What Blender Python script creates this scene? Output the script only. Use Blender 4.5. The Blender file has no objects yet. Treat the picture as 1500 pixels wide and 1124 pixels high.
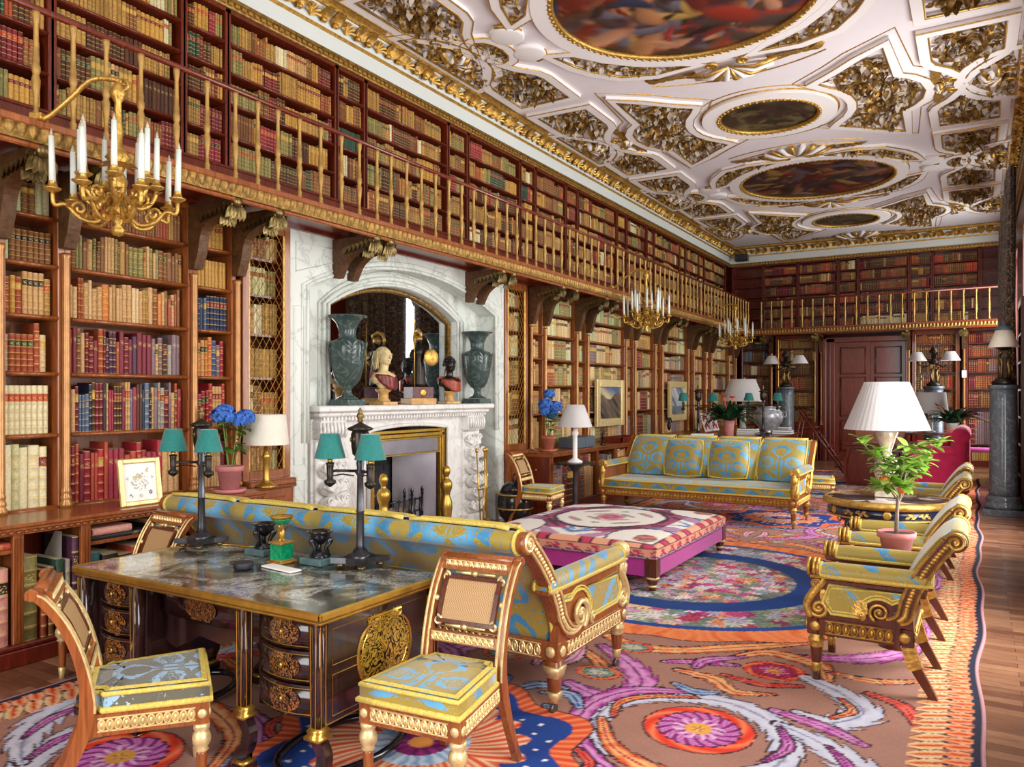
import bpy, math, random
import numpy as np
from mathutils import Vector, Matrix
PI = math.pi
rnd = random.Random(7)
SC = bpy.context.scene
COL = SC.collection

# ---------------------------------------------------------------- colour / materials
def lin(v):
    return v / 12.92 if v <= 0.04045 else ((v + 0.055) / 1.055) ** 2.4
def hx(s):
    s = s.lstrip('#')
    return tuple(lin(int(s[i:i + 2], 16) / 255) for i in (0, 2, 4)) + (1.0,)

class NT:
    def __init__(self, name):
        self.m = bpy.data.materials.new(name); self.m.use_nodes = True
        self.t = self.m.node_tree; self.t.nodes.clear()
        self.out = self.n('ShaderNodeOutputMaterial'); self.b = self.n('ShaderNodeBsdfPrincipled')
        self.l(self.b.outputs[0], self.out.inputs[0])
    def n(self, k, **kw):
        q = self.t.nodes.new(k)
        for a, v in kw.items(): setattr(q, a, v)
        return q
    def l(self, a, b): self.t.links.new(a, b)
    def coord(self, which='Object', scale=(1, 1, 1), rot=(0, 0, 0)):
        tc = self.n('ShaderNodeTexCoord'); mp = self.n('ShaderNodeMapping')
        mp.inputs['Scale'].default_value = scale; mp.inputs['Rotation'].default_value = rot
        self.l(tc.outputs[which], mp.inputs[0]); return mp.outputs[0]
    def noise(self, vec, scale=5, detail=3, dist=0.0, rough=.5):
        q = self.n('ShaderNodeTexNoise'); q.inputs['Scale'].default_value = scale
        q.inputs['Detail'].default_value = detail; q.inputs['Distortion'].default_value = dist
        q.inputs['Roughness'].default_value = rough
        if vec is not None: self.l(vec, q.inputs['Vector'])
        return q.outputs['Fac']
    def ramp(self, fac, stops, mode='LINEAR'):
        q = self.n('ShaderNodeValToRGB'); q.color_ramp.interpolation = mode
        e = q.color_ramp.elements
        while len(e) < len(stops): e.new(.5)
        for i, (p, c) in enumerate(stops):
            e[i].position = p; e[i].color = hx(c) if isinstance(c, str) else c
        self.l(fac, q.inputs[0]); return q.outputs[0]
    def math(self, op, a, b=None, c=None):
        q = self.n('ShaderNodeMath', operation=op)
        for i, v in enumerate((a, b, c)):
            if v is None: continue
            if isinstance(v, (int, float)): q.inputs[i].default_value = v
            else: self.l(v, q.inputs[i])
        return q.outputs[0]
    def mix(self, fac, a, b, mode='MIX'):
        q = self.n('ShaderNodeMix', data_type='RGBA', blend_type=mode)
        for i, v in ((0, fac), (6, a), (7, b)):
            if isinstance(v, (int, float)): q.inputs[i].default_value = v
            elif isinstance(v, str): q.inputs[i].default_value = hx(v)
            elif isinstance(v, tuple): q.inputs[i].default_value = v
            else: self.l(v, q.inputs[i])
        return q.outputs[2]
    def base(self, c):
        if isinstance(c, str): self.b.inputs['Base Color'].default_value = hx(c)
        elif isinstance(c, tuple): self.b.inputs['Base Color'].default_value = c
        else: self.l(c, self.b.inputs['Base Color'])
    def set(self, rough=.5, metal=0., spec=.5, sheen=0., trans=0., ior=1.45, coat=0.):
        i = self.b.inputs
        i['Roughness'].default_value = rough; i['Metallic'].default_value = metal
        i['Specular IOR Level'].default_value = spec
        if sheen: i['Sheen Weight'].default_value = sheen
        if trans: i['Transmission Weight'].default_value = trans; i['IOR'].default_value = ior
        if coat: i['Coat Weight'].default_value = coat; i['Coat Roughness'].default_value = .08
        return self
    def bump(self, h, strength=.3, dist=.01):
        q = self.n('ShaderNodeBump'); q.inputs['Strength'].default_value = strength
        q.inputs['Distance'].default_value = dist
        self.l(h, q.inputs['Height']); self.l(q.outputs[0], self.b.inputs['Normal'])

MAT = {}
def plain(name, c, rough=.5, metal=0., vary=.0, scale=12, bump=0., bscale=40, **kw):
    t = NT(name); t.set(rough, metal, **kw)
    if vary:
        f = t.noise(t.coord(), scale, 4)
        c1 = tuple(x * (1 - vary) for x in hx(c)[:3]) + (1,); c2 = tuple(min(1, x * (1 + vary)) for x in hx(c)[:3]) + (1,)
        t.base(t.ramp(f, [(.3, c1), (.7, c2)]))
    else: t.base(c)
    if bump: t.bump(t.noise(t.coord(), bscale, 3), bump, .01)
    MAT[name] = t.m; return t.m
def wood(name, a, b, rough=.3, scale=(30, 30, 2.5), coat=.25, dist=2.):
    t = NT(name); t.set(rough, coat=coat)
    f = t.noise(t.coord('Object', scale), 1., 5, dist)
    t.base(t.ramp(f, [(.28, a), (.72, b)])); MAT[name] = t.m; return t.m

wood('mahogany', '#6E3417', '#A8612F')
wood('mahogany_red', '#4A160B', '#7E2E15')
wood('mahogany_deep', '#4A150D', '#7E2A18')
wood('mahogany_x', '#6E3417', '#A8612F', scale=(30, 2.5, 30))
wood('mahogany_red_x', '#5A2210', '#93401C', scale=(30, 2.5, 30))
wood('walnut', '#74391A', '#A5602E')
wood('rosewood', '#3C1A10', '#6A3018', .28)
wood('ebony', '#170D0D', '#3A2220', .18, coat=.6)
plain('gilt', '#C69D4E', .38, .7, .35, 30, .4, 60)
plain('gilt_pale', '#E6CF94', .42, .55, .2, 30, .25, 60)
plain('gilt_dark', '#94723A', .45, .65, .5, 26, .5, 45)
plain('gilt_wood', '#A9743A', .3, .35, .2, 14, .1, 30, coat=.3)
plain('relief_white', '#BDB0A2', .65, 0, .12, 20)
plain('carved_wood', '#5A3A1E', .5, .25, .35, 25, .4, 40)
plain('brass', '#C9A24A', .3, .85, .15, 20)
plain('baluster_gilt', '#B08A4A', .45, .4, .25, 18)
plain('bronze', '#35302B', .35, .7, .3, 20)
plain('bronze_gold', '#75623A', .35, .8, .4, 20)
plain('pewter', '#55565C', .32, .8, .2, 25)
plain('plaster', '#F0ECEC', .7)
plain('ceiling_paint', '#E6E0E5', .75, 0, .03, 2)
plain('frieze_white', '#DCE4E2', .7)
plain('candle_wax', '#DDE6DC', .5)
plain('cream_shade', '#E8E2D2', .8, 0, .04, 60, sheen=.2)
plain('white_shade', '#CDCACB', .8, sheen=.2)
plain('teal_shade', '#0E706A', .75, 0, .15, 60, sheen=.3)
plain('braid', '#D8C05E', .8, 0, .2, 90, .4, 160)
plain('fuchsia', '#B3308F', .75, 0, .08, 20, sheen=.3)
plain('crimson', '#D01458', .75, 0, .15, 12, sheen=.5)
plain('terracotta', '#B5674F', .75, 0, .15, 14)
plain('terracotta_pink', '#C07A78', .75, 0, .12, 14)
plain('soil', '#3A2A1E', .95, 0, .3, 40)
plain('leaf_green', '#4F7A2E', .45, 0, .3, 14)
plain('leaf_bright', '#8FB64A', .42, 0, .3, 14)
plain('leaf_dark', '#1F4A2C', .4, 0, .35, 14)
plain('stem_green', '#6B7F3C', .6)
plain('bark', '#8C7A68', .8, 0, .2, 30)
plain('hydrangea', '#3B6FC6', .7, 0, .35, 30)
plain('clivia', '#E8592E', .6, 0, .2, 20)
plain('orange_fruit', '#E8802A', .4, 0, .1, 20)
plain('paper', '#F0EFEA', .7)
plain('black_lacquer', '#14131A', .2, coat=.4)
plain('navy_enamel', '#1B2440', .25, coat=.4)
plain('caster_metal', '#6E6A66', .35, .8)
plain('soot_brick', '#2C2B33', .85, 0, .3, 8)
plain('steel', '#A09DA8', .3, .75, .15, 3)
plain('ivory_stone', '#D9C590', .45, 0, .25, 16)
plain('dark_stone', '#1E1612', .25, 0, .2, 16)
plain('porphyry', '#7A2E2C', .3, 0, .35, 30)
plain('red_drape', '#A5482F', .35, 0, .3, 16)
plain('purple_marble', '#6B4A52', .3, 0, .3, 30)
plain('onyx', '#C79A58', .35, 0, .25, 20)
plain('malachite', '#118A5A', .2, 0, .45, 40)
plain('slate_block', '#4C6668', .3, 0, .3, 20)
plain('charcoal', '#2A2934', .6)
plain('grey_case', '#54606A', .5)
plain('silver', '#B7BAC2', .3, .45, .35, 12)
plain('magenta_pad', '#B0408A', .8)
plain('grey_board', '#9A968C', .8)
plain('glass_cloudy', '#B9A78E', .12, 0, .35, 12, spec=.8)

def marble(name, base, vein, sc=3., rough=.35, lo=.46, hi=.5):
    t = NT(name); t.set(rough)
    v = t.coord(); f = t.noise(v, sc, 6, 1.6)
    a = t.math('ABSOLUTE', t.math('SUBTRACT', f, .5))
    g = t.ramp(a, [(0., vein), (.035, base), (1., base)])
    t.base(g); MAT[name] = t.m; return t.m
marble('marble_white', '#D9DED7', '#BEC4BD', 2.2, .4)
marble('statuary', '#E8E7E4', '#D2D0CC', 3, .45)
marble('green_marble', '#3C4C4A', '#5C6C66', 5, .22)
marble('grey_marble', '#5A646E', '#78818A', 4, .16)

def damask(name, px=.6225, pz=.90, xo=.31125, zo=-.74, k=1., a='#9C862A', b='#5AA8D4', b2='#3488B8', a2='#CDBA62'):
    """two-tone silk: a mirrored repeat of pineapple, wing leaves and blossoms, gold on blue"""
    t = NT(name); t.set(.42, 0, .5, sheen=.4); m_ = t.math
    tc = t.n('ShaderNodeTexCoord'); sp = t.n('ShaderNodeSeparateXYZ'); t.l(tc.outputs['Object'], sp.inputs[0])
    x, y, z = sp.outputs
    mx = m_('PINGPONG', m_('ADD', x, px * 20 + xo), px / 2)
    u = m_('DIVIDE', mx, px); v = m_('FRACT', m_('ADD', m_('DIVIDE', m_('ADD', m_('ADD', y, z), zo), pz), 20.))
    cb = t.n('ShaderNodeCombineXYZ'); t.l(mx, cb.inputs[0]); t.l(y, cb.inputs[1]); t.l(z, cb.inputs[2])
    n1 = m_('SUBTRACT', t.noise(cb.outputs[0], 20, 3, 1.), .5); n2 = t.noise(cb.outputs[0], 46, 2, 1.)
    def E(cx, cy, rx, ry, rot=0.):
        du, dv = m_('SUBTRACT', u, cx), m_('SUBTRACT', v, cy)
        if rot:
            c, s_ = math.cos(rot), math.sin(rot); du, dv = m_('ADD', m_('MULTIPLY', du, c), m_('MULTIPLY', dv, s_)), m_('SUBTRACT', m_('MULTIPLY', dv, c), m_('MULTIPLY', du, s_))
        return m_('ADD', m_('POWER', m_('DIVIDE', du, rx), 2.), m_('POWER', m_('DIVIDE', dv, ry), 2.))
    def MIN(*q):
        r = q[0]
        for e in q[1:]: r = m_('MINIMUM', r, e)
        return r
    blue = MIN(E(.27, .42, .17 * k, .15 * k), E(0, .70, .20 * k, .20 * k), E(.20, .13, .24 * k, .11 * k, -.3), E(.42, .86, .13 * k, .10 * k), E(.03, .40, .05, .22))
    fl = E(.27, .42, .105, .085); fa = m_('ARCTAN2', m_('SUBTRACT', v, .42), m_('SUBTRACT', u, .27)); fl = m_('ADD', fl, m_('MULTIPLY', m_('COSINE', m_('MULTIPLY', fa, 5.)), .35))
    gold = MIN(fl, E(0, .70, .115, .125), E(0, .33, .022, .3), E(.16, .60, .19, .045, .75), E(.20, .22, .2, .04, .45), E(.34, .08, .1, .035, -.6), E(.10, .93, .14, .03, -.3))
    ring = m_('LESS_THAN', m_('ABSOLUTE', m_('SUBTRACT', fl, .42)), .16); dia = m_('GREATER_THAN', m_('SINE', m_('MULTIPLY', m_('ADD', u, v), 130.)), .72)
    isb = m_('LESS_THAN', m_('ADD', blue, m_('MULTIPLY', n1, 1.1)), 1.); isg = m_('LESS_THAN', m_('ADD', gold, m_('MULTIPLY', n1, 1.2)), 1.)
    mb = m_('MULTIPLY', isb, m_('SUBTRACT', 1., isg)); mb = m_('MULTIPLY', mb, m_('LESS_THAN', n2, .62)); mb = m_('MAXIMUM', mb, m_('MULTIPLY', ring, m_('LESS_THAN', n2, .5)))
    mb = m_('MAXIMUM', mb, m_('MULTIPLY', m_('GREATER_THAN', n2, .66 if k > .9 else .72), m_('SUBTRACT', 1., isb)))
    fr = m_('ABSOLUTE', m_('SUBTRACT', m_('FRACT', m_('MULTIPLY', m_('ADD', gold, n1), 3.)), .5))
    line = m_('LESS_THAN', fr, .07)
    n3 = t.noise(cb.outputs[0], 3, 1)
    bl = t.mix(t.ramp(n3, [(.42, (0, 0, 0, 1)), (.58, (1, 1, 1, 1))]), b, b2)
    c = t.mix(mb, t.mix(m_('MULTIPLY', line, .55), a, a2), bl)
    t.base(c); t.bump(t.noise(tc.outputs['Object'], 220, 1), .15, .002)
    MAT[name] = t.m; return t.m
damask('damask')
damask('damask_small', .50, .47, 0., .26)
damask('damask_gold', .5, .6, 0., -.2, .72)
damask('damask_cushion', .58, .52, 0., .1)
damask('damask_sheen', .46, .47, 0., .26, a='#5F5F50', b='#8FBDE0', b2='#A8CCE6', a2='#7C7C70')  # squab damask with a sky-blue sheen painted into its colours

def vcol(name, rough=.85, attr='Col', bump=0., bscale=300, sheen=0., coat=0.):
    t = NT(name); t.set(rough, sheen=sheen, coat=coat)
    a = t.n('ShaderNodeVertexColor', layer_name=attr)
    f = t.noise(t.coord(), 180, 2)
    t.base(t.mix(.28, a.outputs[0], t.ramp(f, [(.3, (.2, .2, .2, 1)), (.7, (.8, .8, .8, 1))]), 'OVERLAY'))
    if bump: t.bump(t.noise(t.coord(), bscale, 2), bump, .004)
    MAT[name] = t.m; return t.m
vcol('rug_wool', .92, bump=.5)
vcol('needlepoint', .9, bump=.4)
vcol('oil_paint', .5)

def book_mat():
    t = NT('book_leather'); t.set(.5, 0, .4)
    a = t.n('ShaderNodeVertexColor', layer_name='Col'); l = t.n('ShaderNodeVertexColor', layer_name='Lab')
    uv = t.n('ShaderNodeUVMap'); sp = t.n('ShaderNodeSeparateXYZ'); t.l(uv.outputs[0], sp.inputs[0])
    u, v = sp.outputs[0], sp.outputs[1]
    on = t.math('LESS_THAN', v, 1.01)
    f = t.noise(t.coord(), 45, 4)
    lea = t.mix(.5, a.outputs[0], t.ramp(f, [(.25, (.22, .22, .22, 1)), (.75, (.78, .78, .78, 1))]), 'OVERLAY')
    lab = t.math('MULTIPLY', t.math('GREATER_THAN', v, .66), t.math('LESS_THAN', v, .82))
    # Lab alpha: 0 plain cloth, .5 gilt lines, 1 gilt lines and a lettering piece
    st = l.outputs[1]
    c = t.mix(t.math('MULTIPLY', lab, t.math('GREATER_THAN', st, .7)), lea, l.outputs[0])
    fr = t.math('ABSOLUTE', t.math('SUBTRACT', t.math('FRACT', t.math('ADD', t.math('MULTIPLY', v, 6.), .5)), .5))
    ln = t.math('MULTIPLY', t.math('LESS_THAN', fr, .06), t.math('GREATER_THAN', st, .3))
    # rows of small gilt lettering near the head
    w = t.noise(t.coord('UV', (7, 42, 1)), 1., 1)
    let = t.math('MULTIPLY', t.math('MULTIPLY', t.math('GREATER_THAN', v, .69), t.math('LESS_THAN', v, .79)), t.math('GREATER_THAN', w, .55))
    let = t.math('MULTIPLY', let, t.math('LESS_THAN', t.math('ABSOLUTE', t.math('SUBTRACT', u, .5)), .3))
    g = t.math('MULTIPLY', t.math('MINIMUM', t.math('ADD', t.math('MULTIPLY', ln, .7), t.math('MULTIPLY', let, .8)), 1.), on)
    c = t.mix(g, c, '#D8B868')
    c = t.mix(t.math('GREATER_THAN', v, 1.5), c, '#CDBFA0')
    t.base(c); MAT['book_leather'] = t.m
book_mat()

def parquet():
    t = NT('parquet'); t.set(.28, coat=.3)
    br = t.n('ShaderNodeTexBrick'); br.inputs['Scale'].default_value = 1.
    br.inputs['Brick Width'].default_value = .42; br.inputs['Row Height'].default_value = .085
    br.inputs['Mortar Size'].default_value = .0015; br.inputs['Color1'].default_value = hx('#6E4430'); br.inputs['Color2'].default_value = hx('#A87A5C')
    br.inputs['Mortar'].default_value = hx('#3A2014')
    t.l(t.coord(), br.inputs[0])
    f = t.noise(t.coord('Object', (6, 40, 1)), 1, 4, 1)
    t.base(t.mix(.5, br.outputs[0], t.ramp(f, [(.3, (.3, .3, .3, 1)), (.7, (.72, .72, .72, 1))]), 'OVERLAY'))
    MAT['parquet'] = t.m
parquet()
def desk_top_mat():
    t = NT('worn_boulle'); t.set(.16, .15, .6, coat=.5)
    v = t.coord(); f = t.noise(v, 3.2, 8, 1.2, .62); g = t.noise(v, 26, 4, 2.5)
    c = t.ramp(f, [(.34, '#2A241C'), (.44, '#5A5646'), (.5, '#A0A296'), (.6, '#CDD0C8'), (.68, '#7A765E')])
    t.base(t.mix(t.ramp(g, [(.5, (0, 0, 0, 1)), (.56, (.6, .6, .6, 1))]), c, '#2A2520')); MAT['worn_boulle'] = t.m
desk_top_mat()
def marquetry():
    t = NT('brass_marquetry'); t.set(.28, .5, coat=.4)
    v = t.coord(); f = t.noise(v, 13, 1., 3.); q = t.math('ABSOLUTE', t.math('SUBTRACT', t.math('FRACT', t.math('MULTIPLY', f, 5.)), .5))
    t.base(t.ramp(q, [(.21, '#20160F'), (.24, '#C9A43A')])); MAT['brass_marquetry'] = t.m
    t = NT('copper_marquetry'); t.set(.3, .4, coat=.4)
    f = t.noise(t.coord(), 48, 3, 3.2)
    t.base(t.ramp(f, [(.45, '#B4783A'), (.48, '#1E140E')])); MAT['copper_marquetry'] = t.m
marquetry()
def cane_mat():
    t = NT('cane'); t.set(.6)
    w = t.n('ShaderNodeTexChecker'); w.inputs['Scale'].default_value = 170.
    w.inputs['Color1'].default_value = hx('#C4A074'); w.inputs['Color2'].default_value = hx('#9A7648')
    t.l(t.coord(), w.inputs[0]); t.base(w.outputs[0]); MAT['cane'] = t.m
cane_mat()
def brocade():
    t = NT('curtain_brocade'); t.set(.75, sheen=.3)
    f = t.noise(t.coord('Object', (1, 1, 1)), 14, 4, 2)
    t.base(t.ramp(f, [(.46, '#2A1C18'), (.52, '#5C4A36'), (.6, '#8C7C64')])); MAT['curtain_brocade'] = t.m
brocade()
def table_pattern():
    t = NT('specimen_marble'); t.set(.15, coat=.4)
    w = t.n('ShaderNodeTexVoronoi'); w.inputs['Scale'].default_value = 9
    t.l(t.coord(), w.inputs[0]); t.base(t.ramp(w.outputs['Color'], [(.1, '#24222A'), (.4, '#C9BFB4'), (.6, '#3A343A'), (.9, '#E0D8CC')], 'CONSTANT'))
    MAT['specimen_marble'] = t.m
table_pattern()
def mirror_mat():
    t = NT('mirror_glass'); t.set(.02, 1.); t.base('#D8DCE0'); MAT['mirror_glass'] = t.m
    t = NT('window_glass'); t.set(.02, 0, .5, trans=1., ior=1.0); t.base('#FFFFFF'); MAT['window_glass'] = t.m
mirror_mat()

# ---------------------------------------------------------------- mesh builder
def rotz(a): return Matrix.Rotation(a, 4, 'Z')
def rotx(a): return Matrix.Rotation(a, 4, 'X')
def roty(a): return Matrix.Rotation(a, 4, 'Y')
def tr(x, y=0, z=0): return Matrix.Translation((x, y, z))

class MB:
    def __init__(self):
        self.v = []; self.f = []; self.mi = []; self.sm = []; self.uv = {}; self.cur = 0; self.M = None
    def av(self, pts):
        b = len(self.v)
        if self.M is not None: pts = [tuple(self.M @ Vector(p)) for p in pts]
        self.v.extend(tuple(p) for p in pts); return b
    def af(self, f, s=False):
        self.f.append(tuple(f)); self.mi.append(self.cur); self.sm.append(s)
    def box(self, x0, y0, z0, x1, y1, z1, b=0.):
        if x0 > x1: x0, x1 = x1, x0
        if y0 > y1: y0, y1 = y1, y0
        if z0 > z1: z0, z1 = z1, z0
        b = min(b, (x1 - x0) * .45, (y1 - y0) * .45, (z1 - z0) * .45)
        if b <= 1e-5:
            k = self.av([(x0, y0, z0), (x1, y0, z0), (x1, y1, z0), (x0, y1, z0), (x0, y0, z1), (x1, y0, z1), (x1, y1, z1), (x0, y1, z1)])
            for q in ((0, 3, 2, 1), (4, 5, 6, 7), (0, 1, 5, 4), (1, 2, 6, 5), (2, 3, 7, 6), (3, 0, 4, 7)): self.af([k + i for i in q])
            return self
        P = []; ix = {}
        X = (x0, x1); Y = (y0, y1); Z = (z0, z1); sg = (1, -1)
        for i in (0, 1):
            for j in (0, 1):
                for m in (0, 1):
                    c = [X[i], Y[j], Z[m]]; d = (sg[i] * b, sg[j] * b, sg[m] * b)
                    for a in range(3):
                        p = [c[q] + (0 if q == a else d[q]) for q in range(3)]
                        ix[(i, j, m, a)] = len(P); P.append(p)
        k = self.av(P)
        def F(l): self.af([k + ix[q] for q in l])
        F([(0, 0, 0, 0), (0, 0, 1, 0), (0, 1, 1, 0), (0, 1, 0, 0)]); F([(1, 0, 0, 0), (1, 1, 0, 0), (1, 1, 1, 0), (1, 0, 1, 0)])
        F([(0, 0, 0, 1), (1, 0, 0, 1), (1, 0, 1, 1), (0, 0, 1, 1)]); F([(0, 1, 0, 1), (0, 1, 1, 1), (1, 1, 1, 1), (1, 1, 0, 1)])
        F([(0, 0, 0, 2), (0, 1, 0, 2), (1, 1, 0, 2), (1, 0, 0, 2)]); F([(0, 0, 1, 2), (1, 0, 1, 2), (1, 1, 1, 2), (0, 1, 1, 2)])
        for i in (0, 1):
            for j in (0, 1): F([(i, j, 0, 0), (i, j, 1, 0), (i, j, 1, 1), (i, j, 0, 1)][::(1 if i != j else -1)])
        for i in (0, 1):
            for m in (0, 1): F([(i, 0, m, 0), (i, 1, m, 0), (i, 1, m, 2), (i, 0, m, 2)][::(-1 if i != m else 1)])
        for j in (0, 1):
            for m in (0, 1): F([(0, j, m, 1), (1, j, m, 1), (1, j, m, 2), (0, j, m, 2)][::(1 if j != m else -1)])
        for i in (0, 1):
            for j in (0, 1):
                for m in (0, 1): F([(i, j, m, 0), (i, j, m, 1), (i, j, m, 2)][::(1 if (i + j + m) % 2 == 0 else -1)])
        return self
    def lathe(self, prof, c=(0, 0, 0), seg=20, flute=0, fd=.0, M=None, sq=False):
        n = len(prof); P = []
        for r, z in prof:
            for i in range(seg):
                a = 2 * PI * i / seg
                q = r * (1 - fd * (.5 + .5 * math.cos(a * flute))) if flute else r
                if sq: q = q / max(abs(math.cos(a)), abs(math.sin(a)))
                p = Vector((q * math.cos(a), q * math.sin(a), z))
                if M is not None: p = M @ p
                P.append((p.x + c[0], p.y + c[1], p.z + c[2]))
        k = self.av(P)
        for j in range(n - 1):
            for i in range(seg):
                self.af((k + j * seg + i, k + j * seg + (i + 1) % seg, k + (j + 1) * seg + (i + 1) % seg, k + (j + 1) * seg + i), True)
        if prof[0][0] > 1e-4: self.af([k + i for i in range(seg)][::-1])
        if prof[-1][0] > 1e-4: self.af([k + (n - 1) * seg + i for i in range(seg)])
        return self
    def ell(self, c, rx, ry, rz, seg=12, rings=7, M=None):
        P = []
        for j in range(rings + 1):
            t = PI * j / rings
            for i in range(seg):
                a = 2 * PI * i / seg
                p = Vector((rx * math.sin(t) * math.cos(a), ry * math.sin(t) * math.sin(a), -rz * math.cos(t)))
                if M is not None: p = M @ p
                P.append((p.x + c[0], p.y + c[1], p.z + c[2]))
        k = self.av(P)
        for j in range(rings):
            for i in range(seg):
                self.af((k + j * seg + i, k + j * seg + (i + 1) % seg, k + (j + 1) * seg + (i + 1) % seg, k + (j + 1) * seg + i), True)
        return self
    def tube(self, pts, r, seg=8, closed=False, flat=1.):
        pts = [Vector(p) for p in pts]; n = len(pts)
        rs = r if isinstance(r, (list, tuple)) else [r] * n
        T = []
        for i in range(n):
            a = pts[(i - 1) % n] if closed or i else pts[0]; b = pts[(i + 1) % n] if closed or i < n - 1 else pts[-1]
            d = b - a; T.append(d.normalized() if d.length > 1e-9 else Vector((0, 0, 1)))
        up = Vector((0, 0, 1)) if abs(T[0].z) < .9 else Vector((1, 0, 0))
        N = (up - T[0] * up.dot(T[0])).normalized(); P = []
        for i in range(n):
            N = N - T[i] * N.dot(T[i])
            N = N.normalized() if N.length > 1e-6 else T[i].orthogonal().normalized()
            B = T[i].cross(N)
            for j in range(seg):
                a = 2 * PI * j / seg
                P.append(tuple(pts[i] + (N * math.cos(a) * flat + B * math.sin(a)) * rs[i]))
        k = self.av(P); m = n if closed else n - 1
        for i in range(m):
            for j in range(seg):
                i2 = (i + 1) % n
                self.af((k + i * seg + j, k + i * seg + (j + 1) % seg, k + i2 * seg + (j + 1) % seg, k + i2 * seg + j), seg > 5)
        if not closed:
            self.af([k + j for j in range(seg)][::-1]); self.af([k + (n - 1) * seg + j for j in range(seg)])
        return self
    def prism(self, poly, axis, a, b, smooth=False):
        """poly in the two other axes (x: y,z / y: x,z / z: x,y) extruded from a to b"""
        def P(p, t): return {'x': (t, p[0], p[1]), 'y': (p[0], t, p[1]), 'z': (p[0], p[1], t)}[axis]
        n = len(poly); k = self.av([P(p, a) for p in poly] + [P(p, b) for p in poly])
        self.af([k + i for i in range(n)][::-1]); self.af([k + n + i for i in range(n)])
        for i in range(n):
            j = (i + 1) % n; self.af((k + i, k + j, k + n + j, k + n + i), smooth)
        return self
    def strip(self, A, B, smooth=False, closed=False):
        n = len(A); k = self.av(list(A) + list(B))
        for i in range(n if closed else n - 1):
            j = (i + 1) % n; self.af((k + i, k + j, k + n + j, k + n + i), smooth)
        return self
    def grid(self, rows, smooth=True):
        m = len(rows[0]); k = self.av([p for r in rows for p in r])
        for j in range(len(rows) - 1):
            for i in range(m - 1):
                self.af((k + j * m + i, k + j * m + i + 1, k + (j + 1) * m + i + 1, k + (j + 1) * m + i), smooth)
        return self
    def leaf(self, p, d, up, L, W, curl=.4, n=5, fold=.15, tip=0.):
        """a tapered, curling blade from p along d"""
        d = Vector(d).normalized(); up = Vector(up); s = d.cross(up)
        s = s.normalized() if s.length > 1e-6 else d.orthogonal().normalized(); u = s.cross(d).normalized(); p = Vector(p); R = []
        q = p.copy(); ang = 0.
        for i in range(n + 1):
            t = i / n; w = W * (math.sin(PI * min(1, .12 + .88 * t)) ** .8) * (1 if t < 1 else .05)
            dd = d * math.cos(ang) - u * math.sin(ang); nn = u * math.cos(ang) + d * math.sin(ang)
            R.append([tuple(q + s * w + nn * fold * w), tuple(q), tuple(q - s * w + nn * fold * w)])
            q = q + dd * (L / n); ang += curl / n
        return self.grid(R)
    def add(self, o, M=None):
        k = len(self.v)
        self.v.extend(tuple(M @ Vector(p)) if M is not None else p for p in o.v)
        self.f.extend(tuple(k + i for i in f) for f in o.f); self.mi.extend(o.mi); self.sm.extend(o.sm); return self
    def mesh(self, name, mats):
        me = bpy.data.meshes.new(name); me.from_pydata(self.v, [], self.f)
        for m in (mats if isinstance(mats, (list, tuple)) else [mats]): me.materials.append(MAT[m] if isinstance(m, str) else m)
        me.polygons.foreach_set('material_index', self.mi); me.polygons.foreach_set('use_smooth', self.sm)
        me.update(); return me
    def build(self, name, mats, parent=None, loc=None, rz=0.):
        o = bpy.data.objects.new(name, self.mesh(name, mats)); COL.objects.link(o)
        if parent is not None: o.parent = parent
        if loc is not None: o.location = loc
        if rz: o.rotation_euler.z = rz
        return o

def thing(name, label, cat, loc=(0, 0, 0), rz=0., group=None):
    o = bpy.data.objects.new(name, None); COL.objects.link(o); o.empty_display_size = .1
    o.location = loc; o.rotation_euler.z = rz; o['label'] = label; o['category'] = cat
    if group: o['group'] = group
    return o
def tag(o, label, cat, group=None, kind=None):
    o['label'] = label; o['category'] = cat
    if group: o['group'] = group
    if kind: o['kind'] = kind
    return o
def struct(o): o['kind'] = 'structure'; return o
def dup(root, loc, rz, label, group=None):
    r = root.copy(); COL.objects.link(r); r.location = loc; r.rotation_euler.z = rz; r['label'] = label
    if group: r['group'] = group
    for ch in list(root.children):
        c = ch.copy(); COL.objects.link(c); c.parent = r
        for g in list(ch.children):
            e = g.copy(); COL.objects.link(e); e.parent = c
    return r
def arc(cx, cy, r, a0, a1, n, ry=None):
    ry = r if ry is None else ry
    return [(cx + r * math.cos(a0 + (a1 - a0) * i / n), cy + ry * math.sin(a0 + (a1 - a0) * i / n)) for i in range(n + 1)]
def ribbon(pts, w):
    """closed outline of a curved band in the plane; w is a width or list of widths"""
    n = len(pts); ws = w if isinstance(w, (list, tuple)) else [w] * n; L = []; R = []
    for i in range(n):
        a = pts[max(0, i - 1)]; b = pts[min(n - 1, i + 1)]; dx, dy = b[0] - a[0], b[1] - a[1]; q = math.hypot(dx, dy) or 1
        L.append((pts[i][0] - dy / q * ws[i] / 2, pts[i][1] + dx / q * ws[i] / 2)); R.append((pts[i][0] + dy / q * ws[i] / 2, pts[i][1] - dx / q * ws[i] / 2))
    return L + R[::-1]
def smooth_pts(pts, n=6):
    """Catmull-Rom through points"""
    out = []; P = [tuple(p) for p in pts]; P = [P[0]] + P + [P[-1]]
    for i in range(1, len(P) - 2):
        for k in range(n):
            t = k / n; out.append(tuple(.5 * ((2 * b) + (-a + c) * t + (2 * a - 5 * b + 4 * c - d) * t * t + (-a + 3 * b - 3 * c + d) * t ** 3)
                                        for a, b, c, d in zip(P[i - 1], P[i], P[i + 1], P[i + 2])))
    out.append(P[-2]); return out
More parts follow.
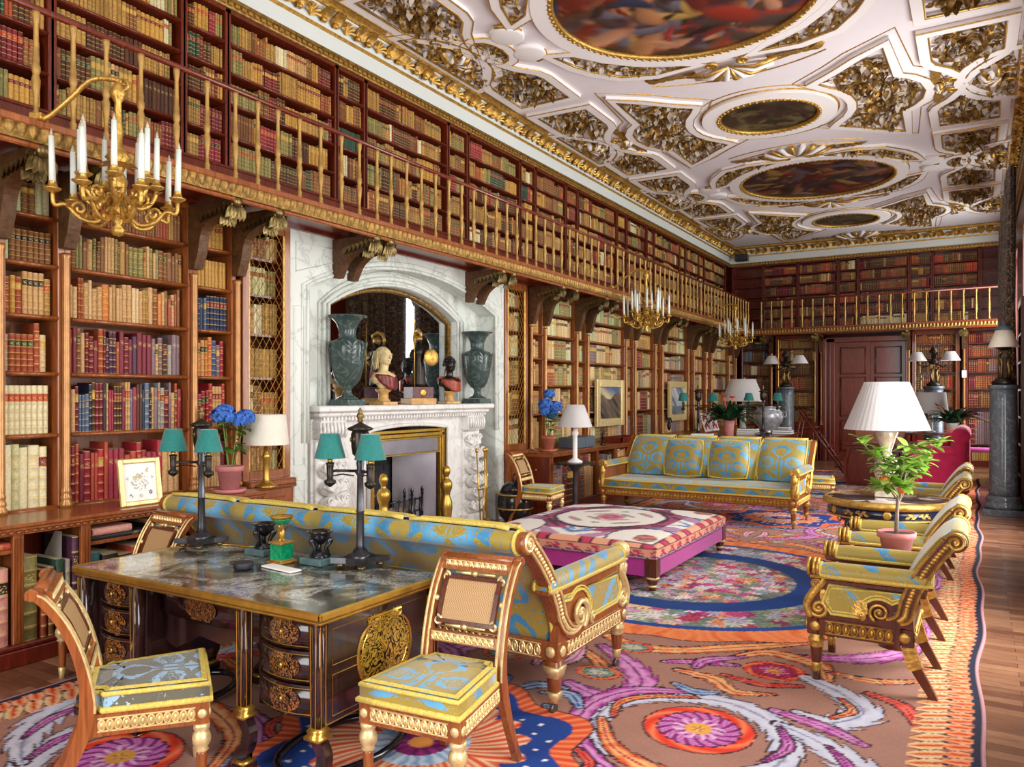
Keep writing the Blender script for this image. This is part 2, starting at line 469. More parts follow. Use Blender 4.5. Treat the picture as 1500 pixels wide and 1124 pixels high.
def spiral(cx, cy, r0, r1, a0, turns, n=26):
    return [(cx + (r0 + (r1 - r0) * i / n) * math.cos(a0 + 2 * PI * turns * i / n), cy + (r0 + (r1 - r0) * i / n) * math.sin(a0 + 2 * PI * turns * i / n)) for i in range(n + 1)]
def set_cols(me, cols, name='Col'):
    at = me.color_attributes.new(name, 'FLOAT_COLOR', 'POINT'); at.data.foreach_set('color', np.asarray(cols, np.float32).ravel())
# ---------------------------------------------------------------- the room
XP, XC, XG, XU, XW = -5.5, -4.98, -4.93, -5.9, -6.25     # column plane, worktop edge, gallery edge, gallery bookcases, wall
YL, YG, YU, YW = 21.1, 20.45, 21.6, 21.95               # the same for the end wall
XR, YB, ZC, AX = .68, -2.6, 5.72, -2.595
ZG = 3.34                                               # gallery floor

struct(MB().box(XW, YB, -.12, XR + .4, YW, 0).build('floor', 'parquet'))
struct(MB().box(XW - .15, YB, -.1, XW, YW, 6).build('wall_left', 'mahogany_deep'))
struct(MB().box(XW - .15, YW, -.1, XR + .4, YW + .15, 6).build('wall_end', 'mahogany_deep'))

# right wall with tall windows
WIN = [1.2, 5.9, 10.6, 15.35, 19.3]; WH, WZ0, WZ1 = .85, .45, 4.6
b = MB(); ys = [YB] + [y + s * WH for y in WIN for s in (-1, 1)] + [YW]
for i in range(0, len(ys), 2): b.box(XR, ys[i], 0, XR + .4, ys[i + 1], 6)
for y in WIN: b.box(XR, y - WH, 0, XR + .4, y + WH, WZ0); b.box(XR, y - WH, WZ1, XR + .4, y + WH, 6)
struct(b.build('wall_right', 'mahogany_deep'))
for k, y in enumerate(WIN):
    f = MB()
    for s in (-1, 1): f.box(XR + .12, y + s * WH - .06 * (s > 0), WZ0, XR + .22, y + s * WH + .06 * (s < 0), WZ1)
    for z in (WZ0, 1.85, 3.2, WZ1 - .06): f.box(XR + .13, y - WH, z, XR + .21, y + WH, z + .06)
    f.box(XR + .13, y - .03, WZ0, XR + .21, y + .03, WZ1)
    w = struct(f.build('window_%d' % (k + 1), 'plaster'))
    g = MB().box(XR + .165, y - WH, WZ0, XR + .17, y + WH, WZ1).build('pane', 'window_glass', w)
# wall behind the camera, with an unseen wide window added to light desk fronts
b = MB(); bx0, bx1 = AX - 1.5, AX + 1.5
b.box(XW, YB - .3, 0, bx0, YB, 6); b.box(bx1, YB - .3, 0, XR + .4, YB, 6); b.box(bx0, YB - .3, 0, bx1, YB, .45); b.box(bx0, YB - .3, 4.6, bx1, YB, 6)
struct(b.build('wall_back', 'mahogany_deep'))
f = MB()
for x in (bx0, bx0 + .98, bx0 + 1.96, bx1 - .06): f.box(x, YB - .2, .45, x + .06, YB - .12, 4.6)
for z in (.45, 1.85, 3.2, 4.54): f.box(bx0, YB - .2, z, bx1, YB - .12, z + .06)
w = struct(f.build('window_6', 'plaster')); MB().box(bx0, YB - .17, .45, bx1, YB - .165, 4.6).build('pane', 'window_glass', w)

# ---------------------------------------------------------------- ceiling
ceil = struct(MB().box(XW, YB, ZC, XR + .4, YW, ZC + .15).build('ceiling', 'ceiling_paint'))
# cornices: gilt bead, white frieze, gilt acanthus cove, gilt fillet
def cornice(name, frm, to, wall, out):
    """a straight run; wall = fixed coordinate of the shelf fronts, out = direction into the room"""
    alongY = name in ('trim_1', 'trim_3')
    def run(poly, mat, nm, par):
        m = MB(); pl = [(wall + out * d, z) for d, z in poly]
        (m.prism(pl, 'y', frm, to) if alongY else m.prism(pl, 'x', frm, to)); return m.build(nm, mat, par)
    w = run([(-.3, 5.28), (.05, 5.28), (.06, 5.45), (-.3, 5.45)], 'frieze_white', name, None); struct(w)
    run([(-.02, 5.2), (.03, 5.2), (.045, 5.235), (.075, 5.25), (.075, 5.28), (-.02, 5.28)], 'gilt_dark', 'gilt_bead', w)
    run([(-.3, 5.45), (.08, 5.45), (.085, 5.48), (-.3, 5.48)], 'gilt', 'gilt_fillet', w)
    run([(-.3, 5.48), (.075, 5.48), (.10, 5.56), (.17, 5.64), (-.3, 5.64)], 'frieze_white', 'cove', w)
    run([(-.3, 5.64), (.19, 5.64), (.215, 5.665), (.215, 5.70), (.235, 5.715), (-.3, 5.715)], 'gilt', 'gilt_crown', w)
    m = MB(); n = int(abs(to - frm) / .17); r2 = random.Random(3)
    def P(s, d, z): return (wall + out * d, s, z) if alongY else (s, wall + out * d, z)
    for i in range(n):
        s = frm + (to - frm) * (i + .5) / n; q = 1 if to > frm else -1
        m.cur = 0
        if i % 3 == 0:                                           # a shell
            c = Vector(P(s, .10, 5.55))
            for k in range(7):
                a = PI * (k / 6); e = Vector(P(s + .095 * math.cos(a), .165, 5.525 + .10 * math.sin(a)))
                m.tube([c - Vector((0, 0, .04)), (c + e) / 2, e], [.008, .014, .018], 5)
        else:
            for k in range(3):
                a = r2.uniform(-.4, .4) + (k - 1) * .8
                d0 = Vector(P(s + .08 * math.sin(a), .13, 5.56 + .09 * math.cos(a))) - Vector(P(s, .09, 5.56))
                m.leaf(P(s, .09, 5.52 + .01 * k), d0, Vector(P(0, 1, 0)) - Vector(P(0, 0, 0)), .20, .06, -1.3, 5)
            m.ell(P(s, .13, 5.525), .034, .034, .034, 8, 5)
    m.build('acanthus_band', ('gilt',), w); return w
# bead of small blocks
def bead_blocks(par, alongY, frm, to, wall, out):
    m = MB(); n = int(abs(to - frm) / .075)
    for i in range(n):
        s = frm + (to - frm) * (i + .5) / n
        if alongY: m.box(wall + out * .03, s - .024, 5.215, wall + out * .062, s + .024, 5.255)
        else: m.box(s - .024, wall + out * .03, 5.215, s + .024, wall + out * .062, 5.255)
    m.build('dentil_row', 'gilt', par)
c1 = cornice('trim_1', 0.0, YU, XU, 1); bead_blocks(c1, True, 0, YU, XU, 1)
c2 = cornice('trim_2', XU, XR, YU, -1); bead_blocks(c2, False, XU, XR, YU, -1)
c3 = cornice('trim_3', YB, YU, XR, -1)

# strapwork ceiling: relief panels repeated about circles of two sizes
HP, Y0 = 3.84, 11.53
def sym(pl):                                                    # quarter shapes are (dx from axis, dy from small circle)
    return pl
A_ = [(1.65, 1.64), (1.67, .68), (1.83, .52), (1.95, .30), (2.0, 0), (1.95, -.30), (1.83, -.52), (1.67, -.68), (1.65, -1.64)] + \
     [(1.4, -1.42), (1.1, -1.12), (.84, -.9)] + [(1.19 * math.cos(a), 1.19 * math.sin(a)) for a in [x * PI / 180 for x in (-40, -27, -13, 0, 13, 27, 40)]] + [(.84, .9), (1.1, 1.12), (1.4, 1.42)]
B_ = [(2.13, 1.66), (2.86, 1.68), (2.85, .94), (2.8, .78), (2.62, .55), (2.5, .36), (2.47, .18), (2.44, .36), (2.34, .58), (2.17, .8), (2.13, .95)]
S_ = [(3.02, .8)] + arc(3.02, 0, .56, PI / 2, 3 * PI / 2, 10, .8)[1:-1] + [(3.02, -.8)]
D_ = [(.42, 2.3), (.85, 2.28), (1.25, 2.42), (1.5, 2.75), (1.62, 3.0), (1.72, 3.35), (1.52, 3.25), (1.30, 2.92), (1.0, 2.62), (.6, 2.42)]
def offs(poly, d):
    n = len(poly); out = []; ar = sum(poly[i][0] * poly[(i + 1) % n][1] - poly[(i + 1) % n][0] * poly[i][1] for i in range(n)); sg = 1 if ar > 0 else -1
    for i in range(n):
        a, b, c = Vector(poly[i - 1]), Vector(poly[i]), Vector(poly[(i + 1) % n])
        e1 = (b - a).normalized(); e2 = (c - b).normalized(); n1 = Vector((e1.y, -e1.x)) * sg; n2 = Vector((e2.y, -e2.x)) * sg
        m = (n1 + n2); m = m.normalized() if m.length > .2 else n1; q = max(.62, m.dot(n1)); p = b + m * d / q; out.append((p.x, p.y))
    return out
def inside(p, poly):
    x, y = p; r = False; n = len(poly)
    for i in range(n):
        x1, y1 = poly[i]; x2, y2 = poly[i - 1]
        if (y1 > y) != (y2 > y) and x < (x2 - x1) * (y - y1) / (y2 - y1) + x1: r = not r
    return r
def edge_d(p, poly):
    P = Vector(p); m = 9
    for i in range(len(poly)):
        a = Vector(poly[i - 1]); b = Vector(poly[i]); ab = b - a; t = max(0, min(1, (P - a).dot(ab) / max(1e-9, ab.length_squared))); m = min(m, (a + ab * t - P).length)
    return m
cr = random.Random(11); NREL = [0]
def relief(poly, dens=1., shellc=None, name='relief_panel'):
    """gilded acanthus relief inside a moulded, sunk frame on the ceiling"""
    fr = MB(); a = offs(poly, .02); o = offs(poly, .13); NREL[0] += 1; zd = ZC - .046 - .0006 * (NREL[0] % 31)
    for (p, q, zp, zq) in ((a, a, ZC + .001, zd), (a, o, zd, zd), (o, o, zd, ZC + .001)):
        fr.strip([(x, y, zp) for x, y in p], [(x, y, zq) for x, y in q], closed=True)
    f = fr.build('panel_frame', 'plaster', ceil)
    g = MB(); g.tube([(x, y, ZC - .045) for x, y in offs(poly, .012)], .016, 6, True); g.tube([(x, y, ZC - .05) for x, y in offs(poly, .13)], .009, 5, True)
    if len(poly) > 20: g.tube([(x, y, ZC - .003) for x, y in offs(poly, .25)], .008, 5, True)
    g.build('gilt_edge', 'gilt', f)
    r = MB(); xs = [p[0] for p in poly]; ys = [p[1] for p in poly]; w = (max(xs) - min(xs)); h = max(ys) - min(ys)
    n = int(w * h * 230 * dens); cx, cy = (max(xs) + min(xs)) / 2, (max(ys) + min(ys)) / 2
    for i in range(n):
        p = (cr.uniform(min(xs), max(xs)), cr.uniform(min(ys), max(ys)))
        if not inside(p, poly): continue
        e = edge_d(p, poly)
        if e < .035: continue
        r.cur = 0 if cr.random() < .7 else 1
        a0 = cr.uniform(0, 2 * PI); k = cr.random(); L = min(.16, .06 + e * .6)
        if k < .72:
            r.leaf((p[0], p[1], ZC - .02), (math.cos(a0), math.sin(a0), -.5), (0, 0, -1), L, L * .27, 1.7 * cr.choice((-1, 1.2)), 4, .3)
        elif k < .86:
            r.ell((p[0], p[1], ZC - .035), L * .3, L * .3, L * .28, 7, 4)
        else:
            s = spiral(p[0], p[1], L * .5, .012, a0, 1.3 * cr.choice((-1, 1)), 12); r.tube([(x, y, ZC - .045) for x, y in s], [.016 - .0006 * i for i in range(13)], 5)
    r.build(name, ('gilt_dark', 'relief_white'), ceil)
    return f
def shell(x, y, ang, s=.34, name='shell_relief'):
    m = MB(); m.M = tr(x, y, ZC) @ rotz(ang)
    for k in range(9):
        a = PI * (.06 + .88 * k / 8); m.cur = k % 2
        m.tube([(0, 0, -.06), (s * .55 * math.cos(a), s * .55 * math.sin(a), -.10), (s * math.cos(a), s * math.sin(a) * .8, -.03)], [.015, .035, .05], 6, flat=.7)
    m.cur = 0
    for sx in (-1, 1):
        m.tube([(px, py, -.05) for px, py in spiral(sx * .2, -.1, .09, .02, PI / 2, 1.2 * sx)], .02, 6)
        for k in range(5): m.leaf((sx * (s * .8 + .12 * k), .02 + .02 * k, -.02), (sx, .5 - .3 * k, -.2), (0, 0, -1), .24, .06, 1., 4)
    m.M = None; return m.build(name, ('gilt', 'plaster'), ceil)
def ring(cx, cy, r0, r1, z, mat, name, seg=64):
    m = MB(); pr = [(r0, z[0]), (r0, z[1]), (r1, z[1]), (r1, z[0])]
    for j in range(3):
        A = [(cx + pr[j][0] * math.cos(2 * PI * i / seg), cy + pr[j][0] * math.sin(2 * PI * i / seg), pr[j][1]) for i in range(seg)]
        B = [(cx + pr[j + 1][0] * math.cos(2 * PI * i / seg), cy + pr[j + 1][0] * math.sin(2 * PI * i / seg), pr[j + 1][1]) for i in range(seg)]
        m.strip(A, B, closed=True)
    return m.build(name, mat, ceil)
def gold_circle(cx, cy, r, t=.012, name='gilt_line', a0=0, a1=2 * PI):
    n = 56; full = a1 - a0 > 6.2
    pts = [(cx + r * math.cos(a0 + (a1 - a0) * i / n), cy + r * math.sin(a0 + (a1 - a0) * i / n), ZC - .004) for i in range(n if full else n + 1)]
    MB().tube(pts, t, 5, full).build(name, 'gilt', ceil)

def painted_disc(cx, cy, r, seed, pal, label, dim):
    """an oil painting on a round canvas: loose swirls of colour (plain, no figures)"""
    R = random.Random(seed); nr, na = (46, 120) if r > 1 else (20, 60); V = [(0., 0., 0.)]; F = []; 
    for j in range(1, nr + 1):
        for i in range(na): V.append((r * j / nr * math.cos(2 * PI * i / na), r * j / nr * math.sin(2 * PI * i / na), 0.))
    for i in range(na): F.append((0, 1 + (i + 1) % na, 1 + i))
    for j in range(nr - 1):
        for i in range(na): F.append((1 + j * na + i, 1 + j * na + (i + 1) % na, 1 + (j + 1) * na + (i + 1) % na, 1 + (j + 1) * na + i))
    me = bpy.data.meshes.new('canvas'); me.from_pydata(V, [], F); me.materials.append(MAT['oil_paint'])
    P = np.array(V)[:, :2]; c = np.tile(np.array(hx('#4A3428')[:3]), (len(P), 1))
    for i in range(520 if r > 1 else 130):
        q = np.array([R.uniform(-r, r), R.uniform(-r, r)]); a = R.uniform(0, PI); L = R.uniform(.06, .34) * r; W = L * R.uniform(.2, .5)
        d = P - q; bend = R.uniform(-1.5, 1.5)
        u = d[:, 0] * math.cos(a) + d[:, 1] * math.sin(a); v = -d[:, 0] * math.sin(a) + d[:, 1] * math.cos(a) + bend * u * u
        m = np.clip(1.6 * (1 - (u / L) ** 2 - (v / W) ** 2), 0, 1)[:, None]; col = np.array(hx(R.choice(pal))[:3]) * (1 - .45 * np.clip(v / W, -1, 1)[:, None])
        c = c * (1 - m) + col * m
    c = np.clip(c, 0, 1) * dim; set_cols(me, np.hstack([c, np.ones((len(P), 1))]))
    t = thing('ceiling_painting', label, 'ceiling painting', (cx, cy, ZC - .012))
    o = bpy.data.objects.new('canvas', me); COL.objects.link(o); o.parent = t
    g = MB(); g.tube([(r * math.cos(2 * PI * i / 72), r * math.sin(2 * PI * i / 72), -.02) for i in range(72)], .034, 7, True)
    for i in range(int(r * 70)):
        a = 2 * PI * i / int(r * 70); g.ell(((r + .012) * math.cos(a), (r + .012) * math.sin(a), -.045), .026, .026, .02, 6, 4)
    g.build('gilt_rope_frame', 'gilt', t)
PAL = ['#7A2A1E', '#98301F', '#6A2218', '#C08A6A', '#B07850', '#2E3550', '#5A3A28', '#2A1A16', '#3A241C', '#4A3A34', '#B8924A', '#6A6470', '#4A2E3A', '#3A2A28', '#8A4A36']
PALD = ['#5A4A2A', '#6A5A38', '#3A3020', '#7A6A48', '#2A2418', '#4A4030']
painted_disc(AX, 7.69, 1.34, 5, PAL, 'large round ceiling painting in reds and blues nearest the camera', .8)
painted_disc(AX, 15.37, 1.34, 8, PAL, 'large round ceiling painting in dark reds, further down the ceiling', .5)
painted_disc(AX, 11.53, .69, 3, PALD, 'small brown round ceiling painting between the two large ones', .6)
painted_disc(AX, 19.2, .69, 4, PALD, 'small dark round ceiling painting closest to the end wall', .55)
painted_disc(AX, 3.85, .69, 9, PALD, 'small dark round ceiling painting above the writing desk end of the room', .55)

for cy in (3.85, 11.53, 19.21):
    for sx in (-1, 1):
        def T(pl, sy=1): return [(AX + sx * x, cy + sy * y) for x, y in pl]
        relief(T(A_)); relief(T(S_), .8)
        for sy in (-1, 1):
            if cy + sy * 2.5 > YU - .3 or cy + sy * 2 < 1: continue
            relief(T(B_, sy), 1.1)
            relief(T([(x, HP - y) for x, y in B_], sy), 1.1)
            relief(T(D_, sy), 1.3)
        shell(AX + sx * 2.85, cy, PI / 2 * sx, .3); shell(AX + sx * 2.2, cy, PI / 2 * sx, .1)
    ring(AX, cy, .72, .93, (ZC, ZC - .05), 'plaster', 'white_ring'); gold_circle(AX, cy, .95); gold_circle(AX, cy, 1.07, .008)
    for sy in (-1, 1):
        if 2 < cy + sy * 2.06 < YU - .3: shell(AX, cy + sy * 2.06, 0 if sy < 0 else PI, .55)
for cy in (7.69, 15.37):
    ring(AX, cy, 1.37, 1.55, (ZC, ZC - .06), 'plaster', 'white_ring'); gold_circle(AX, cy, 1.56)
    for sx in (-1, 1):
        relief([(AX + sx * x, cy + y) for x, y in S_], .8); shell(AX + sx * 2.85, cy, PI / 2 * sx, .3)
        for sy in (-1, 1):
            m = MB(); m.tube([(x, y, ZC - .03) for x, y in spiral(AX + sx * 1.95, cy + sy * .25, .24, .05, -sx * sy * PI / 2, 1.2 * sx * sy)], .022, 6); m.build('gilt_scroll', 'gilt', ceil)
            m = MB(); m.lathe([(.2, 0), (.2, -.05), (.17, -.06), (.01, -.06)], (AX + sx * 1.93, cy + sy * .25, ZC), 24); m.build('scroll_boss', 'plaster', ceil)
            # broad white straps sweeping from circle to circle
            for rr, tt in ((2.06, .012), (2.28, .009)):
                a0 = math.radians(205 if sy > 0 else 25)
                gold_circle(AX, cy, rr, tt, 'gilt_line', *( (math.radians(62), math.radians(118)) if sy > 0 else (math.radians(242), math.radians(298)) )) if sx > 0 else None
        relief([(AX + sx * (2.32 + .17 * math.cos(a)), cy + .3 * math.sin(a)) for a in [2 * PI * i / 12 for i in range(12)]], 1.5)

# ---------------------------------------------------------------- marble chimney wall
def arch(y0, y1, zs, zp, n=24):
    """segmental arch from y0 to y1 springing at zs with crown zp"""
    w = (y1 - y0) / 2; h = zp - zs; R = (w * w + h * h) / (2 * h); cz = zp - R; a = math.asin(w / R); cy = (y0 + y1) / 2
    return [(cy + R * math.sin(-a + 2 * a * i / n), cz + R * math.cos(-a + 2 * a * i / n)) for i in range(n + 1)]
MY0, MY1 = 5.15, 8.96
o0, o1 = 5.37, 8.75; oa = arch(o0, o1, 2.71, 3.07); i0, i1 = 5.92, 8.2; ia = arch(i0, i1, 2.60, 2.90)
m = MB(); XF, XB, XM = XP, XP - .25, XP - .38
m.box(XW, MY0, 0, XF, o0, 3.21); m.box(XW, o1, 0, XF, MY1, 3.21)
m.strip([(XF, y, z) for y, z in oa], [(XF, y, 3.21) for y, z in oa]); m.strip([(XF, y, z) for y, z in oa], [(XB, y, z) for y, z in oa])
def zat(pts, y):
    for (ya, za), (yb, zb) in zip(pts, pts[1:]):
        if ya - 1e-6 <= y <= yb + 1e-6: return za + (zb - za) * (y - ya) / (yb - ya)
    return 1.3
def span(y0, y1, low):
    Y = [y0 + (y1 - y0) * i / 24 for i in range(25)]
    m.strip([(XB, y, low(y)) for y in Y], [(XB, y, zat(oa, y)) for y in Y])
span(o0, i0, lambda y: 1.3); span(i1, o1, lambda y: 1.3); span(i0, i1, lambda y: zat(ia, y))
m.strip([(XB, y, z) for y, z in [(i0, 1.3)] + ia + [(i1, 1.3)]], [(XM, y, z) for y, z in [(i0, 1.3)] + ia + [(i1, 1.3)]])
wc = struct(m.build('wall_chimney', 'marble_white'))
mo = MB()                                                       # moulded architraves round both arches
def archmould(pts, y0, y1, zb, x, t, mb):
    P = [(y0, zb)] + pts + [(y1, zb)]
    mb.tube([(x, y, z) for y, z in P], t, 6)
for dd, t in ((.0, .022), (.07, .014)):
    archmould(arch(o0 - dd, o1 + dd, 2.71, 3.07 + dd * .9), o0 - dd, o1 + dd, 1.2, XF, t, mo)
for dd, t in ((.02, .02), (.09, .028), (.16, .014)):
    archmould(arch(i0 - dd, i1 + dd, 2.60, 2.90 + dd), i0 - dd, i1 + dd, 1.5, XB + .01, t, mo)
for (a, b_, z0, z1) in ((5.2, 5.33, 1.0, 2.5), (8.79, 8.92, 1.0, 2.5), (5.2, 5.33, .25, .85), (8.79, 8.92, .25, .85)):
    mo.tube([(XF + .002, a, z0), (XF + .002, b_, z0), (XF + .002, b_, z1), (XF + .002, a, z1)], .009, 5, True)
for q in ([(5.22, 2.82), (5.75, 2.98), (5.75, 3.1), (5.22, 3.1)], [(8.89, 2.82), (8.36, 2.98), (8.36, 3.1), (8.89, 3.1)]):
    mo.tube([(XF + .002, y, z) for y, z in q], .01, 5, True)
mo.build('moulding', 'marble_white', wc)
# the mirror over the mantel
t = thing('mirror', 'tall arched mirror in a gilt beaded frame over the mantel', 'mirror', (XM, 7.06, 1.56))
m = MB(); pl = [(i0 - 7.06, .0)] + [(y - 7.06, z - 1.56) for y, z in ia] + [(i1 - 7.06, 0)]
m.prism(pl, 'x', -.01, .004); m.build('glass', 'mirror_glass', t)
m = MB(); P = [(.02, y * .985, z if i in (0, len(pl) - 1) else z - .03) for i, (y, z) in enumerate(pl)]; m.tube(P, .026, 7)
L = []
for i in range(len(P) - 1):
    a, c = Vector(P[i]), Vector(P[i + 1]); k = max(1, int((c - a).length / .05))
    for q in range(k): m.ell(a.lerp(c, q / k) + Vector((.018, 0, 0)), .018, .018, .018, 6, 4)
m.build('frame', 'gilt_dark', t)

# ---------------------------------------------------------------- fireplace
fp = thing('fireplace', 'carved white marble fireplace with brass and steel opening', 'fireplace', (XB, 7.0, 0))
def L_(x): return x - XB
f0, f1, ft = -.55, .65, 1.24                                    # opening, local y
m = MB(); m.box(0, -1.5, 0, .16, f0 - .14, 1.42, .004); m.box(0, f1 + .14, 0, .16, 1.5, 1.42, .004)
aw = arch(f0 - .14, f1 + .14, ft + .04, ft + .1)
m.strip([(.16, y, z) for y, z in aw], [(.16, y, 1.42) for y, z in aw]); m.strip([(.16, y, z) for y, z in aw], [(0, y, z) for y, z in aw])
m.build('surround', 'statuary', fp)
m = MB(); m.box(-.0, -1.57, 1.49, .36, 1.56, 1.55, .012); m.box(0, -1.52, 1.44, .31, 1.51, 1.49, .015); m.box(0, -1.46, 1.40, .26, 1.45, 1.44)
for i in range(58):
    y = -1.44 + 2.88 * i / 57; m.box(.26, y - .013, 1.405, .285, y + .013, 1.437)
m.build('mantel_shelf', 'statuary', fp)
m = MB(); m.tube([(.17, f0 - .12, 0), (.17, f0 - .12, ft + .03)] + [(.17, y, z) for y, z in arch(f0 - .12, f1 + .12, ft + .03, ft + .08)] + [(.17, f1 + .12, 0)], .022, 7)
m.build('inner_moulding', 'statuary', fp)
for s in (-1, 1):                                               # carved consoles of stacked shells
    cy = 1.25 if s > 0 else -1.3
    m = MB(); m.box(.1, cy - .17, 0, .2, cy + .17, 1.2, .01); m.box(.1, cy - .2, 0, .3, cy + .2, .16, .01); m.box(.1, cy - .18, 1.22, .28, cy + .18, 1.4, .01)
    for i in range(7):
        y = cy - .15 + .05 * i; m.tube([(.285, y, 1.24), (.30, y, 1.31), (.285, y, 1.385)], .018, 6)
    for k in range(6):
        z = .24 + .165 * k; x = .2 + .07 * math.sin(k * .6 + .4)
        m.ell((x - .02, cy, z), .1, .16, .09, 12, 6)
        for q in range(7):
            a = PI * (.05 + .9 * q / 6); m.tube([(x + .02, cy, z - .05), (x + .09, cy + .09 * math.cos(a), z - .02 + .05 * math.sin(a)), (x + .04, cy + .165 * math.cos(a), z + .02 + .07 * math.sin(a))], [.014, .024, .014], 6)
        for q in (-1, 1): m.tube([(x + .075, yy, zz) for yy, zz in spiral(cy + q * .11, z + .05, .05, .008, 0, 1.4 * q, 16)], .012, 5)
    m.build('console', 'statuary', fp)
m = MB()
for w0, w1, x in ((.0, .035, .15), (.045, .085, .165), (.09, .11, .15)):
    m.box(.1, f0 - .11 + w0, 0, x, f0 - .11 + w1, ft, .004); m.box(.1, f1 + .11 - w1, 0, x, f1 + .11 - w0, ft, .004); m.box(.1, f0 - .11 + w0, ft + .02 - w1, x, f1 + .11 - w0, ft + .02 - w0, .004)
m.box(.06, f0, .97, .14, f1, .985)
m.build('brass_frame', 'brass', fp)
m = MB(); m.box(.06, f0, .985, .12, f1, ft - .08, .004)
for k in (0, 1):
    y0, y1 = f1 - .02 - .16 * k, f1 - .02 - .16 * (k + 1); x0, x1 = .1 - .2 * k, .1 - .2 * (k + 1)
    m.prism([(x0, y0), (x1, y1), (x1 - .01, y1 - .012), (x0 - .01, y0 - .012)], 'z', 0, .97)
m.build('steel_lining', 'steel', fp)
m = MB(); m.box(-.42, f0 - .05, 0, -.36, f1, 1.2); m.box(-.4, f0 - .06, 0, .08, f0 - .02, 1.2); m.box(-.4, f0, 1.16, .06, f1, 1.2)
for r in range(12):
    for c in range(7): m.box(-.365, f0 + .02 + .16 * c + .08 * (r % 2), .04 + .08 * r, -.352, f0 + .17 + .16 * c + .08 * (r % 2), .11 + .08 * r, .004)
m.build('brick_firebox', 'soot_brick', fp)
m = MB(); m.box(.02, f0 - .2, 0, .75, f1 + .2, .02, .004); m.build('hearth', 'grey_marble', fp)
for s, lab in ((-1, 'left hand brass andiron with urn top'), (1, 'brass andiron with urn top by the right console')):
    t = thing('andiron', lab + ' in front of the fireplace', 'andiron', (XB + .42, 7.0 + (-.72 if s < 0 else .4) + (.0), .02))
    m = MB(); m.lathe([(.11, 0), (.11, .03), (.07, .06), (.05, .12), (.06, .2), (.075, .32), (.07, .4), (.045, .46), (.05, .5), (.07, .55), (.075, .6), (.06, .64), (.03, .66), (.028, .69), (.045, .72), (.05, .76), (.035, .8), (.0, .82)], seg=20, flute=10, fd=.08); m.build('post', 'brass', t)
    m = MB(); m.box(-.4, -.015, .1, 0, .015, .13); m.build('fire_bar', 'pewter', t)
t = thing('fire_grate', 'black iron fire grate with spiked finials inside the hearth', 'fire grate', (XB - .05, 7.05, .02))
m = MB()
for i in range(9): m.tube([(.05, -.4 + .1 * i, .1), (.05, -.4 + .1 * i, .42)], .01, 6)
for z in (.12, .26, .4): m.tube([(.05, -.44, z), (.05, .44, z)], .011, 6)
for y in (-.44, .44, .1, .24): m.tube([(.05, y, 0), (.05, y, .44)], .014, 6); m.lathe([(.0, .42), (.02, .45), (.012, .48), (.022, .51), (.0, .55)], (.05, y, 0), 8)
m.build('bars', 'black_lacquer', t)
m = MB()
for i in range(4): m.tube([(-.22, -.32 + .2 * i, .16), (.02, -.26 + .18 * i, .3)], .045, 9)
m.build('logs', 'bark', t)
t = thing('fire_irons', 'set of slim brass fire irons leaning beside the right fireplace console', 'fire irons', (XP + .22, 8.12, 0))
for i, (dy, dx) in enumerate(((-.06, .0), (.02, .03), (.09, -.01))):
    m = MB(); m.tube([(dx, dy, .02), (dx - .04, dy * 1.6, .95)], .009, 7); m.ell((dx - .04, dy * 1.6, .97), .022, .022, .03, 8, 6); m.box(dx - .03, dy - .04, .01, dx + .03, dy + .04, .03 + .1 * (i == 1)); m.build('fire_iron', 'brass', t)
m = MB(); m.lathe([(.09, 0), (.09, .02), (.02, .04)], seg=16); m.lathe([(.012, .03), (.012, .5)], seg=8); m.box(-.01, -.12, .48, .01, .14, .5); m.build('stand', 'brass', t)
t = thing('coal_scuttle', 'round black coal scuttle with brass bands beside the fireplace', 'coal scuttle', (XP + .32, 8.72, 0))
m = MB(); m.lathe([(.12, 0), (.14, .03), (.2, .08), (.235, .2), (.235, .33), (.2, .4)], seg=28); m.build('tub', 'black_lacquer', t)
m = MB(); m.lathe([(.2, .4), (.17, .47), (.1, .53), (.0, .55)], seg=28); m.build('lid', 'black_lacquer', t)
m = MB()
for z in (.18, .36): m.lathe([(.236, z), (.244, z + .005), (.244, z + .018), (.236, z + .023)], seg=28)
m.build('brass_band', 'brass', t)
m = MB(); m.tube([(0, .05 * math.cos(a), .58 + .05 * math.sin(a)) for a in [2 * PI * i / 14 for i in range(14)]], .01, 6, True); m.build('ring_handle', 'black_lacquer', t)

# ---------------------------------------------------------------- double door in the end wall
DX0, DX1, DT = -3.1, -1.5, 3.0
d = MB(); d.box(DX0 - .22, YL - .05, 0, DX0, YL + .4, DT + .1, .01); d.box(DX1, YL - .05, 0, DX1 + .1, YL + .4, DT + .1, .01); d.box(DX0 - .22, YL - .05, DT, DX1 + .1, YL + .4, DT + .13, .01)
d.box(DX0 - .3, YL - .08, 0, DX0 - .2, YL, DT + .1, .02); d.box(DX0 - .14, YL - .07, 0, DX0 - .1, YL, DT, .01)
dr = struct(d.build('door_1', 'mahogany_red'))
for s in (0, 1):
    x0 = DX0 + .8 * s; m = MB(); y = YL + .12 + .06 * s
    m.box(x0, y, .01, x0 + .8, y + .05, DT, .004)
    for z0, z1 in ((.28, 1.0), (1.15, 2.1), (2.22, 2.85)):
        m.box(x0 + .13, y - .022, z0, x0 + .67, y, z1, .02); m.tube([(x0 + .11, y, z0 - .02), (x0 + .69, y, z0 - .02), (x0 + .69, y, z1 + .02), (x0 + .11, y, z1 + .02)], .018, 6, True)
    lf = m.build('door_leaf', 'mahogany_red' if s == 0 else 'mahogany_deep', dr)
    m = MB(); m.ell((x0 + (.72 if s == 0 else .08), y - .05, 1.08), .03, .03, .03, 10, 6); m.build('door_knob', 'brass', lf)
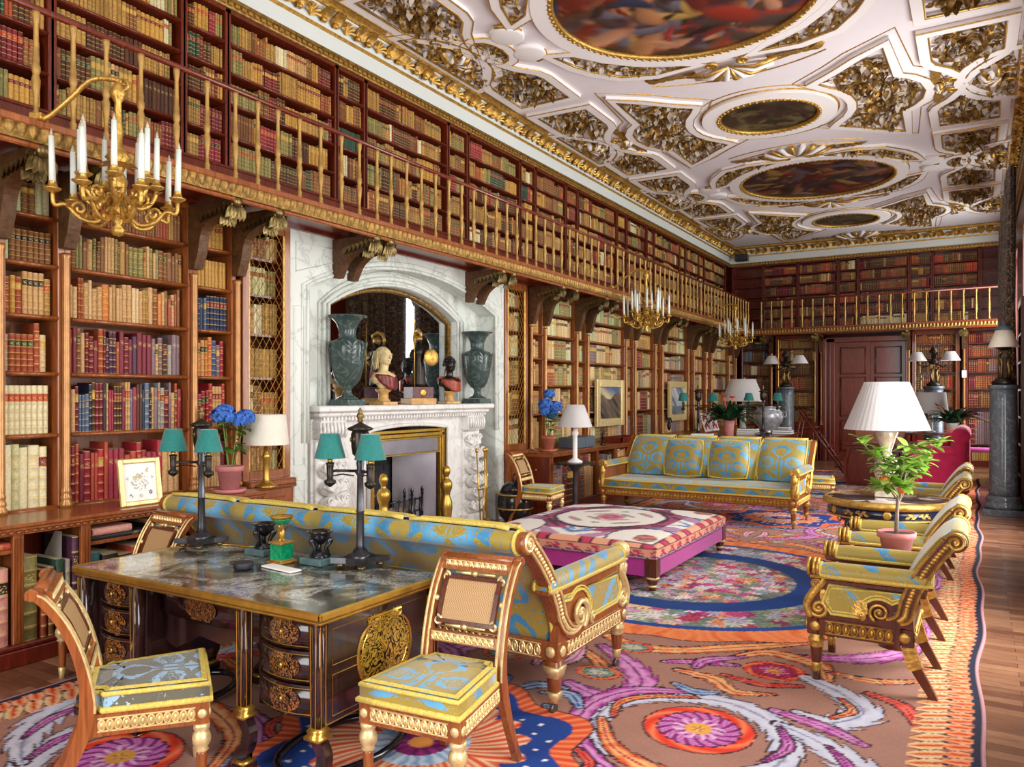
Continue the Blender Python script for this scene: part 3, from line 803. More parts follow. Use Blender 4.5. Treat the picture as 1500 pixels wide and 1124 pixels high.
# ---------------------------------------------------------------- books
BC = {'maroon': '#74202C', 'crimson': '#94273A', 'brick red': '#AE4630', 'rust': '#9A4A2A', 'tan': '#BE9462', 'buff': '#CDAF80', 'olive': '#857C48', 'cream': '#DACFA6', 'vellum': '#C6C494',
      'brown': '#80532F', 'dark brown': '#523220', 'navy': '#2A3450', 'slate blue': '#5E6E86', 'grey': '#938C80', 'dark green': '#2F4A3A', 'teal': '#3A6A70', 'ochre': '#B98B3E', 'sage': '#A7B486',
      'purple': '#4C2A40', 'black': '#2A2528', 'golden brown': '#A67E40', 'mauve': '#7C6468', 'blue': '#3A4E7A', 'orange': '#C87838', 'scarlet': '#A82A34', 'pink': '#D99A8A'}
LABC = ['#8A2A22', '#2E4A34', '#B8452E', '#2A2A30', '#C8A04A', '#7A2030']
P_GAL = ['golden brown'] * 7 + ['olive'] * 4 + ['tan'] + ['brown'] * 6 + ['ochre'] * 4 + ['rust'] * 2 + ['dark brown'] * 4 + ['dark green', 'maroon', 'cream', 'crimson']
P_RIGHT = ['tan'] * 5 + ['buff'] * 5 + ['olive'] * 3 + ['sage'] + ['brown'] * 4 + ['rust', 'maroon', 'cream', 'grey', 'golden brown', 'golden brown', 'golden brown', 'mauve']
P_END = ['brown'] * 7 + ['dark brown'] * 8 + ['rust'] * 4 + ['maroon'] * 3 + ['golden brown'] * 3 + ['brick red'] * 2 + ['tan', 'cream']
class Pile:
    def __init__(s): s.v = []; s.f = []; s.uv = []; s.c = []; s.l = []; s.sm = []
    def add(s, w, h, d, M, col, lab, st, bands=False, na=3):
        """one book: rounded spine towards -y, boards, page edges recessed at the top"""
        col = hx(col)[:3]; lab = hx(lab)[:3] + (st,)
        vs = [0., 1.]
        if bands:
            vs = [0., .015]
            for b in (.14, .31, .48, .64, .84): vs += [b - .014, b - .008, b + .008, b + .014]
            vs += [.985, 1.]
        rd = min(.35 * w, .014); R = []
        for q, v in enumerate(vs):
            ex = .0035 if bands and 2 <= q < len(vs) - 2 and (q - 2) % 4 in (1, 2) else 0.
            row = []
            for i in range(na + 1):
                a = PI * i / na
                row.append((-w / 2 * math.cos(a), -(rd + ex) * math.sin(a) + rd, h * v))
            R.append(row)
        k = len(s.v)
        pts = [p for r in R for p in r]
        s.v += [tuple(M @ Vector(p)) for p in pts]; m = na + 1
        for j in range(len(vs) - 1):
            for i in range(na):
                s.q((k + j * m + i, k + j * m + i + 1, k + (j + 1) * m + i + 1, k + (j + 1) * m + i), [(i / na, vs[j]), ((i + 1) / na, vs[j]), ((i + 1) / na, vs[j + 1]), (i / na, vs[j + 1])], col, lab, True)
        # boards, back and top
        k = len(s.v); B = [(-w / 2, rd, 0), (w / 2, rd, 0), (w / 2, d, 0), (-w / 2, d, 0), (-w / 2, rd, h), (w / 2, rd, h), (w / 2, d, h), (-w / 2, d, h)]
        s.v += [tuple(M @ Vector(p)) for p in B]; z4 = [(.5, 1.2)] * 4
        for f in ((0, 4, 7, 3), (1, 2, 6, 5), (3, 7, 6, 2), (0, 3, 2, 1)): s.q(tuple(k + i for i in f), z4, col, lab)
        s.q((k + 4, k + 5, k + 6, k + 7), [(.5, 1.2 if h < .0 else 2.)] * 4, col, lab)
        # cap over the rounded spine
        k = len(s.v); s.v += [tuple(M @ Vector(p)) for p in R[-1]]; s.q(tuple(range(k, k + m)), [(.5, 1.2)] * m, col, lab)
    def q(s, f, uv, col, lab, sm=False):
        s.f.append(f); s.sm.append(sm)
        for u in uv: s.uv.append(u); s.c.append(col + (1,)); s.l.append(lab)
    def mesh(s, name):
        me = bpy.data.meshes.new(name); me.from_pydata(s.v, [], s.f); me.materials.append(MAT['book_leather'])
        u = me.uv_layers.new(name='UVMap'); u.data.foreach_set('uv', np.array(s.uv, np.float32).ravel())
        for nm, dat in (('Col', s.c), ('Lab', s.l)):
            a = me.color_attributes.new(nm, 'FLOAT_COLOR', 'CORNER'); a.data.foreach_set('color', np.array(dat, np.float32).ravel())
        me.polygons.foreach_set('use_smooth', s.sm); me.update(); return me
STUFF = Pile(); NIND = [0]; br = random.Random(21)
ORD = ['first', 'second', 'third', 'fourth', 'fifth', 'sixth', 'seventh', 'eighth', 'ninth', 'tenth', 'eleventh', 'twelfth', 'thirteenth', 'fourteenth', 'fifteenth', 'sixteenth', 'seventeenth', 'eighteenth', 'nineteenth']
TENS = {2: 'twenty', 3: 'thirty', 4: 'forty', 5: 'fifty'}
def ordn(i):
    if i < 19: return ORD[i]
    n = i + 1
    if n % 10 == 0: return TENS[n // 10][:-1] + 'ieth'
    return TENS[n // 10] + '-' + ORD[n % 10 - 1]
def indiv(w, h, d, M, col, lab, st, label, group):
    p = Pile(); p.add(w, h, d, Matrix.Identity(4), BC[col], lab, st, st > .3, 5)
    o = bpy.data.objects.new('book', p.mesh('book')); COL.objects.link(o); o.matrix_world = M
    tag(o, label, 'book', group); NIND[0] += 1; return o
def row(a0, a1, z, clear, put, pal, wr=(.018, .05), hr=(.66, .92), d=.17, run=.35, ind=None, gap=.0, lean=False, seed=None, st=None):
    """fill a shelf from a0 to a1 with books; put(a, z) -> matrix of a book whose spine centre stands at a"""
    R = random.Random(seed if seed is not None else br.random()); a = a0 + .004; i = 0; left = 0; stop = a1 - .006 - gap
    while True:
        if left <= 0:                                            # sets of like volumes
            left = R.choice((1, 1, 2, 3, 4, 6, 9) if run >= 0 else (1, 2, 2, 3)) if R.random() < run + .4 else 1
            w0 = R.uniform(*wr); h0 = clear * R.uniform(*hr); c0 = R.choice(pal); l0 = R.choice(LABC); s0 = R.choice(st or (0., .5, 1., 1., 1.)); one = left > 1
        w = w0 * (1 if one else R.uniform(.8, 1.2)); h = h0 * (1 + R.uniform(-.004, .004))
        if a + w > stop: break
        j = 1 + R.uniform(-.12, .12); c = BC[c0]
        M = put(a + w / 2, z) @ tr(0, R.uniform(0, .012), 0)
        if ind and NIND[0] < 300:
            label = '%s book, %s from left, %s' % (c0 + (' gilt-banded' if s0 > .3 else ' plain'), ordn(i), ind[0])
            indiv(w - .002, h, d, M, c0, l0, s0, label, ind[1])
        else:
            cc = '#' + ''.join('%02x' % max(0, min(255, int(int(c[q:q + 2], 16) * j))) for q in (1, 3, 5))
            STUFF.add(w - .002, h, d, M, cc, l0, s0)
        a += w; left -= 1; i += 1
def putL(x):                                                     # spines facing +X on the long wall
    return lambda a, z: tr(x, a, z) @ rotz(PI / 2)
def putE(y):                                                     # spines facing -Y on the end wall
    return lambda a, z: tr(a, y, z)

# ---------------------------------------------------------------- lower bookcases of the long wall
SH = [.885, 1.39, 1.815, 2.205, 2.56, 2.89]; ZT = 3.22
SHN = ['lowest shelf', 'second shelf up', 'third shelf up', 'fourth shelf up', 'fifth shelf up', 'topmost shelf']
def case(name, y0, y1, label, column=True, z0=.87, shelves=SH, zt=ZT, xf=XP, xb=-5.86, w='mahogany', cat='bookcase', group=None):
    t = thing(name, label, cat, (xf, (y0 + y1) / 2, z0), 0, group); h = (y1 - y0) / 2; dz = lambda z: z - z0; D = xb - xf
    MB().box(D, -h - .04, 0, D - .02, h + .04, zt - z0).build('back_panel', w + '' if w != 'mahogany' else 'walnut', t)
    for s in (-1, 1): MB().box(D, s * h, 0, 0, s * (h + .045), zt - z0, .004).build('side_panel', w, t)
    for i, z in enumerate(shelves):
        m = MB().box(D, -h, dz(z) - .03, -.004, h, dz(z), .006); m.tube([(-.004, -h, dz(z) - .015), (-.004, h, dz(z) - .015)], .013, 6); m.build('shelf', w, t)
    MB().box(D, -h - .04, zt - z0 - .05, .0, h + .04, zt - z0).build('top_rail', w, t)
    return t
COLP = [(.045, 0), (.045, .03), (.032, .045), (.038, .06), (.038, .075), (.028, .09), (.034, .105), (.034, .12), (.027, .14), (.026, 1.74), (.034, 1.76), (.026, 1.78)]
def gilt_column(par, x, y, z, top=1.0):
    m = MB(); m.lathe([(r, q * top) for r, q in COLP], (x, y, z), 14); m.build('gilt_column', 'gilt_wood', par)
def bracket_mesh(m, x0, x1, y, zt, drop, w=.045):
    P = [(x0, zt), (x1, zt), (x1, zt - .07)] + smooth_pts([(x1 - .03, zt - .09), (x0 + .30, zt - .14), (x0 + .17, zt - .22), (x0 + .12, zt - drop * .75), (x0 + .07, zt - drop)], 4) + [(x0, zt - drop)]
    m.prism(P, 'y', y - w, y + w)
def bracket(par, x0, x1, y, zt, drop=.5, off=(0, 0, 0)):
    ox, oy, oz = off
    m = MB(); bracket_mesh(m, x0 - ox, x1 - ox, y - oy, zt - oz, drop); br_ = m.build('bracket', 'carved_wood', par)
    m = MB(); x0 -= ox; x1 -= ox; y -= oy; zt -= oz
    for s in (-1, 1):
        m.tube([(px, y + s * .046, pz) for px, pz in spiral(x1 - .06, zt - .07, .06, .01, 0, 1.3)], .012, 6)
        for k in range(7): m.leaf((x0 + .14 + .055 * k, y + s * .045, zt - .15 + .009 * k), (.5, s * .35, .3), (0, s, 0), .10, .03, .8, 4)
        m.build('side_acanthus', 'bronze_gold', br_); m = MB()
    for k in range(5): m.leaf((x1 - .1, y - .03 + .015 * k, zt - .11), (.1, (k - 2) * .2, -1), (1, 0, 0), .11, .03, .6, 4)
    m.build('acanthus_tassel', 'bronze_gold', br_); m = MB()
    for k in range(5): m.leaf((x1 - .01, y - .03 + .015 * k, zt - .05), (.25, (k - 2) * .25, -1), (1, 0, 0), .14, .032, .9, 4)
    m.ell((x1 - .0, y, zt - .03), .04, .05, .05, 8, 5)
    m.build('acanthus_pendant', 'bronze_gold', br_); return br_
LB = [(1.58, 2.55, 'w', 'wide mahogany bookcase beyond the narrow one at the near end'), (2.68, 3.02, 'n', 'narrow mahogany bookcase at the far left of the library'), (3.11, 4.06, 'w', 'wide mahogany bookcase left of the fireplace, above the framed drawing'),
      (4.15, 4.49, 'n', 'narrow mahogany bookcase between the wide one and the brass grille')]
RB = [(9.73, 10.06), (10.14, 11.13), (11.21, 11.53), (11.61, 13.15), (13.23, 13.58), (13.66, 14.65), (14.73, 15.04), (15.12, 16.68), (16.76, 17.06), (17.14, 17.98), (18.06, 18.42), (18.5, 19.96), (20.04, 20.6)]
cases = []
for y0, y1, k, lab in LB: cases.append((case('bookcase', y0, y1, lab, group='long wall bookcases'), y0, y1, k))
for i, (y0, y1) in enumerate(RB):
    k = 'n' if i % 2 == 0 else 'w'
    lab = ('narrow' if k == 'n' else 'wide') + ' mahogany bookcase, %s bookcase counting away from the fireplace towards the far corner' % ordn(i)
    cases.append((case('bookcase', y0, y1, lab, group='long wall bookcases'), y0, y1, k))
for t, y0, y1, k in cases:
    if k == 'n':
        for y in (y0 - .045, y1 + .045):
            gilt_column(t, .02, y - t.location.y, 0); bracket(t, XP, XG - .04, y, ZT - .02, .52, tuple(t.location))
# books on them
GN = 'books in the long wall bookcases left of the fireplace'
BAYN = {1: 'narrow bookcase at far left', 2: 'wide bookcase left of fireplace', 3: 'narrow bookcase beside the grille'}
PAL0 = {1: [['vellum', 'cream', 'buff'], ['rust', 'brown', 'cream'], ['grey', 'tan', 'rust', 'slate blue', 'buff'], ['rust', 'ochre', 'tan', 'golden brown'], ['vellum', 'brown', 'sage', 'sage'], ['sage', 'vellum', 'brown', 'black']],
        2: [['tan', 'crimson', 'brick red', 'brick red', 'maroon', 'scarlet', 'rust'], ['slate blue', 'maroon', 'maroon', 'navy', 'grey', 'mauve', 'black', 'rust', 'dark brown', 'crimson', 'tan'], ['maroon', 'maroon', 'grey', 'purple', 'mauve', 'tan', 'rust', 'brown', 'dark brown'],
            ['tan', 'golden brown', 'brown', 'orange', 'rust', 'tan', 'buff', 'olive'], ['brown', 'golden brown', 'tan', 'olive', 'brown'], ['brown', 'rust', 'brown', 'golden brown']],
        3: [['crimson', 'tan', 'maroon', 'buff'], ['crimson', 'scarlet', 'tan', 'maroon'], ['orange', 'tan', 'crimson', 'blue', 'mauve'], ['slate blue', 'scarlet', 'crimson', 'navy', 'dark green'], ['ochre', 'orange', 'tan', 'golden brown'], ['ochre', 'golden brown', 'ochre']]}
WR = {1: [(.05, .085), (.035, .07), (.03, .05), (.035, .05), (.035, .05), (.04, .055)], 2: [(.025, .052), (.018, .036), (.02, .042), (.02, .042), (.022, .042), (.02, .028)], 3: [(.028, .045), (.028, .045), (.03, .045), (.025, .042), (.028, .042), (.032, .045)]}
# ---- base cabinets: pilasters, shelves, folios
def base_cab(name, y0, y1, pil, label, shelves):
    t = thing(name, label, 'cabinet', (XC, y0, 0)); L = y1 - y0; xf = -.05
    m = MB(); m.box(-.55, 0, 0, xf + .035, L, .10, .006); m.box(-.55, 0, .10, xf + .02, L, .13, .008); m.build('plinth', 'mahogany_deep', t)
    MB().box(-.55, 0, .13, -.53, L, .80).build('back_panel', 'mahogany_red', t)
    for p in pil:
        m = MB(); q = p - y0; m.box(-.53, q - .012, .13, xf - .02, q + .012, .80); m.box(xf - .03, q - .032, .13, xf, q + .032, .8, .004)
        for s in (-1, 0, 1): m.box(xf - .005, q + s * .018 - .005, .15, xf + .006, q + s * .018 + .005, .78)
        m.build('pilaster', 'mahogany', t)
    for a, b, z in shelves: MB().box(-.53, a - y0, z - .025, xf - .02, b - y0, z, .004).build('shelf', 'walnut', t)
    if y0 > 5:
        m = MB(); m.box(-.53, 0, .13, xf, .02, .8); m.build('end_panel', 'mahogany_red', t)
        m = MB(); m.ell((-.28, -.02, .62), .02, .02, .02, 8, 6); m.build('knob', 'brass', t)
    return t
def worktop(y0, y1, label, par=None):
    t = thing('worktop', label, 'worktop', (XC, y0, .80)); L = y1 - y0
    m = MB(); m.box(-.9, 0, .045, 0, L, .07, .008); m.box(-.9, .01, .03, -.015, L - .01, .046); m.build('top', 'mahogany', t)
    m = MB(); m.box(-.6, .01, 0, -.035, L - .01, .031)
    for i in range(int(L / .045)): m.ell((-.03, .03 + .045 * i, .017), .012, .019, .011, 6, 4)
    m.build('carved_edge', 'mahogany', t)
PL = [1.55, 2.10, 2.525, 2.945, 3.93, 4.36]; base_cab('base_cabinet', 1.5, 4.42, PL, 'low mahogany base cabinet of folios behind the writing desk', [(1.5, 2.5, .71), (2.97, 3.9, .68)])
worktop(1.5, 4.44, 'polished mahogany worktop below the bookcases left of the fireplace')
PR = [9.47] + [10.3 + .68 * i for i in range(15)] + [20.5]
base_cab('base_cabinet', 9.44, 20.7, PR, 'long low mahogany base cabinet right of the fireplace', [(10.3 + .68 * i, 10.98 + .68 * i, .64) for i in range(0, 14, 2)])
worktop(9.42, 20.7, 'polished mahogany worktop with the blue hydrangea right of the fireplace')
FG = 'folios in the low cabinet behind the desk'; XFB = XC - .07
def folio(y, w, h, d, col, st, lab, z=.13, tilt=0., x=XFB):
    indiv(w, h, d, tr(x, y, z) @ rotz(PI / 2) @ roty(tilt), col, LABC[int(y * 100) % 6], st, lab, FG)
def flat(y0, y1, z, th, d, col, lab, x=XFB, st=0.):
    """a volume lying flat, spine outwards"""
    indiv(th, y1 - y0, d, tr(x, y0, z + th / 2) @ rotz(PI / 2) @ roty(PI / 2), col, '#C8A04A', st, lab, FG)
folio(2.33, .11, .46, .3, 'buff', .5, 'tall buff folio with gilt bands at the bottom left corner, lowest cabinet shelf')
folio(2.43, .1, .47, .3, 'pink', 1., 'pink-red ornate folio beside the leftmost fluted pilaster of the low cabinet')
flat(2.28, 2.49, .71, .045, .3, 'brick red', 'brick red volume lying flat in the low cabinet by the leftmost pilaster')
folio(2.60, .1, .52, .32, 'olive', .5, 'thick olive folio with gilt bands right of the leftmost pilaster')
folio(2.69, .035, .42, .28, 'rust', .5, 'slim rust folio right of the thick olive folio in the low cabinet'); folio(2.735, .04, .43, .28, 'brown', 1., 'brown folio with gilt bands, second right of the thick olive one')
folio(2.79, .05, .47, .32, 'dark green', .0, 'dark green folio in the low cabinet, left of the tall purple one'); folio(2.84, .03, .46, .3, 'grey', .5, 'thin grey folio wedged against the tall purple one in the low cabinet')
folio(2.89, .045, .6, .34, 'purple', .5, 'tall dark purple folio against the second pilaster of the low cabinet')
t = MB(); t.prism([(-.36, 0), (-.02, 0), (-.02, .63), (-.09, .63), (-.30, .36), (-.36, .3)], 'y', -.002, .002); t.build('grey_board', 'grey_board', None, (XC - .1, 2.8205, .14)); tag(bpy.data.objects['grey_board'], 'large grey board standing behind the dark green folio in the low cabinet', 'board')
for i, (c, w, st) in enumerate((('teal', .07, 0.), ('black', .11, 1.), ('black', .1, .5), ('brick red', .12, 1.), ('crimson', .09, .5), ('brown', .1, 1.), ('navy', .08, .5), ('dark brown', .09, 1.))):
    folio(3.02 + .108 * i, w, .47 - .02 * (i % 3), .32, c, st, '%s folio standing %s in the wide cabinet compartment behind the desk chair' % (c, ordn(i)))
flat(2.98, 3.42, .68, .032, .3, 'black', 'black volume with white-patched spine lying flat under the pink one'); flat(3.0, 3.28, .712, .05, .28, 'pink', 'salmon pink volume lying flat on the black one in the low cabinet')
flat(3.44, 3.9, .68, .022, .3, 'purple', 'thin purple volume at the bottom of the flat pile under the green one'); 
t_green = flat(3.44, 3.88, .702, .034, .3, 'dark green', 'green volume with white lettering lying flat in the low cabinet'); flat(3.43, 3.86, .736, .03, .28, 'tan', 'tan volume lying flat on top of the green one')
gb = [o for o in COL.objects if o.get('label', '').startswith('green volume')][0]
tc = bpy.data.curves.new('lettering', 'FONT'); tc.body = 'TWO EAST ANGLIAN PICTURE'; tc.size = .024; tc.extrude = .0005
_q = bpy.data.objects.new('q', tc); COL.objects.link(_q); bpy.context.view_layer.update()
_me = bpy.data.meshes.new_from_object(_q.evaluated_get(bpy.context.evaluated_depsgraph_get())); bpy.data.objects.remove(_q)
to = bpy.data.objects.new('lettering', _me); COL.objects.link(to); _me.materials.append(MAT['paper']); to.parent = gb
to.matrix_local = Matrix(((0, -1, 0, .008), (0, 0, -1, -.0022), (1, 0, 0, .05), (0, 0, 0, 1)))
# ---- shelves, largest books first
for r in range(6):
    for k in (1, 2, 3):
        t, y0, y1, _ = cases[k]; z = SH[r]; cl = (SH + [ZT - .04])[r + 1] - z - .03
        row(y0, y1, z, cl, putL(XP - .045), PAL0[k][r], WR[k][r], (.66, .93) if r < 5 else (.8, .95), .2, (-.2 if r < 5 else .2) if k == 2 else .1, ('%s, %s' % (SHN[r], BAYN[k]), GN) if NIND[0] < 300 else None, seed=100 + r * 7 + k, st=(0., 0., 0., .5, .5, 1.) if k == 2 else None)
for ci, (t, y0, y1, k) in enumerate(cases):
    if 1 <= ci <= 3: continue
    for r in range(6):
        z = SH[r]; cl = (SH + [ZT - .04])[r + 1] - z - .03
        pal = P_RIGHT if r < 4 else (['sage'] * 5 + ['olive', 'olive', 'tan', 'vellum'] if r == 5 else ['buff', 'tan', 'ochre', 'olive', 'vellum', 'golden brown'])
        row(y0, y1, z, cl, putL(XP - .045), pal, (.025, .05), (.74, .95), .18, .5)
# right base cabinet: dark folios below, small octavos above
for i in range(15):
    y0, y1 = 10.3 + .68 * i + .05, 10.98 + .68 * i - .05
    if y1 > 20.4: continue
    row(y0, y1, .13, .5 if i % 2 == 0 else .64, putL(XC - .08), ['maroon', 'dark brown', 'mauve', 'grey', 'black', 'tan'] if i % 2 == 0 else ['grey', 'mauve', 'dark brown'], (.028, .045), (.8, .96), .22, .8)
    if i % 2 == 0: row(y0, y1 - .1, .645, .14, putL(XC - .08), ['rust', 'buff', 'tan', 'maroon'], (.02, .035), (.75, .95), .12, .6)
row(9.52, 10.25, .13, .6, putL(XC - .08), ['maroon', 'dark brown', 'mauve'], (.03, .045), (.8, .95), .22, .8)

# ---------------------------------------------------------------- grille cupboards
def grille_cupboard(y0, y1, label, cx=None, end=False):
    """tall cupboard whose door is a brass lattice"""
    W = (y1 - y0); h = W / 2
    t = thing('grille_cupboard', label, 'cupboard', (XP, (y0 + y1) / 2, 0) if not end else ((y0 + y1) / 2, YL, 0), 0 if not end else -PI / 2)
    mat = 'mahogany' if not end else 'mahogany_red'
    m = MB(); m.box(-.36, -h, 0, -.34, h, ZT); m.box(-.34, -h, 0, -.02, -h + .03, ZT); m.box(-.34, h - .03, 0, -.02, h, ZT); m.box(-.34, -h, ZT - .06, -.02, h, ZT); m.build('carcase', 'mahogany_deep', t)
    m = MB(); m.box(-.36, -h, 0, .06, h, .84, .008); m.box(-.36, -h - .0, .84, .11, h, .9, .015); m.tube([(.08, -h, .83), (.08, h, .83)], .02, 6); m.box(.05, -h + .1, .18, .075, h - .1, .74, .012); m.build('base', mat, t)
    for i, z in enumerate(SH[1:]): MB().box(-.34, -h + .03, z - .02, -.06, h - .03, z).build('shelf', 'mahogany_deep', t)
    m = MB(); f = .075; b0, b1 = .95, 3.16
    m.box(-.02, -h, b0 - .05, .02, -h + f, ZT, .004); m.box(-.02, h - f, b0 - .05, .02, h, ZT, .004); m.box(-.02, -h + f, b0 - .05, .02, h - f, b0 + .03, .004); m.box(-.02, -h + f, b1 - .04, .02, h - f, ZT, .004); d = m.build('door', mat, t)
    g = MB(); a0, a1, c0, c1 = -h + f, h - f, b0 + .03, b1 - .04
    g.tube([(.012, a0, c0), (.012, a1, c0), (.012, a1, c1), (.012, a0, c1)], .013, 5, True); g.build('gilt_bead', 'gilt', d)
    g = MB(); sp = .075 if not end else .1; k = .62; rr = .0032 if not end else .0033; w = a1 - a0; H = c1 - c0; n = int((H / 1.0 * k + w) / (sp)) + 2
    for s in (-1, 1):
        for i in range(-1, n + 1):
            # line y = q + s*k*(z-c0)
            q = (a0 - H * k + i * sp) if s > 0 else (a0 + i * sp); P = []
            for z in (c0, c1):
                P.append((q + s * k * (z - c0), z))
            (ya, za), (yb, zb) = P
            lo, hi = 0., 1.
            for (u0, u1, mn, mx) in ((ya, yb, a0, a1),):
                if abs(u1 - u0) < 1e-9: continue
                ta, tb = (mn - u0) / (u1 - u0), (mx - u0) / (u1 - u0); lo, hi = max(lo, min(ta, tb)), min(hi, max(ta, tb))
            if hi - lo < .01: continue
            A = (.004 + .003 * s, ya + (yb - ya) * lo, za + (zb - za) * lo); B = (.004 + .003 * s, ya + (yb - ya) * hi, za + (zb - za) * hi); g.tube([A, B], rr, 4)
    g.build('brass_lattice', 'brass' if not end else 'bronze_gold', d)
    for r in range(6):
        z = [.91] + SH[1:]; cl = (z + [ZT - .06])[r + 1] - z[r] - .02
        if not end: row(y0 + .04, y1 - .04, z[r], cl, putL(XP - .08), ['olive', 'golden brown', 'cream', 'vellum', 'tan', 'brown'], (.028, .045), (.7, .9), .2, .6)
        else: row(y0 + .04, y1 - .04, z[r], cl, putE(YL + .08), P_END if r < 5 else ['golden brown', 'rust'], (.028, .045), (.75, .93), .2, .6)
    return t
grille_cupboard(4.59, 5.14, 'tall brass-grille cupboard of books left of the marble chimney wall')
grille_cupboard(8.97, 9.58, 'tall brass-grille cupboard of books right of the marble chimney wall')

# ---------------------------------------------------------------- end wall, lower tier
tE1 = grille_cupboard(-4.56, -3.5, 'wide brass-grille cupboard left of the double door', end=True)
tE2 = grille_cupboard(-1.36, -.36, 'wide brass-grille cupboard right of the double door', end=True)
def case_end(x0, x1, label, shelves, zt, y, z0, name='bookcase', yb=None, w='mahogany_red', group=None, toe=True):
    t = thing(name, label, 'bookcase', ((x0 + x1) / 2, y, z0), 0, group); h = (x1 - x0) / 2; D = (yb or y + .3) - y
    MB().box(-h - .04, D, 0, h + .04, D + .02, zt - z0).build('back_panel', 'mahogany_deep', t)
    for s in (-1, 1): MB().box(s * h, 0, 0, s * (h + .045), D, zt - z0, .004).build('side_panel', w, t)
    for z in shelves: MB().box(-h, .004, z - z0 - .028, h, D, z - z0, .005).build('shelf', w, t)
    MB().box(-h - .04, 0, zt - z0 - .05, h + .04, D, zt - z0).build('top_rail', w, t)
    if toe: MB().box(-h, .01, 0, h, D, max(.05, shelves[0] - z0 - .028)).build('plinth', w, t)
    return t
SE = [.14, .52] + SH[1:]
ce1 = case_end(-5.42, -4.74, 'dark mahogany bookcase in the far left corner of the end wall', [.9] + SH[1:], ZT, YL, 0, group='end wall bookcases')
ce2 = case_end(-.19, .45, 'mahogany bookcase of red sets at the right end of the end wall', SE, ZT, YL, 0, group='end wall bookcases')
for r in range(6):
    z = ([.9] + SH[1:])[r]; cl = (SH + [ZT - .05])[r + 1] - z - .03
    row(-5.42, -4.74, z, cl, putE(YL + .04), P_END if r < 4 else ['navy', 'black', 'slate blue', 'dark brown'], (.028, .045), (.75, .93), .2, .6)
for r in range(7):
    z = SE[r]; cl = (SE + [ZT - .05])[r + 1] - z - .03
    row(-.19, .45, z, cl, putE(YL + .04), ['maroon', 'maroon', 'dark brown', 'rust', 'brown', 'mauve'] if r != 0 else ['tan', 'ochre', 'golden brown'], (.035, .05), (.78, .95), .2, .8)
for tt, xs in ((tE1, (-4.66, -3.42)), (tE2, (-1.43, -.27))):
    for x in xs:
        lx = x - tt.location.x
        MB().lathe([(r * 1.2, q * 1.05) for r, q in COLP], (.03, lx, .9), 14).build('gilt_column', 'gilt_wood', tt)
        MB().box(.0, lx - .04, 0, .06, lx + .04, .9, .006).build('column_pedestal', 'mahogany_red', tt)
        bracket(tt, 0., .95, lx, ZT - .02, .45)

# ---------------------------------------------------------------- gallery
BALP = [(r_ * .8, z_) for r_, z_ in [(.03, 0), (.03, .02), (.022, .03), (.028, .05), (.018, .07), (.016, .12), (.03, .22), (.032, .26), (.022, .29), (.03, .31), (.032, .34), (.024, .36), (.026, .39), (.021, .42), (.018, .60), (.022, .61), (.027, .635), (.03, .66), (.03, .68)]]
def gallery(name, label, alongY, a0, a1, edge, back, inward, bal):
    t = thing(name, label, 'gallery'); 
    def bx(m, e0, e1, z0, z1, b=0.):
        p0, p1 = edge + inward * e0, edge + inward * e1
        return m.box(p0, a0, z0, p1, a1, z1, b) if alongY else m.box(a0, p0, z0, a1, p1, z1, b)
    dep = abs(back - edge)
    m = MB(); bx(m, .03, dep, ZG - .10, ZG - .005); bx(m, .03, .09, ZG - .155, ZG - .1); bx(m, .12, .17, ZG - .13, ZG - .1); bx(m, dep - .45, dep - .40, ZG - .13, ZG - .1); m.build('floor_deck', 'mahogany_red', t)
    wm = 'mahogany' if alongY else 'mahogany_red_x'
    m = MB(); bx(m, -.012, .12, ZG - .05, ZG, .008); m.build('top_fascia', wm, t)
    m = MB(); bx(m, .015, .05, ZG - .175, ZG - .14, .01); m.build('lower_moulding', wm, t)
    m = MB(); n = int((a1 - a0) / .07)
    for i in range(n):
        s = a0 + (a1 - a0) * (i + .5) / n
        P = lambda e, q, z: (edge + inward * e, s + q, z) if alongY else (s + q, edge + inward * e, z)
        rows = []
        for z, w, e in ((ZG - .05, .034, -.004), (ZG - .07, .033, -.006), (ZG - .10, .028, .0), (ZG - .125, .02, .012), (ZG - .14, .01, .016)):
            rows.append([P(e + .012, -w, z), P(e - .004, -w * .4, z), P(e - .008, 0, z), P(e - .004, w * .4, z), P(e + .012, w, z)])
        m.grid(rows)
    bx(m, .008, .04, ZG - .14, ZG - .05); m.build('gilt_frieze', 'gilt_dark', t)
    m = MB(); zr = ZG + .70
    m.tube([((edge + inward * .05, a, zr) if alongY else (a, edge + inward * .05, zr)) for a in (a0, a1)], .022, 8); m.build('handrail', 'mahogany_red', t)
    m = MB(); hs = .38 if alongY else .05; bx(m, dep - .03, dep - .01, ZG, ZG + hs); bx(m, dep - .045, dep - .01, ZG + hs, ZG + hs + .03, .008); m.build('skirting', 'mahogany_red', t)
    me = None
    for a in bal:
        if me is None: me = MB().lathe(BALP, seg=10).mesh('baluster', 'baluster_gilt')
        o = bpy.data.objects.new('baluster', me); COL.objects.link(o); o.parent = t; o.location = (edge + inward * .05, a, ZG) if alongY else (a, edge + inward * .05, ZG)
    return t
BY = [2.08, 2.34, 2.60, 2.83, 3.05, 3.30, 3.58, 3.84, 4.1, 4.32, 4.53, 4.77, 5.02, 5.28, 5.52, 5.77, 5.98]
while BY[-1] < 19.7: BY.append(BY[-1] + .245)
gallery('gallery', 'long book gallery with gilt balusters above the fireplace wall', True, 1.2, 20.0, XG, XU, -1, BY)
gallery('gallery', 'book gallery with gilt balusters over the double door', False, -4.9, .45, 20.0, YU, 1, [-4.68 + .245 * i for i in range(21)])
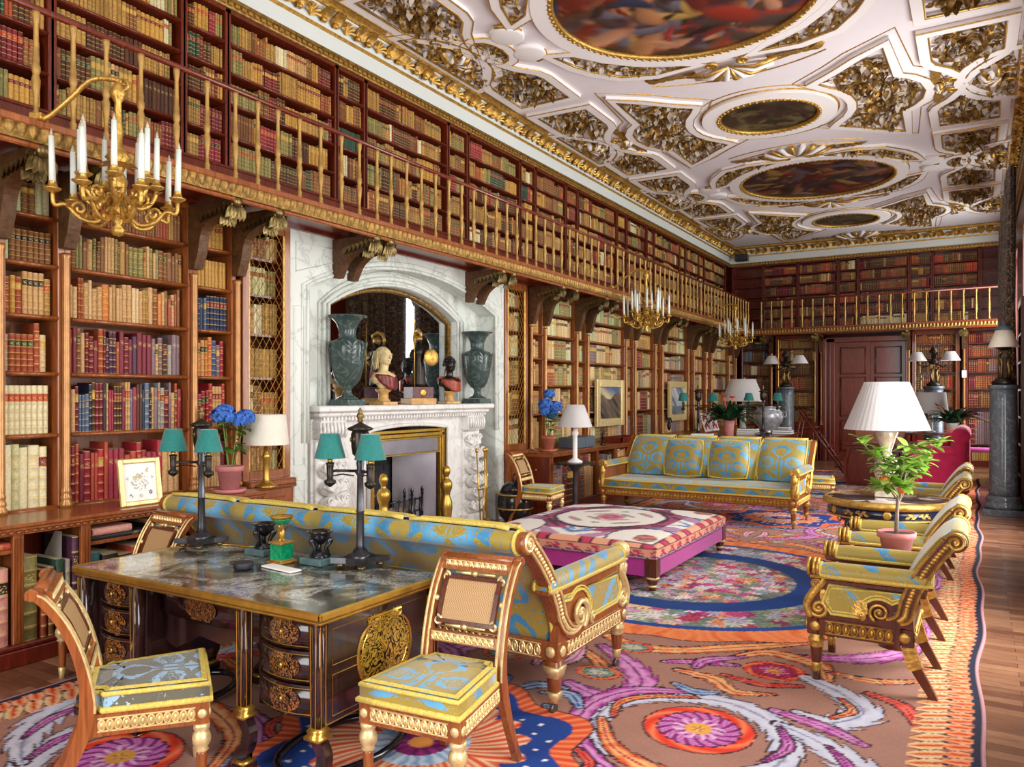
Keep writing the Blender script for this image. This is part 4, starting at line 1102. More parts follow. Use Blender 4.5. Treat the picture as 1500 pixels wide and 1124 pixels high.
for y, lab in ((5.75, 'carved gilt bracket at the upper left of the marble chimney wall'), (5.96, 'second carved gilt bracket from the left on the marble chimney wall'), (8.08, 'third carved gilt bracket from the left on the marble chimney wall'), (8.33, 'carved gilt bracket at the upper right of the marble chimney wall')):
    t = thing('gallery_bracket', lab, 'bracket', (XP, y, ZT), 0, 'brackets over the fireplace'); bracket(t, 0., XG - .04 - XP, 0, -.02, .38)

# upper bookcases
UZ = [3.76, 4.045, 4.35, 4.64, 4.91]; UT = 5.22
UY = [1.55, 2.75, 3.2, 4.32, 4.78, 6.19, 6.65, 8.24, 8.70, 10.1, 10.57, 11.62, 12.07, 13.77, 14.24, 15.33, 15.75, 17.4, 17.82, 18.84, 19.29, 21.2]
for i in range(len(UY) - 1):
    y0, y1 = UY[i] + .032, UY[i + 1] - .032; W = y1 - y0
    t = case('gallery_bookcase', y0, y1, '%s gallery bookcase on the long wall, %s from the left' % ('wide' if W > .6 else 'narrow', ordn(i)), False, ZG, UZ, UT, XU, -6.2, 'mahogany_red', 'bookcase', 'gallery bookcases, long wall')
    for r in range(5):
        z = UZ[r]; cl = (UZ + [UT - .04])[r + 1] - z - .03; pal = P_GAL
        row(y0, y1, z, cl, putL(XU - .02), pal, (.022, .042), (.72, .95), .16, .6, gap=br.choice((0, 0, 0, 0, .06)) if W > .6 else 0)
UZE = [3.44, 3.76, 4.06, 4.35, 4.64, 4.91]
UXE = [-5.84, -5.0, -4.1, -3.1, -2.62, -1.45, -.95, .05, .6]
for i in range(len(UXE) - 1):
    x0, x1 = UXE[i] + .035, UXE[i + 1] - .035
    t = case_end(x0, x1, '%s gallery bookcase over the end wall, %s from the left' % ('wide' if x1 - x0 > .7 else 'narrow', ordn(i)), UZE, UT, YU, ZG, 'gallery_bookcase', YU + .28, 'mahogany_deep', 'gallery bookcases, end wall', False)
    if i == 0: continue
    for r in range(6):
        z = UZE[r]; cl = (UZE + [UT - .04])[r + 1] - z - .03
        if i == 7: continue
        row(x0, x1, z, cl, putE(YU + .03), P_END if not (r == 0 and i == 4) else ['cream'], (.022, .042), (.72, .93), .16, .5)
o = bpy.data.objects.new('shelved_books', STUFF.mesh('shelved_books')); COL.objects.link(o)
tag(o, 'all the small leather volumes filling the further and upper shelves', 'books', kind='stuff')
# ---------------------------------------------------------------- seating
def cushion(m, poly, z0, z1, dome=.012, e=.014):
    def lp(d, z): return [(x, y, z) for x, y in (offs(poly, d) if d else poly)]
    L = [lp(-e, z0), lp(0, z0 + e), lp(0, z1 - e), lp(-e * .6, z1 - e * .3), lp(-e * 1.8, z1)]
    for a, b in zip(L, L[1:]): m.strip(a, b, True, True)
    c = [sum(p[0] for p in poly) / len(poly), sum(p[1] for p in poly) / len(poly)]
    mid = [(c[0] + (x - c[0]) * .5, c[1] + (y - c[1]) * .5, z1 + dome * .7) for x, y, z in L[-1]]
    m.strip(L[-1], mid, True, True); k = m.av(mid + [(c[0], c[1], z1 + dome)]); n = len(mid)
    for i in range(n): m.af((k + i, k + (i + 1) % n, k + n), True)
    k = m.av(L[0]); m.af([k + i for i in range(n)][::-1])
def subdiv(poly, n=5):
    out = []
    for i in range(len(poly)):
        a, b = poly[i], poly[(i + 1) % len(poly)]
        out += [(a[0] + (b[0] - a[0]) * k / n, a[1] + (b[1] - a[1]) * k / n) for k in range(n)]
    return out
def eggs(m, a, b, nrm, h, n, th=.008):
    """egg-and-dart strip from a to b on a face with outward normal nrm"""
    a, b, nrm = Vector(a), Vector(b), Vector(nrm); d = (b - a); L = d.length / n
    M3 = Matrix((d.normalized(), Vector((0, 0, 1)), nrm)).transposed().to_4x4()
    for i in range(n):
        c = a + d * ((i + .5) / n)
        m.ell(c, L * .26, h * .36, th, 8, 4, M3); u = d.normalized()
        m.tube([c + u * (L * .38 * math.cos(t)) + Vector((0, 0, h * .46 * math.sin(t))) + nrm * .002 for t in [2 * PI * k / 10 for k in range(10)]], .0045, 4, True)
    for s in (-1, 1): m.tube([a + Vector((0, 0, s * h * .55)), b + Vector((0, 0, s * h * .55))], .004, 4)
def turned(m, x, y, z1, r=.026, tip=.6):
    m.lathe([(r * tip, 0), (r * tip * 1.1, .02), (r * .85, z1 * .62), (r * .8, z1 * .66)], (x, y, 0), 14)
def turned_gilt(m, x, y, z1, r=.026):
    m.lathe([(r * .8, z1 * .64), (r * 1.15, z1 * .67), (r * .9, z1 * .70), (r * 1.4, z1 * .76), (r * 1.5, z1 * .82), (r * 1.25, z1 * .88), (r * 1.0, z1 * .9), (r * 1.3, z1 * .94), (r * 1.3, z1)], (x, y, 0), 16, 8, .08)
def gilt_foot(m, x, y, r=.026): m.lathe([(r * .64, .0), (r * .74, .03), (r * .85, .06), (r * .7, .065)], (x, y, 0), 12)

def make_chair(label, loc, rz, dm='damask_small', wd='walnut', group='gilt cane-back side chairs'):
    """side chair with sabre back legs, scrolled cane back and a squab in damask; faces -y"""
    t = thing('side_chair', label, 'chair', loc, rz, group)
    fw, bw, yf, yb, zr0, zr1 = .235, .19, -.235, .215, .33, .415
    poly = [(-fw, yf), (fw, yf), (bw, yb), (-bw, yb)]
    m = MB(); ip = offs(poly, -.03)
    for a, b in ((zr0, zr1),):
        m.strip([(x, y, a) for x, y in poly], [(x, y, b) for x, y in poly], closed=True); m.strip([(x, y, a) for x, y in ip], [(x, y, b) for x, y in ip], closed=True)
        m.strip([(x, y, b) for x, y in poly], [(x, y, b) for x, y in ip], closed=True); m.strip([(x, y, a) for x, y in poly], [(x, y, a) for x, y in ip], closed=True)
    m.build('seat_rail', wd, t)
    m = MB(); zc = (zr0 + zr1) / 2; eggs(m, (-fw + .055, yf - .001, zc), (fw - .055, yf - .001, zc), (0, -1, 0), .045, 12)
    for s in (-1, 1):
        a, b = Vector((s * fw, yf, zc)), Vector((s * bw, yb, zc)); d = (b - a).normalized(); n = Vector((s * d.y, -s * d.x, 0)); n = n if n.x * s > 0 else -n
        eggs(m, a + d * .05, b - d * .05, n, .045, 12)
        m.ell((s * (fw - .024), yf - .003, zc), .02, .008, .02, 10, 5); m.ell((s * (fw + .001), yf + .024, zc), .008, .02, .02, 10, 5); m.ell((s * (bw + .004), yb - .01, zc), .008, .018, .02, 10, 5)
    m.build('gilt_apron', 'gilt_pale', t)
    m = MB(); cp = subdiv([(-fw + .005, yf - .004), (fw - .005, yf - .004), (bw - .0, yb - .07), (bw - .03, yb - .06), (bw - .045, yb - .01), (-bw + .045, yb - .01), (-bw + .03, yb - .06), (-bw, yb - .07)], 4)
    cushion(m, cp, zr1, .495, .012); cu = m.build('cushion', dm, t)
    m = MB()
    for z, r, q in ((zr1 + .012, .013, .004), (.487, .010, -.002)): m.tube([(x, y, z) for x, y in offs(cp, q)], r, 6, True)
    m.strip([(x, y, .500) for x, y in offs(cp, -.008)], [(x, y, .506) for x, y in offs(cp, -.028)], closed=True)
    m.build('braid', 'braid', cu)
    for s in (-1, 1):
        m = MB(); turned(m, s * (fw - .026), yf + .026, zr0); lg = m.build('leg', wd, t)
        m = MB(); turned_gilt(m, s * (fw - .026), yf + .026, zr0); m.build('gilt_collar', 'gilt_pale', lg)
        m = MB(); gilt_foot(m, s * (fw - .026), yf + .026); m.build('gilt_foot', 'gilt_pale', lg)
        # sabre back leg running up into the scrolled stile
        C = smooth_pts([(.37, 0), (.31, .12), (.24, .28), (.205, .40), (.205, .52), (.235, .66), (.285, .78), (.35, .875), (.385, .90)], 5)
        w = [.034 + .022 * math.exp(-((z - .38) / .16) ** 2) for y, z in C]
        rb = ribbon(C, w); xs = s * (bw - .002); m = MB(); m.prism([(y, z) for y, z in rb], 'x', xs - .016, xs + .016); m.lathe([(.02, -.018), (.024, -.012), (.024, .012), (.02, .018)], (xs, .385, .90), 14, M=roty(PI / 2)); st = m.build('back_leg', wd, t)
        m = MB(); C2 = [(y - wi / 2 - .001, z) for (y, z), wi in zip(C, w) if z > .42]
        for dx in (-.013, .013): m.tube([(xs + dx, y, z) for y, z in C2], .006, 5)
        m.build('gilt_edge', 'gilt_pale', st)
    def yb_(z):                                                  # back surface at height z
        P = [(.40, .205), (.52, .205), (.66, .235), (.78, .285), (.875, .35)]
        for (z0, y0), (z1, y1) in zip(P, P[1:]):
            if z <= z1: return y0 + (y1 - y0) * (z - z0) / (z1 - z0)
        return .35
    def slab(m, x0, x1, z0, z1, th=.022, dy=0., n=4):
        rows = [[(x, yb_(z0 + (z1 - z0) * k / n) + dy + q, z0 + (z1 - z0) * k / n) for x, q in ((x0, 0), (x0, -th), (x1, -th), (x1, 0), (x0, 0))] for k in range(n + 1)]
        m.grid(rows, False); 
        for r in (rows[0], rows[-1]): k = m.av(r[:4]); m.af((k, k + 1, k + 2, k + 3))
    bi = bw - .018
    m = MB(); slab(m, -bi, bi, .855, .905, .03); m.lathe([(.028, -bi), (.028, bi)], (0, .365, .895), 14, M=roty(PI / 2)); m.build('top_rail', wd, t)
    m = MB(); slab(m, -bi, bi, .555, .60, .025); m.build('lower_rail', wd, t)
    m = MB()
    for z, h in ((.872, .036), (.578, .03)): eggs(m, (-bi + .015, yb_(z) - .027, z), (bi - .015, yb_(z) - .027, z), (0, -.95, .3), h, 11, .007)
    for z in (.625, .84):
        m.ell((0, yb_(z) - .012, z), .014, .014, .014, 10, 6)
        for s in (-1, 1): m.tube([(s * .02, yb_(z) - .012, z), (s * .1, yb_(z) - .012, z)], [.009, .005], 6); 
    for s in (-1, 1):
        m.ell((s * (bi - .008), yb_(.73) - .012, .73), .013, .013, .013, 10, 6)
        for z in (.64, .82): m.tube([(x, yb_(z) - .012, zz) for x, zz in spiral(s * (bi - .03), z, .022, .004, PI / 2, 1.2 * s)], .007, 5)
    m.build('gilt_ornament', 'gilt_pale', t)
    m = MB(); slab(m, -.125, .125, .645, .82, .008, -.006); m.build('cane_panel', 'cane', t)
    m = MB()
    for x0, x1, z0, z1 in ((-.145, .145, .635, .65), (-.145, .145, .815, .83), (-.145, -.125, .65, .815), (.125, .145, .65, .815)): slab(m, x0, x1, z0, z1, .02, -.001)
    m.build('cane_frame', 'rosewood', t)
    return t

def scroll_seat(name, label, cat, loc, rz, L, yf, yr, ytop, ztop, sofa, dm, wd, gilt, group=None):
    """scroll-back upholstered seat with padded arms; faces -y"""
    t = thing(name, label, cat, loc, rz, group); X = L / 2; zr0, zr1 = .28, .38; za = .70 if sofa else .655
    # seat rail
    m = MB(); th = .06
    for a in ((-X, yf, X, yf + th), (-X, yr - th, X, yr), (-X, yf + th, -X + th, yr - th), (X - th, yf + th, X, yr - th)): m.box(a[0], a[1], zr0, a[2], a[3], zr1, .006)
    m.build('seat_rail', wd, t)
    m = MB(); zc = .33; n = int((L - .2) / .045)
    eggs(m, (-X + .1, yf - .001, zc), (X - .1, yf - .001, zc), (0, -1, 0), .062, n)
    eggs(m, (-X + .1, yr + .001, zc), (X - .1, yr + .001, zc), (0, 1, 0), .062, n)
    k = int((yr - yf - .2) / .04)
    for s in (-1, 1):
        eggs(m, (s * (X + .001), yf + .1, zc), (s * (X + .001), yr - .1, zc), (s, 0, 0), .062, k)
        for y, d in ((yf, -1), (yr, 1)):
            m.ell((s * (X - .045), y + d * .004, zc), .03, .012, .03, 12, 5); m.ell((s * (X + .004), y - d * .045, zc), .012, .03, .03, 12, 5)
    m.build('gilt_apron', gilt, t)
    # legs
    for s in (-1, 1):
        x = s * (X - .045)
        m = MB(); m.lathe([(.022, .06 if sofa else 0), (.026, .10), (.036, .2), (.034, .21)], (x, yf + .045, 0), 14); lg = m.build('leg', wd, t)
        m = MB(); m.lathe([(.034, .2), (.042, .21), (.034, .222), (.045, .235), (.047, .25), (.036, .262), (.042, .28)], (x, yf + .045, 0), 16, 8, .08); m.build('gilt_collar', gilt, lg)
        m = MB(); m.lathe([(.02, .05 if sofa else .0), (.026, .08), (.03, .11), (.026, .115)], (x, yf + .045, 0), 12); m.build('gilt_foot', gilt, lg)
        if sofa:
            m = MB(); m.lathe([(.022, .06), (.045, .28)], (x, yr - .045, 0), 4, M=rotz(PI / 4) @ Matrix.Scale(1.25, 4, (1, 0, 0)) @ Matrix.Scale(1.25, 4, (0, 1, 0))); rl = m.build('leg', wd, t)
            m = MB(); m.lathe([(.036, .06), (.046, .11), (.041, .115)], (x, yr - .045, 0), 4, M=rotz(PI / 4)); m.build('gilt_foot', gilt, rl); m = MB(); m.lathe([(.052, .19), (.066, .245), (.06, .25)], (x, yr - .045, 0), 4, M=rotz(PI / 4)); m.build('gilt_collar', gilt, rl)
            for y in (yf + .045, yr - .045):
                m = MB(); m.lathe([(.027, -.011), (.030, -.006), (.030, .006), (.027, .011)], (x, y + .01, .030), 16, M=roty(PI / 2) @ rotz(0)); m.lathe([(.012, .05), (.016, .07)], (x, y, 0), 8); m.build('caster', 'caster_metal', lg if y < 0 else rl)
        else:
            C = smooth_pts([(yr + .10, 0), (yr + .055, .08), (yr + .0, .18), (yr - .03, .28)], 5); m = MB(); m.prism(ribbon(C, [.034 + .002 * i for i in range(len(C))]), 'x', x - .02, x + .02); rl = m.build('leg', wd, t)
            m = MB(); C2 = [c for c in C if c[1] > .15]; m.prism(ribbon(C2, .07), 'x', x - .024, x + .024); m.build('gilt_collar', gilt, rl)
    # back curve: inner face from the seat up into the roll
    def bc(q): return (yr - .03 + (ytop - yr + .03) * q ** 1.75, zr1 + (ztop - zr1) * (q ** .92))
    N = 14; B = [bc(i / N) for i in range(N + 1)]; rr = .055
    roll = [(ytop + rr * math.cos(a) , ztop - .01 + rr * math.sin(a)) for a in [PI * .62 - (PI * 1.5) * i / 10 for i in range(11)]]
    inner = [(y - .075, z) for y, z in B]; outer = [(y + .0, z - .02) for y, z in B[:-3]]
    P = inner + roll + outer[::-1]
    bx = X - .045
    m = MB(); nx = max(2, int(L / .12))
    m.grid([[(-bx + 2 * bx * i / nx, y, z) for y, z in P + P[:1]] for i in range(nx + 1)])
    for x in (-bx, bx): k = m.av([(x, y, z) for y, z in P]); m.af([k + i for i in range(len(P))])
    bk = m.build('back', dm, t)
    for x in (-bx, bx): m = MB(); m.tube([(x, y, z) for y, z in roll + [(y + .008, z) for y, z in outer[::-1]]], .011, 6); m.build('back_braid', 'braid', bk)
    # scrolled stiles
    for s in (-1, 1):
        S = [(y - .02, z - .01) for y, z in B]; bottom = smooth_pts([(yr - .30, zr1 + .12), (yr - .27, zr1 + .045), (yr - .17, zr1 + .03), (yr - .09, zr1 + .06), S[3]] if sofa else [(yr - .17, zr1 + .045), (yr - .10, zr1 + .035), (yr - .05, zr1 + .06), S[3]], 4)
        C = bottom[:-1] + S[3:]
        m = MB(); m.prism(ribbon(C, .085), 'x', s * (X - .05), s * (X + .012)); m.prism([(yr - (.12 if sofa else .05), zr1), (yr, zr1), (yr - .01, zr1 + .12), (yr - (.12 if sofa else .05), zr1 + .1)], 'x', s * (X - .05), s * (X - .002))
        m.lathe([(.05, -.028), (.055, -.022), (.055, .02), (.05, .025)], (s * (X - .012), ytop, ztop - .01), 20, M=roty(PI / 2)); st = m.build('stile', wd, t)
        m = MB(); xo = s * (X + .014)
        for d in (-.036, .036):
            m.tube([(xo, y + d * .95, z - d * .25) for y, z in C[4:]], .009, 5)
        for i in range(6, len(C) - 1):
            for q in (0, .5):
                y = C[i][0] + (C[i + 1][0] - C[i][0]) * q; z = C[i][1] + (C[i + 1][1] - C[i][1]) * q; m.ell((xo, y, z), .008, .018, .011, 7, 4)
        m.tube([(xo, y, z) for y, z in spiral(ytop, ztop - .01, .052, .008, PI * .9, -1.8)], .009, 5); m.ell((xo, ytop, ztop - .01), .01, .014, .014, 8, 5)
        ks = 1. if sofa else .62; cy, cz = yr - .06 - .175 * ks, zr1 + .03 + .07 * ks
        m.tube([(xo, y, z) for y, z in spiral(cy, cz, .085 * ks, .02 * ks, -PI / 2 - .4, -1.6, 30)], [(.017 - .0002 * i) * ks for i in range(31)], 6); m.ell((xo, cy, cz), .014, .025 * ks, .025 * ks, 10, 6)
        for i in range(5): m.leaf((xo, cy - .07, cz - .02), (0, -.7 + .1 * i, .2 + .22 * i), (s, 0, 0), .11, .022, .7, 4)
        m.tube([(xo, y, z) for y, z in spiral(cy - .15 * ks, cz - .045 * ks, .035 * ks, .006, -PI / 2, 1.4, 16)], .009, 5)
        m.build('gilt_scroll', gilt, st)
        # arm: panel, damask inset, pad and front scroll
        xa, xb = s * (X - .055), s * (X - .005)
        fr = smooth_pts([(yf + .02, zr1), (yf + .0, zr1 + .07), (yf + .035, zr1 + .14), (yf + .085, zr1 + .21), (yf + .08, za - .055)], 4)
        y1 = yr + .02 + (ytop - yr) * .25
        pan = fr + [(y1, za - .055), (yr - .03, zr1 + .1), (yr - .06, zr1)]
        m = MB(); m.prism(pan, 'x', xa, xb); m.box(s * (X - .075), yf + .01, za - .055, s * (X + .012), y1 + .02, za - .02, .008); ar = m.build('arm', wd, t)
        D = arc(cy, cz - .02, .15 * ks, PI * .98, PI * .28, 8)
        tp = za - (.10 if sofa else .08); lo = zr1 + (.045 if sofa else .03)
        ins = [(yf + (.145 if sofa else .12), tp), (yf + (.10 if sofa else .085), zr1 + .095), (yf + (.15 if sofa else .13), lo), (cy - .16 * ks, lo)] + D + [(y1 - (.05 if sofa else .035), tp)]
        m = MB(); m.prism(ins, 'x', xb - s * .01, xb + s * .006); i_ = m.build('arm_panel', dm, ar)
        m = MB(); m.tube([(xb + s * .006, y, z) for y, z in ins], .008, 6, True); m.tube([(xb + s * .007, y, z) for y, z in offs(ins, -.018)], .006, 5, True); m.build('panel_braid', 'braid', i_)
        m = MB(); xg = xb + s * .004
        m.tube([(xg, y, z) for y, z in fr], [.026 - .008 * abs(i / len(fr) - .5) for i in range(len(fr))], 7, flat=1.); m.tube([(xg, y, z) for y, z in spiral(yf + .065, zr1 + .055, .055, .01, PI, 1.5, 22)], .013, 6); m.ell((xg, yf + .065, zr1 + .055), .014, .016, .016, 8, 5)
        m.tube([(xg, y, z) for y, z in spiral(yf + .05, za - .085, .03, .006, 0, 1.3, 14)], .01, 5)
        for i in range(4): m.leaf((xg, yf + .085, zr1 + .10), (0, .6 - .1 * i, .3 + .3 * i), (s, 0, 0), .10, .024, .6, 4)
        m.tube([(s * (X + .012), yf + .02, za - .04), (s * (X + .012), y1, za - .04)], .008, 5)
        for q in (.0, .03, .05): m.lathe([(.05, q), (.056, q + .006), (.056, q + .014), (.05, q + .02)], (s * (X - .03), yf + .0, za + .01), 14, M=rotx(-PI / 2))
        m.build('gilt_mount', gilt, ar)
        m = MB(); n = 8; rows = []
        for i in range(n + 1):
            y = yf + .075 + (y1 + .02 - yf - .075) * i / n; k = .052 * (.86 if i in (0, n) else 1)
            rows.append([(s * (X - .03) + 1.05 * k * math.cos(a), y, za - .012 + 1.1 * k * math.sin(a)) for a in [PI * 1.1 - PI * 1.2 * j / 10 for j in range(11)]])
        m.grid(rows); 
        for r in (rows[0], rows[-1]): k = m.av(r); m.af([k + j for j in range(len(r))])
        pd = m.build('arm_pad', dm, ar)
        m = MB(); m.tube(rows[0], .009, 5); m.tube(rows[-1], .009, 5)
        for q in (0, -1): m.tube([r[q] for r in rows], .009, 5)
        m.build('pad_braid', 'braid', pd)
        if sofa:
            m = MB(); m.lathe([(.03, 0), (.04, .02), (.034, .05), (.045, .1), (.03, .16), (.042, .2), (.048, .24), (.03, .27), (.036, .29), (.02, .31)], (s * (X - .035), yf + .02, zr1), 16); m.build('front_baluster', gilt, ar)
    # seat and cushions
    x1 = X - .065
    m = MB(); sp = subdiv([(-x1, yf + .01), (x1, yf + .01), (x1, yr - .06), (-x1, yr - .06)], 8); cushion(m, sp, zr1, .50, .02, .03); st = m.build('seat_cushion', dm, t)
    m = MB()
    for z, d in ((.395, .003), (.49, -.004)): m.tube([(x, y, z) for x, y in offs(sp, d)], .013, 6, True)
    m.build('seat_braid', 'braid', st)
    if sofa:
        n = 4; w = 2 * x1 / n
        for i in range(n):
            xc = -x1 + w * (i + .5); m = MB(); rows = []
            for j in range(11):
                q = j / 10; y, z = bc(.12 + .9 * q) if q < 1 else bc(1.0); th_ = .10 * math.sin(PI * min(1., .12 + q * .86)) + .02
                e = 1 - .06 * (abs(2 * q - 1) ** 6); r = []
                for a in range(9):
                    u = -1 + a / 4; r.append((xc + u * w * .49 * e, y - .07 - th_ * (1 - u ** 6) - .004, z + .05))
                rows.append(r)
            m.grid(rows); top = [(x, y + .10, z + .01) for x, y, z in rows[-1]]; m.grid([rows[-1], top])
            cu = m.build('back_cushion', dm, t)
            m = MB(); m.tube([r[0] for r in rows] + rows[-1] + [r[-1] for r in rows[::-1]], .012, 6); m.tube(top, .012, 6); m.build('cushion_braid', 'braid', cu)
    return t

make_chair('cane-back chair with a pale blue squab, at the front left of the desk', (-2.985, 2.0, 0), math.radians(55) + PI / 2, 'damask_sheen')
make_chair('cane-back chair with gold and blue squab standing at the right end of the desk', (-1.93, 2.63, 0), math.radians(5))
make_chair('cane-back chair tucked between the far end of the desk and the low bookcase', (-4.37, 2.74, 0), math.radians(-4))
make_chair('cane-back chair with yellow squab against the wall right of the fireplace', (-4.82, 8.75, 0), math.radians(96))
make_chair('cane-back chair standing beyond the right end of the far sofa', (-1.98, 11.75, 0), math.radians(100))

SF = ('damask', 'walnut', 'gilt_pale')
scroll_seat('sofa', 'blue and gold damask sofa with its back to the writing desk', 'sofa', (-3.2, 3.97, 0), PI, 2.72, -.46, .44, .76, .955, True, 'damask', 'walnut', 'gilt_pale')
scroll_seat('sofa', 'blue and gold damask sofa facing the room beyond the big footstool', 'sofa', (-3.2, 10.35, 0), 0, 2.62, -.46, .46, .80, 1.0, True, 'damask', 'walnut', 'gilt')
for x, lab in ((-3.48, 'left hand scatter cushion in blue and gold damask on the far sofa'), (-2.86, 'right hand scatter cushion in blue and gold damask on the far sofa')):
    t = thing('scatter_cushion', lab, 'cushion', (x, 10.34, .55), 0, 'scatter cushions on the far sofa'); m = MB(); m.M = rotx(math.radians(-16)); rows = []
    for sgn in (-1, 1):
        rows = []
        for j in range(11):
            v = -1 + j / 5; rows.append([(.27 * (-1 + i / 5) * (1 - .07 * v * v), sgn * .10 * ((1 - (-1 + i / 5) ** 4) * (1 - v ** 4)) ** .6, .26 + .26 * v * (1 - .07 * (-1 + i / 5) ** 2)) for i in range(11)])
        m.grid(rows)
    edge = rows[0] + [r[-1] for r in rows[1:]] + rows[-1][::-1][1:] + [r[0] for r in rows[::-1]][1:-1]
    m.M = None; cu = m.build('cover', 'damask_cushion', t)
    m = MB(); m.M = rotx(math.radians(-16)); m.tube(edge, .011, 6, True); m.build('piping', 'braid', cu)
for i, (y, lab) in enumerate(((5.04, 'gilt scroll armchair nearest the camera, at the front of the row along the rug edge'), (6.22, 'gilt scroll armchair second in the row, just beyond the potted orange tree'),
                              (8.2, 'gilt scroll armchair third in the row, just beyond the round table'), (9.35, 'gilt scroll armchair last in the row, furthest down the carpet'))):
    scroll_seat('armchair', lab, 'armchair', (-.53, y, 0), -PI / 2, .64, -.315, .235, .43, .885, False, 'damask_gold', 'rosewood', 'gilt', 'gilt scroll armchairs along the rug edge')
# ---------------------------------------------------------------- the boulle writing desk
DZ = .78
dk = thing('writing_desk', 'dark ebonised kneehole desk with brass marquetry in the foreground', 'desk', (-3.11, 2.675, 0))
HX, HY = .875, .425
m = MB(); m.box(-HX + .01, -HY + .01, DZ - .03, HX - .01, HY - .01, DZ - .002); m.build('top', 'worn_boulle', dk)
m = MB()
for a in ((-HX, -HY, HX, -HY + .02), (-HX, HY - .02, HX, HY), (-HX, -HY, -HX + .02, HY), (HX - .02, -HY, HX, HY)): m.box(a[0], a[1], DZ - .035, a[2], a[3], DZ, .008)
m.box(-HX + .012, -HY + .012, DZ - .052, HX - .012, HY - .012, DZ - .034, .006); m.build('brass_rim', 'brass', dk)
def oval(w, h, n=6):
    """lobed boulle cartouche"""
    return [(-w * .62, -h), (w * .62, -h), (w * .62, -h * .82)] + arc(w * .45, 0, w * .55, -PI * .42, PI * .42, 8, h * .82) + [(w * .62, h * .82), (w * .62, h), (-w * .62, h), (-w * .62, h * .82)] + arc(-w * .45, 0, w * .55, PI * .58, PI * 1.42, 8, h * .82) + [(-w * .62, -h * .82)]
zb, zt_ = .30, DZ - .052
for s in (-1, 1):                                               # pedestals of three bowed drawers
    xa, xb_ = (s * .40, s * .80); x0, x1 = min(xa, xb_), max(xa, xb_); p = MB()
    p.box(x0, -HY + .11, zb, x1, HY - .06, zt_); pe = p.build('pedestal', 'ebony', dk)
    for k in range(3):
        z0 = zb + .012 + k * .141; z1 = z0 + .130; m = MB()
        bow = [(x0 + .01 + (x1 - x0 - .02) * i / 10, -HY + .11 - .05 * math.sin(PI * i / 10)) for i in range(11)]
        m.prism(bow + [(x1 - .01, -HY + .13), (x0 + .01, -HY + .13)], 'z', z0, z1, True); d = m.build('drawer', 'ebony', pe)
        m = MB(); ov = oval(.09, .052); c = (x0 + x1) / 2; bf = lambda x: -HY + .107 - .05 * math.sin(PI * max(0, min(1, (x - x0 - .01) / (x1 - x0 - .02))))
        m.strip([(c + x, bf(c + x) - .002, (z0 + z1) / 2 + y) for x, y in ov], [(c + x * .5, bf(c + x * .5) - .002, (z0 + z1) / 2 + y * .5) for x, y in ov], closed=True)
        k_ = m.av([(c + x * .5, bf(c) - .0045, (z0 + z1) / 2 + y * .5) for x, y in ov]); m.af([k_ + i for i in range(len(ov))]); m.build('marquetry_plate', 'copper_marquetry', pe)
        m = MB()
        for zz in (z0 + .012, z1 - .012): m.tube([(x, bf(x) - .002, zz) for x, y in bow[1:-1]], .0018, 4)
        m.ell((c, bf(c) - .008, (z0 + z1) / 2), .008, .006, .012, 8, 5); m.build('brass_stringing', 'brass', pe)
m = MB(); m.box(-.4, -HY + .26, zb + .2, .4, HY - .06, zt_); m.box(-.4, HY - .1, .4, .4, HY - .06, zt_)
bow = [(-.39 + .78 * i / 12, -HY + .18 - .05 * math.sin(PI * i / 12)) for i in range(13)]; m.prism(bow + [(.39, -HY + .26), (-.39, -HY + .26)], 'z', zt_ - .15, zt_ - .01, True)
m.prism([(-.39, zt_ - .15), (.39, zt_ - .15), (.2, zt_ - .2), (.05, zt_ - .26), (-.12, zt_ - .24), (-.3, zt_ - .33), (-.39, zt_ - .30)], 'y', -HY + .2, -HY + .22); m.build('kneehole_drawer', 'ebony', dk)
m = MB(); ov = oval(.11, .055); k_ = m.av([(-.02 + x, -HY + .126, zt_ - .08 + y) for x, y in ov]); m.af([k_ + i for i in range(len(ov))][::-1]); m.build('marquetry_plate', 'copper_marquetry', dk)
for s in (-1, 1):                                               # end panels with the big cartouche
    xs = s * (HX - .045); m = MB(); m.box(xs, -HY + .05, zb, xs - s * .03, HY - .04, zt_); pn = m.build('end_panel', 'ebony', dk)
    m = MB(); ov = [(y, z) for y, z in oval(.185, .165)]; zc = (zb + zt_) / 2 + .005
    m.prism([(y + .02, z + zc) for y, z in ov], 'x', xs, xs + s * .003); m.build('marquetry_plate', 'brass_marquetry', pn)
    m = MB(); m.tube([(xs + s * .003, y + .02, z + zc) for y, z in offs(ov, -.006)], .007, 5, True); m.tube([(xs + s * .003, y + .02, z + zc) for y, z in offs(ov, -.03)], .002, 4, True); m.build('plate_border', 'brass', pn)
    m = MB(); xx = xs + s * .001
    for (a, b, c, d) in ((-.31, -.07, zc + .02, zt_ - .04), (-.31, -.07, zb + .03, zc - .02), (-.05, .08, zb + .03, zt_ - .04), (.10, .33, zc + .02, zt_ - .04), (.10, .33, zb + .03, zc - .02)):
        m.tube([(xx, a, c), (xx, b, c), (xx, b, d), (xx, a, d)], .0022, 4, True)
    m.tube([(xx, -.345, zb + .005), (xx, .365, zb + .005), (xx, .365, zt_ - .01), (xx, -.345, zt_ - .01)], .003, 4, True); m.build('brass_stringing', 'brass', pn)
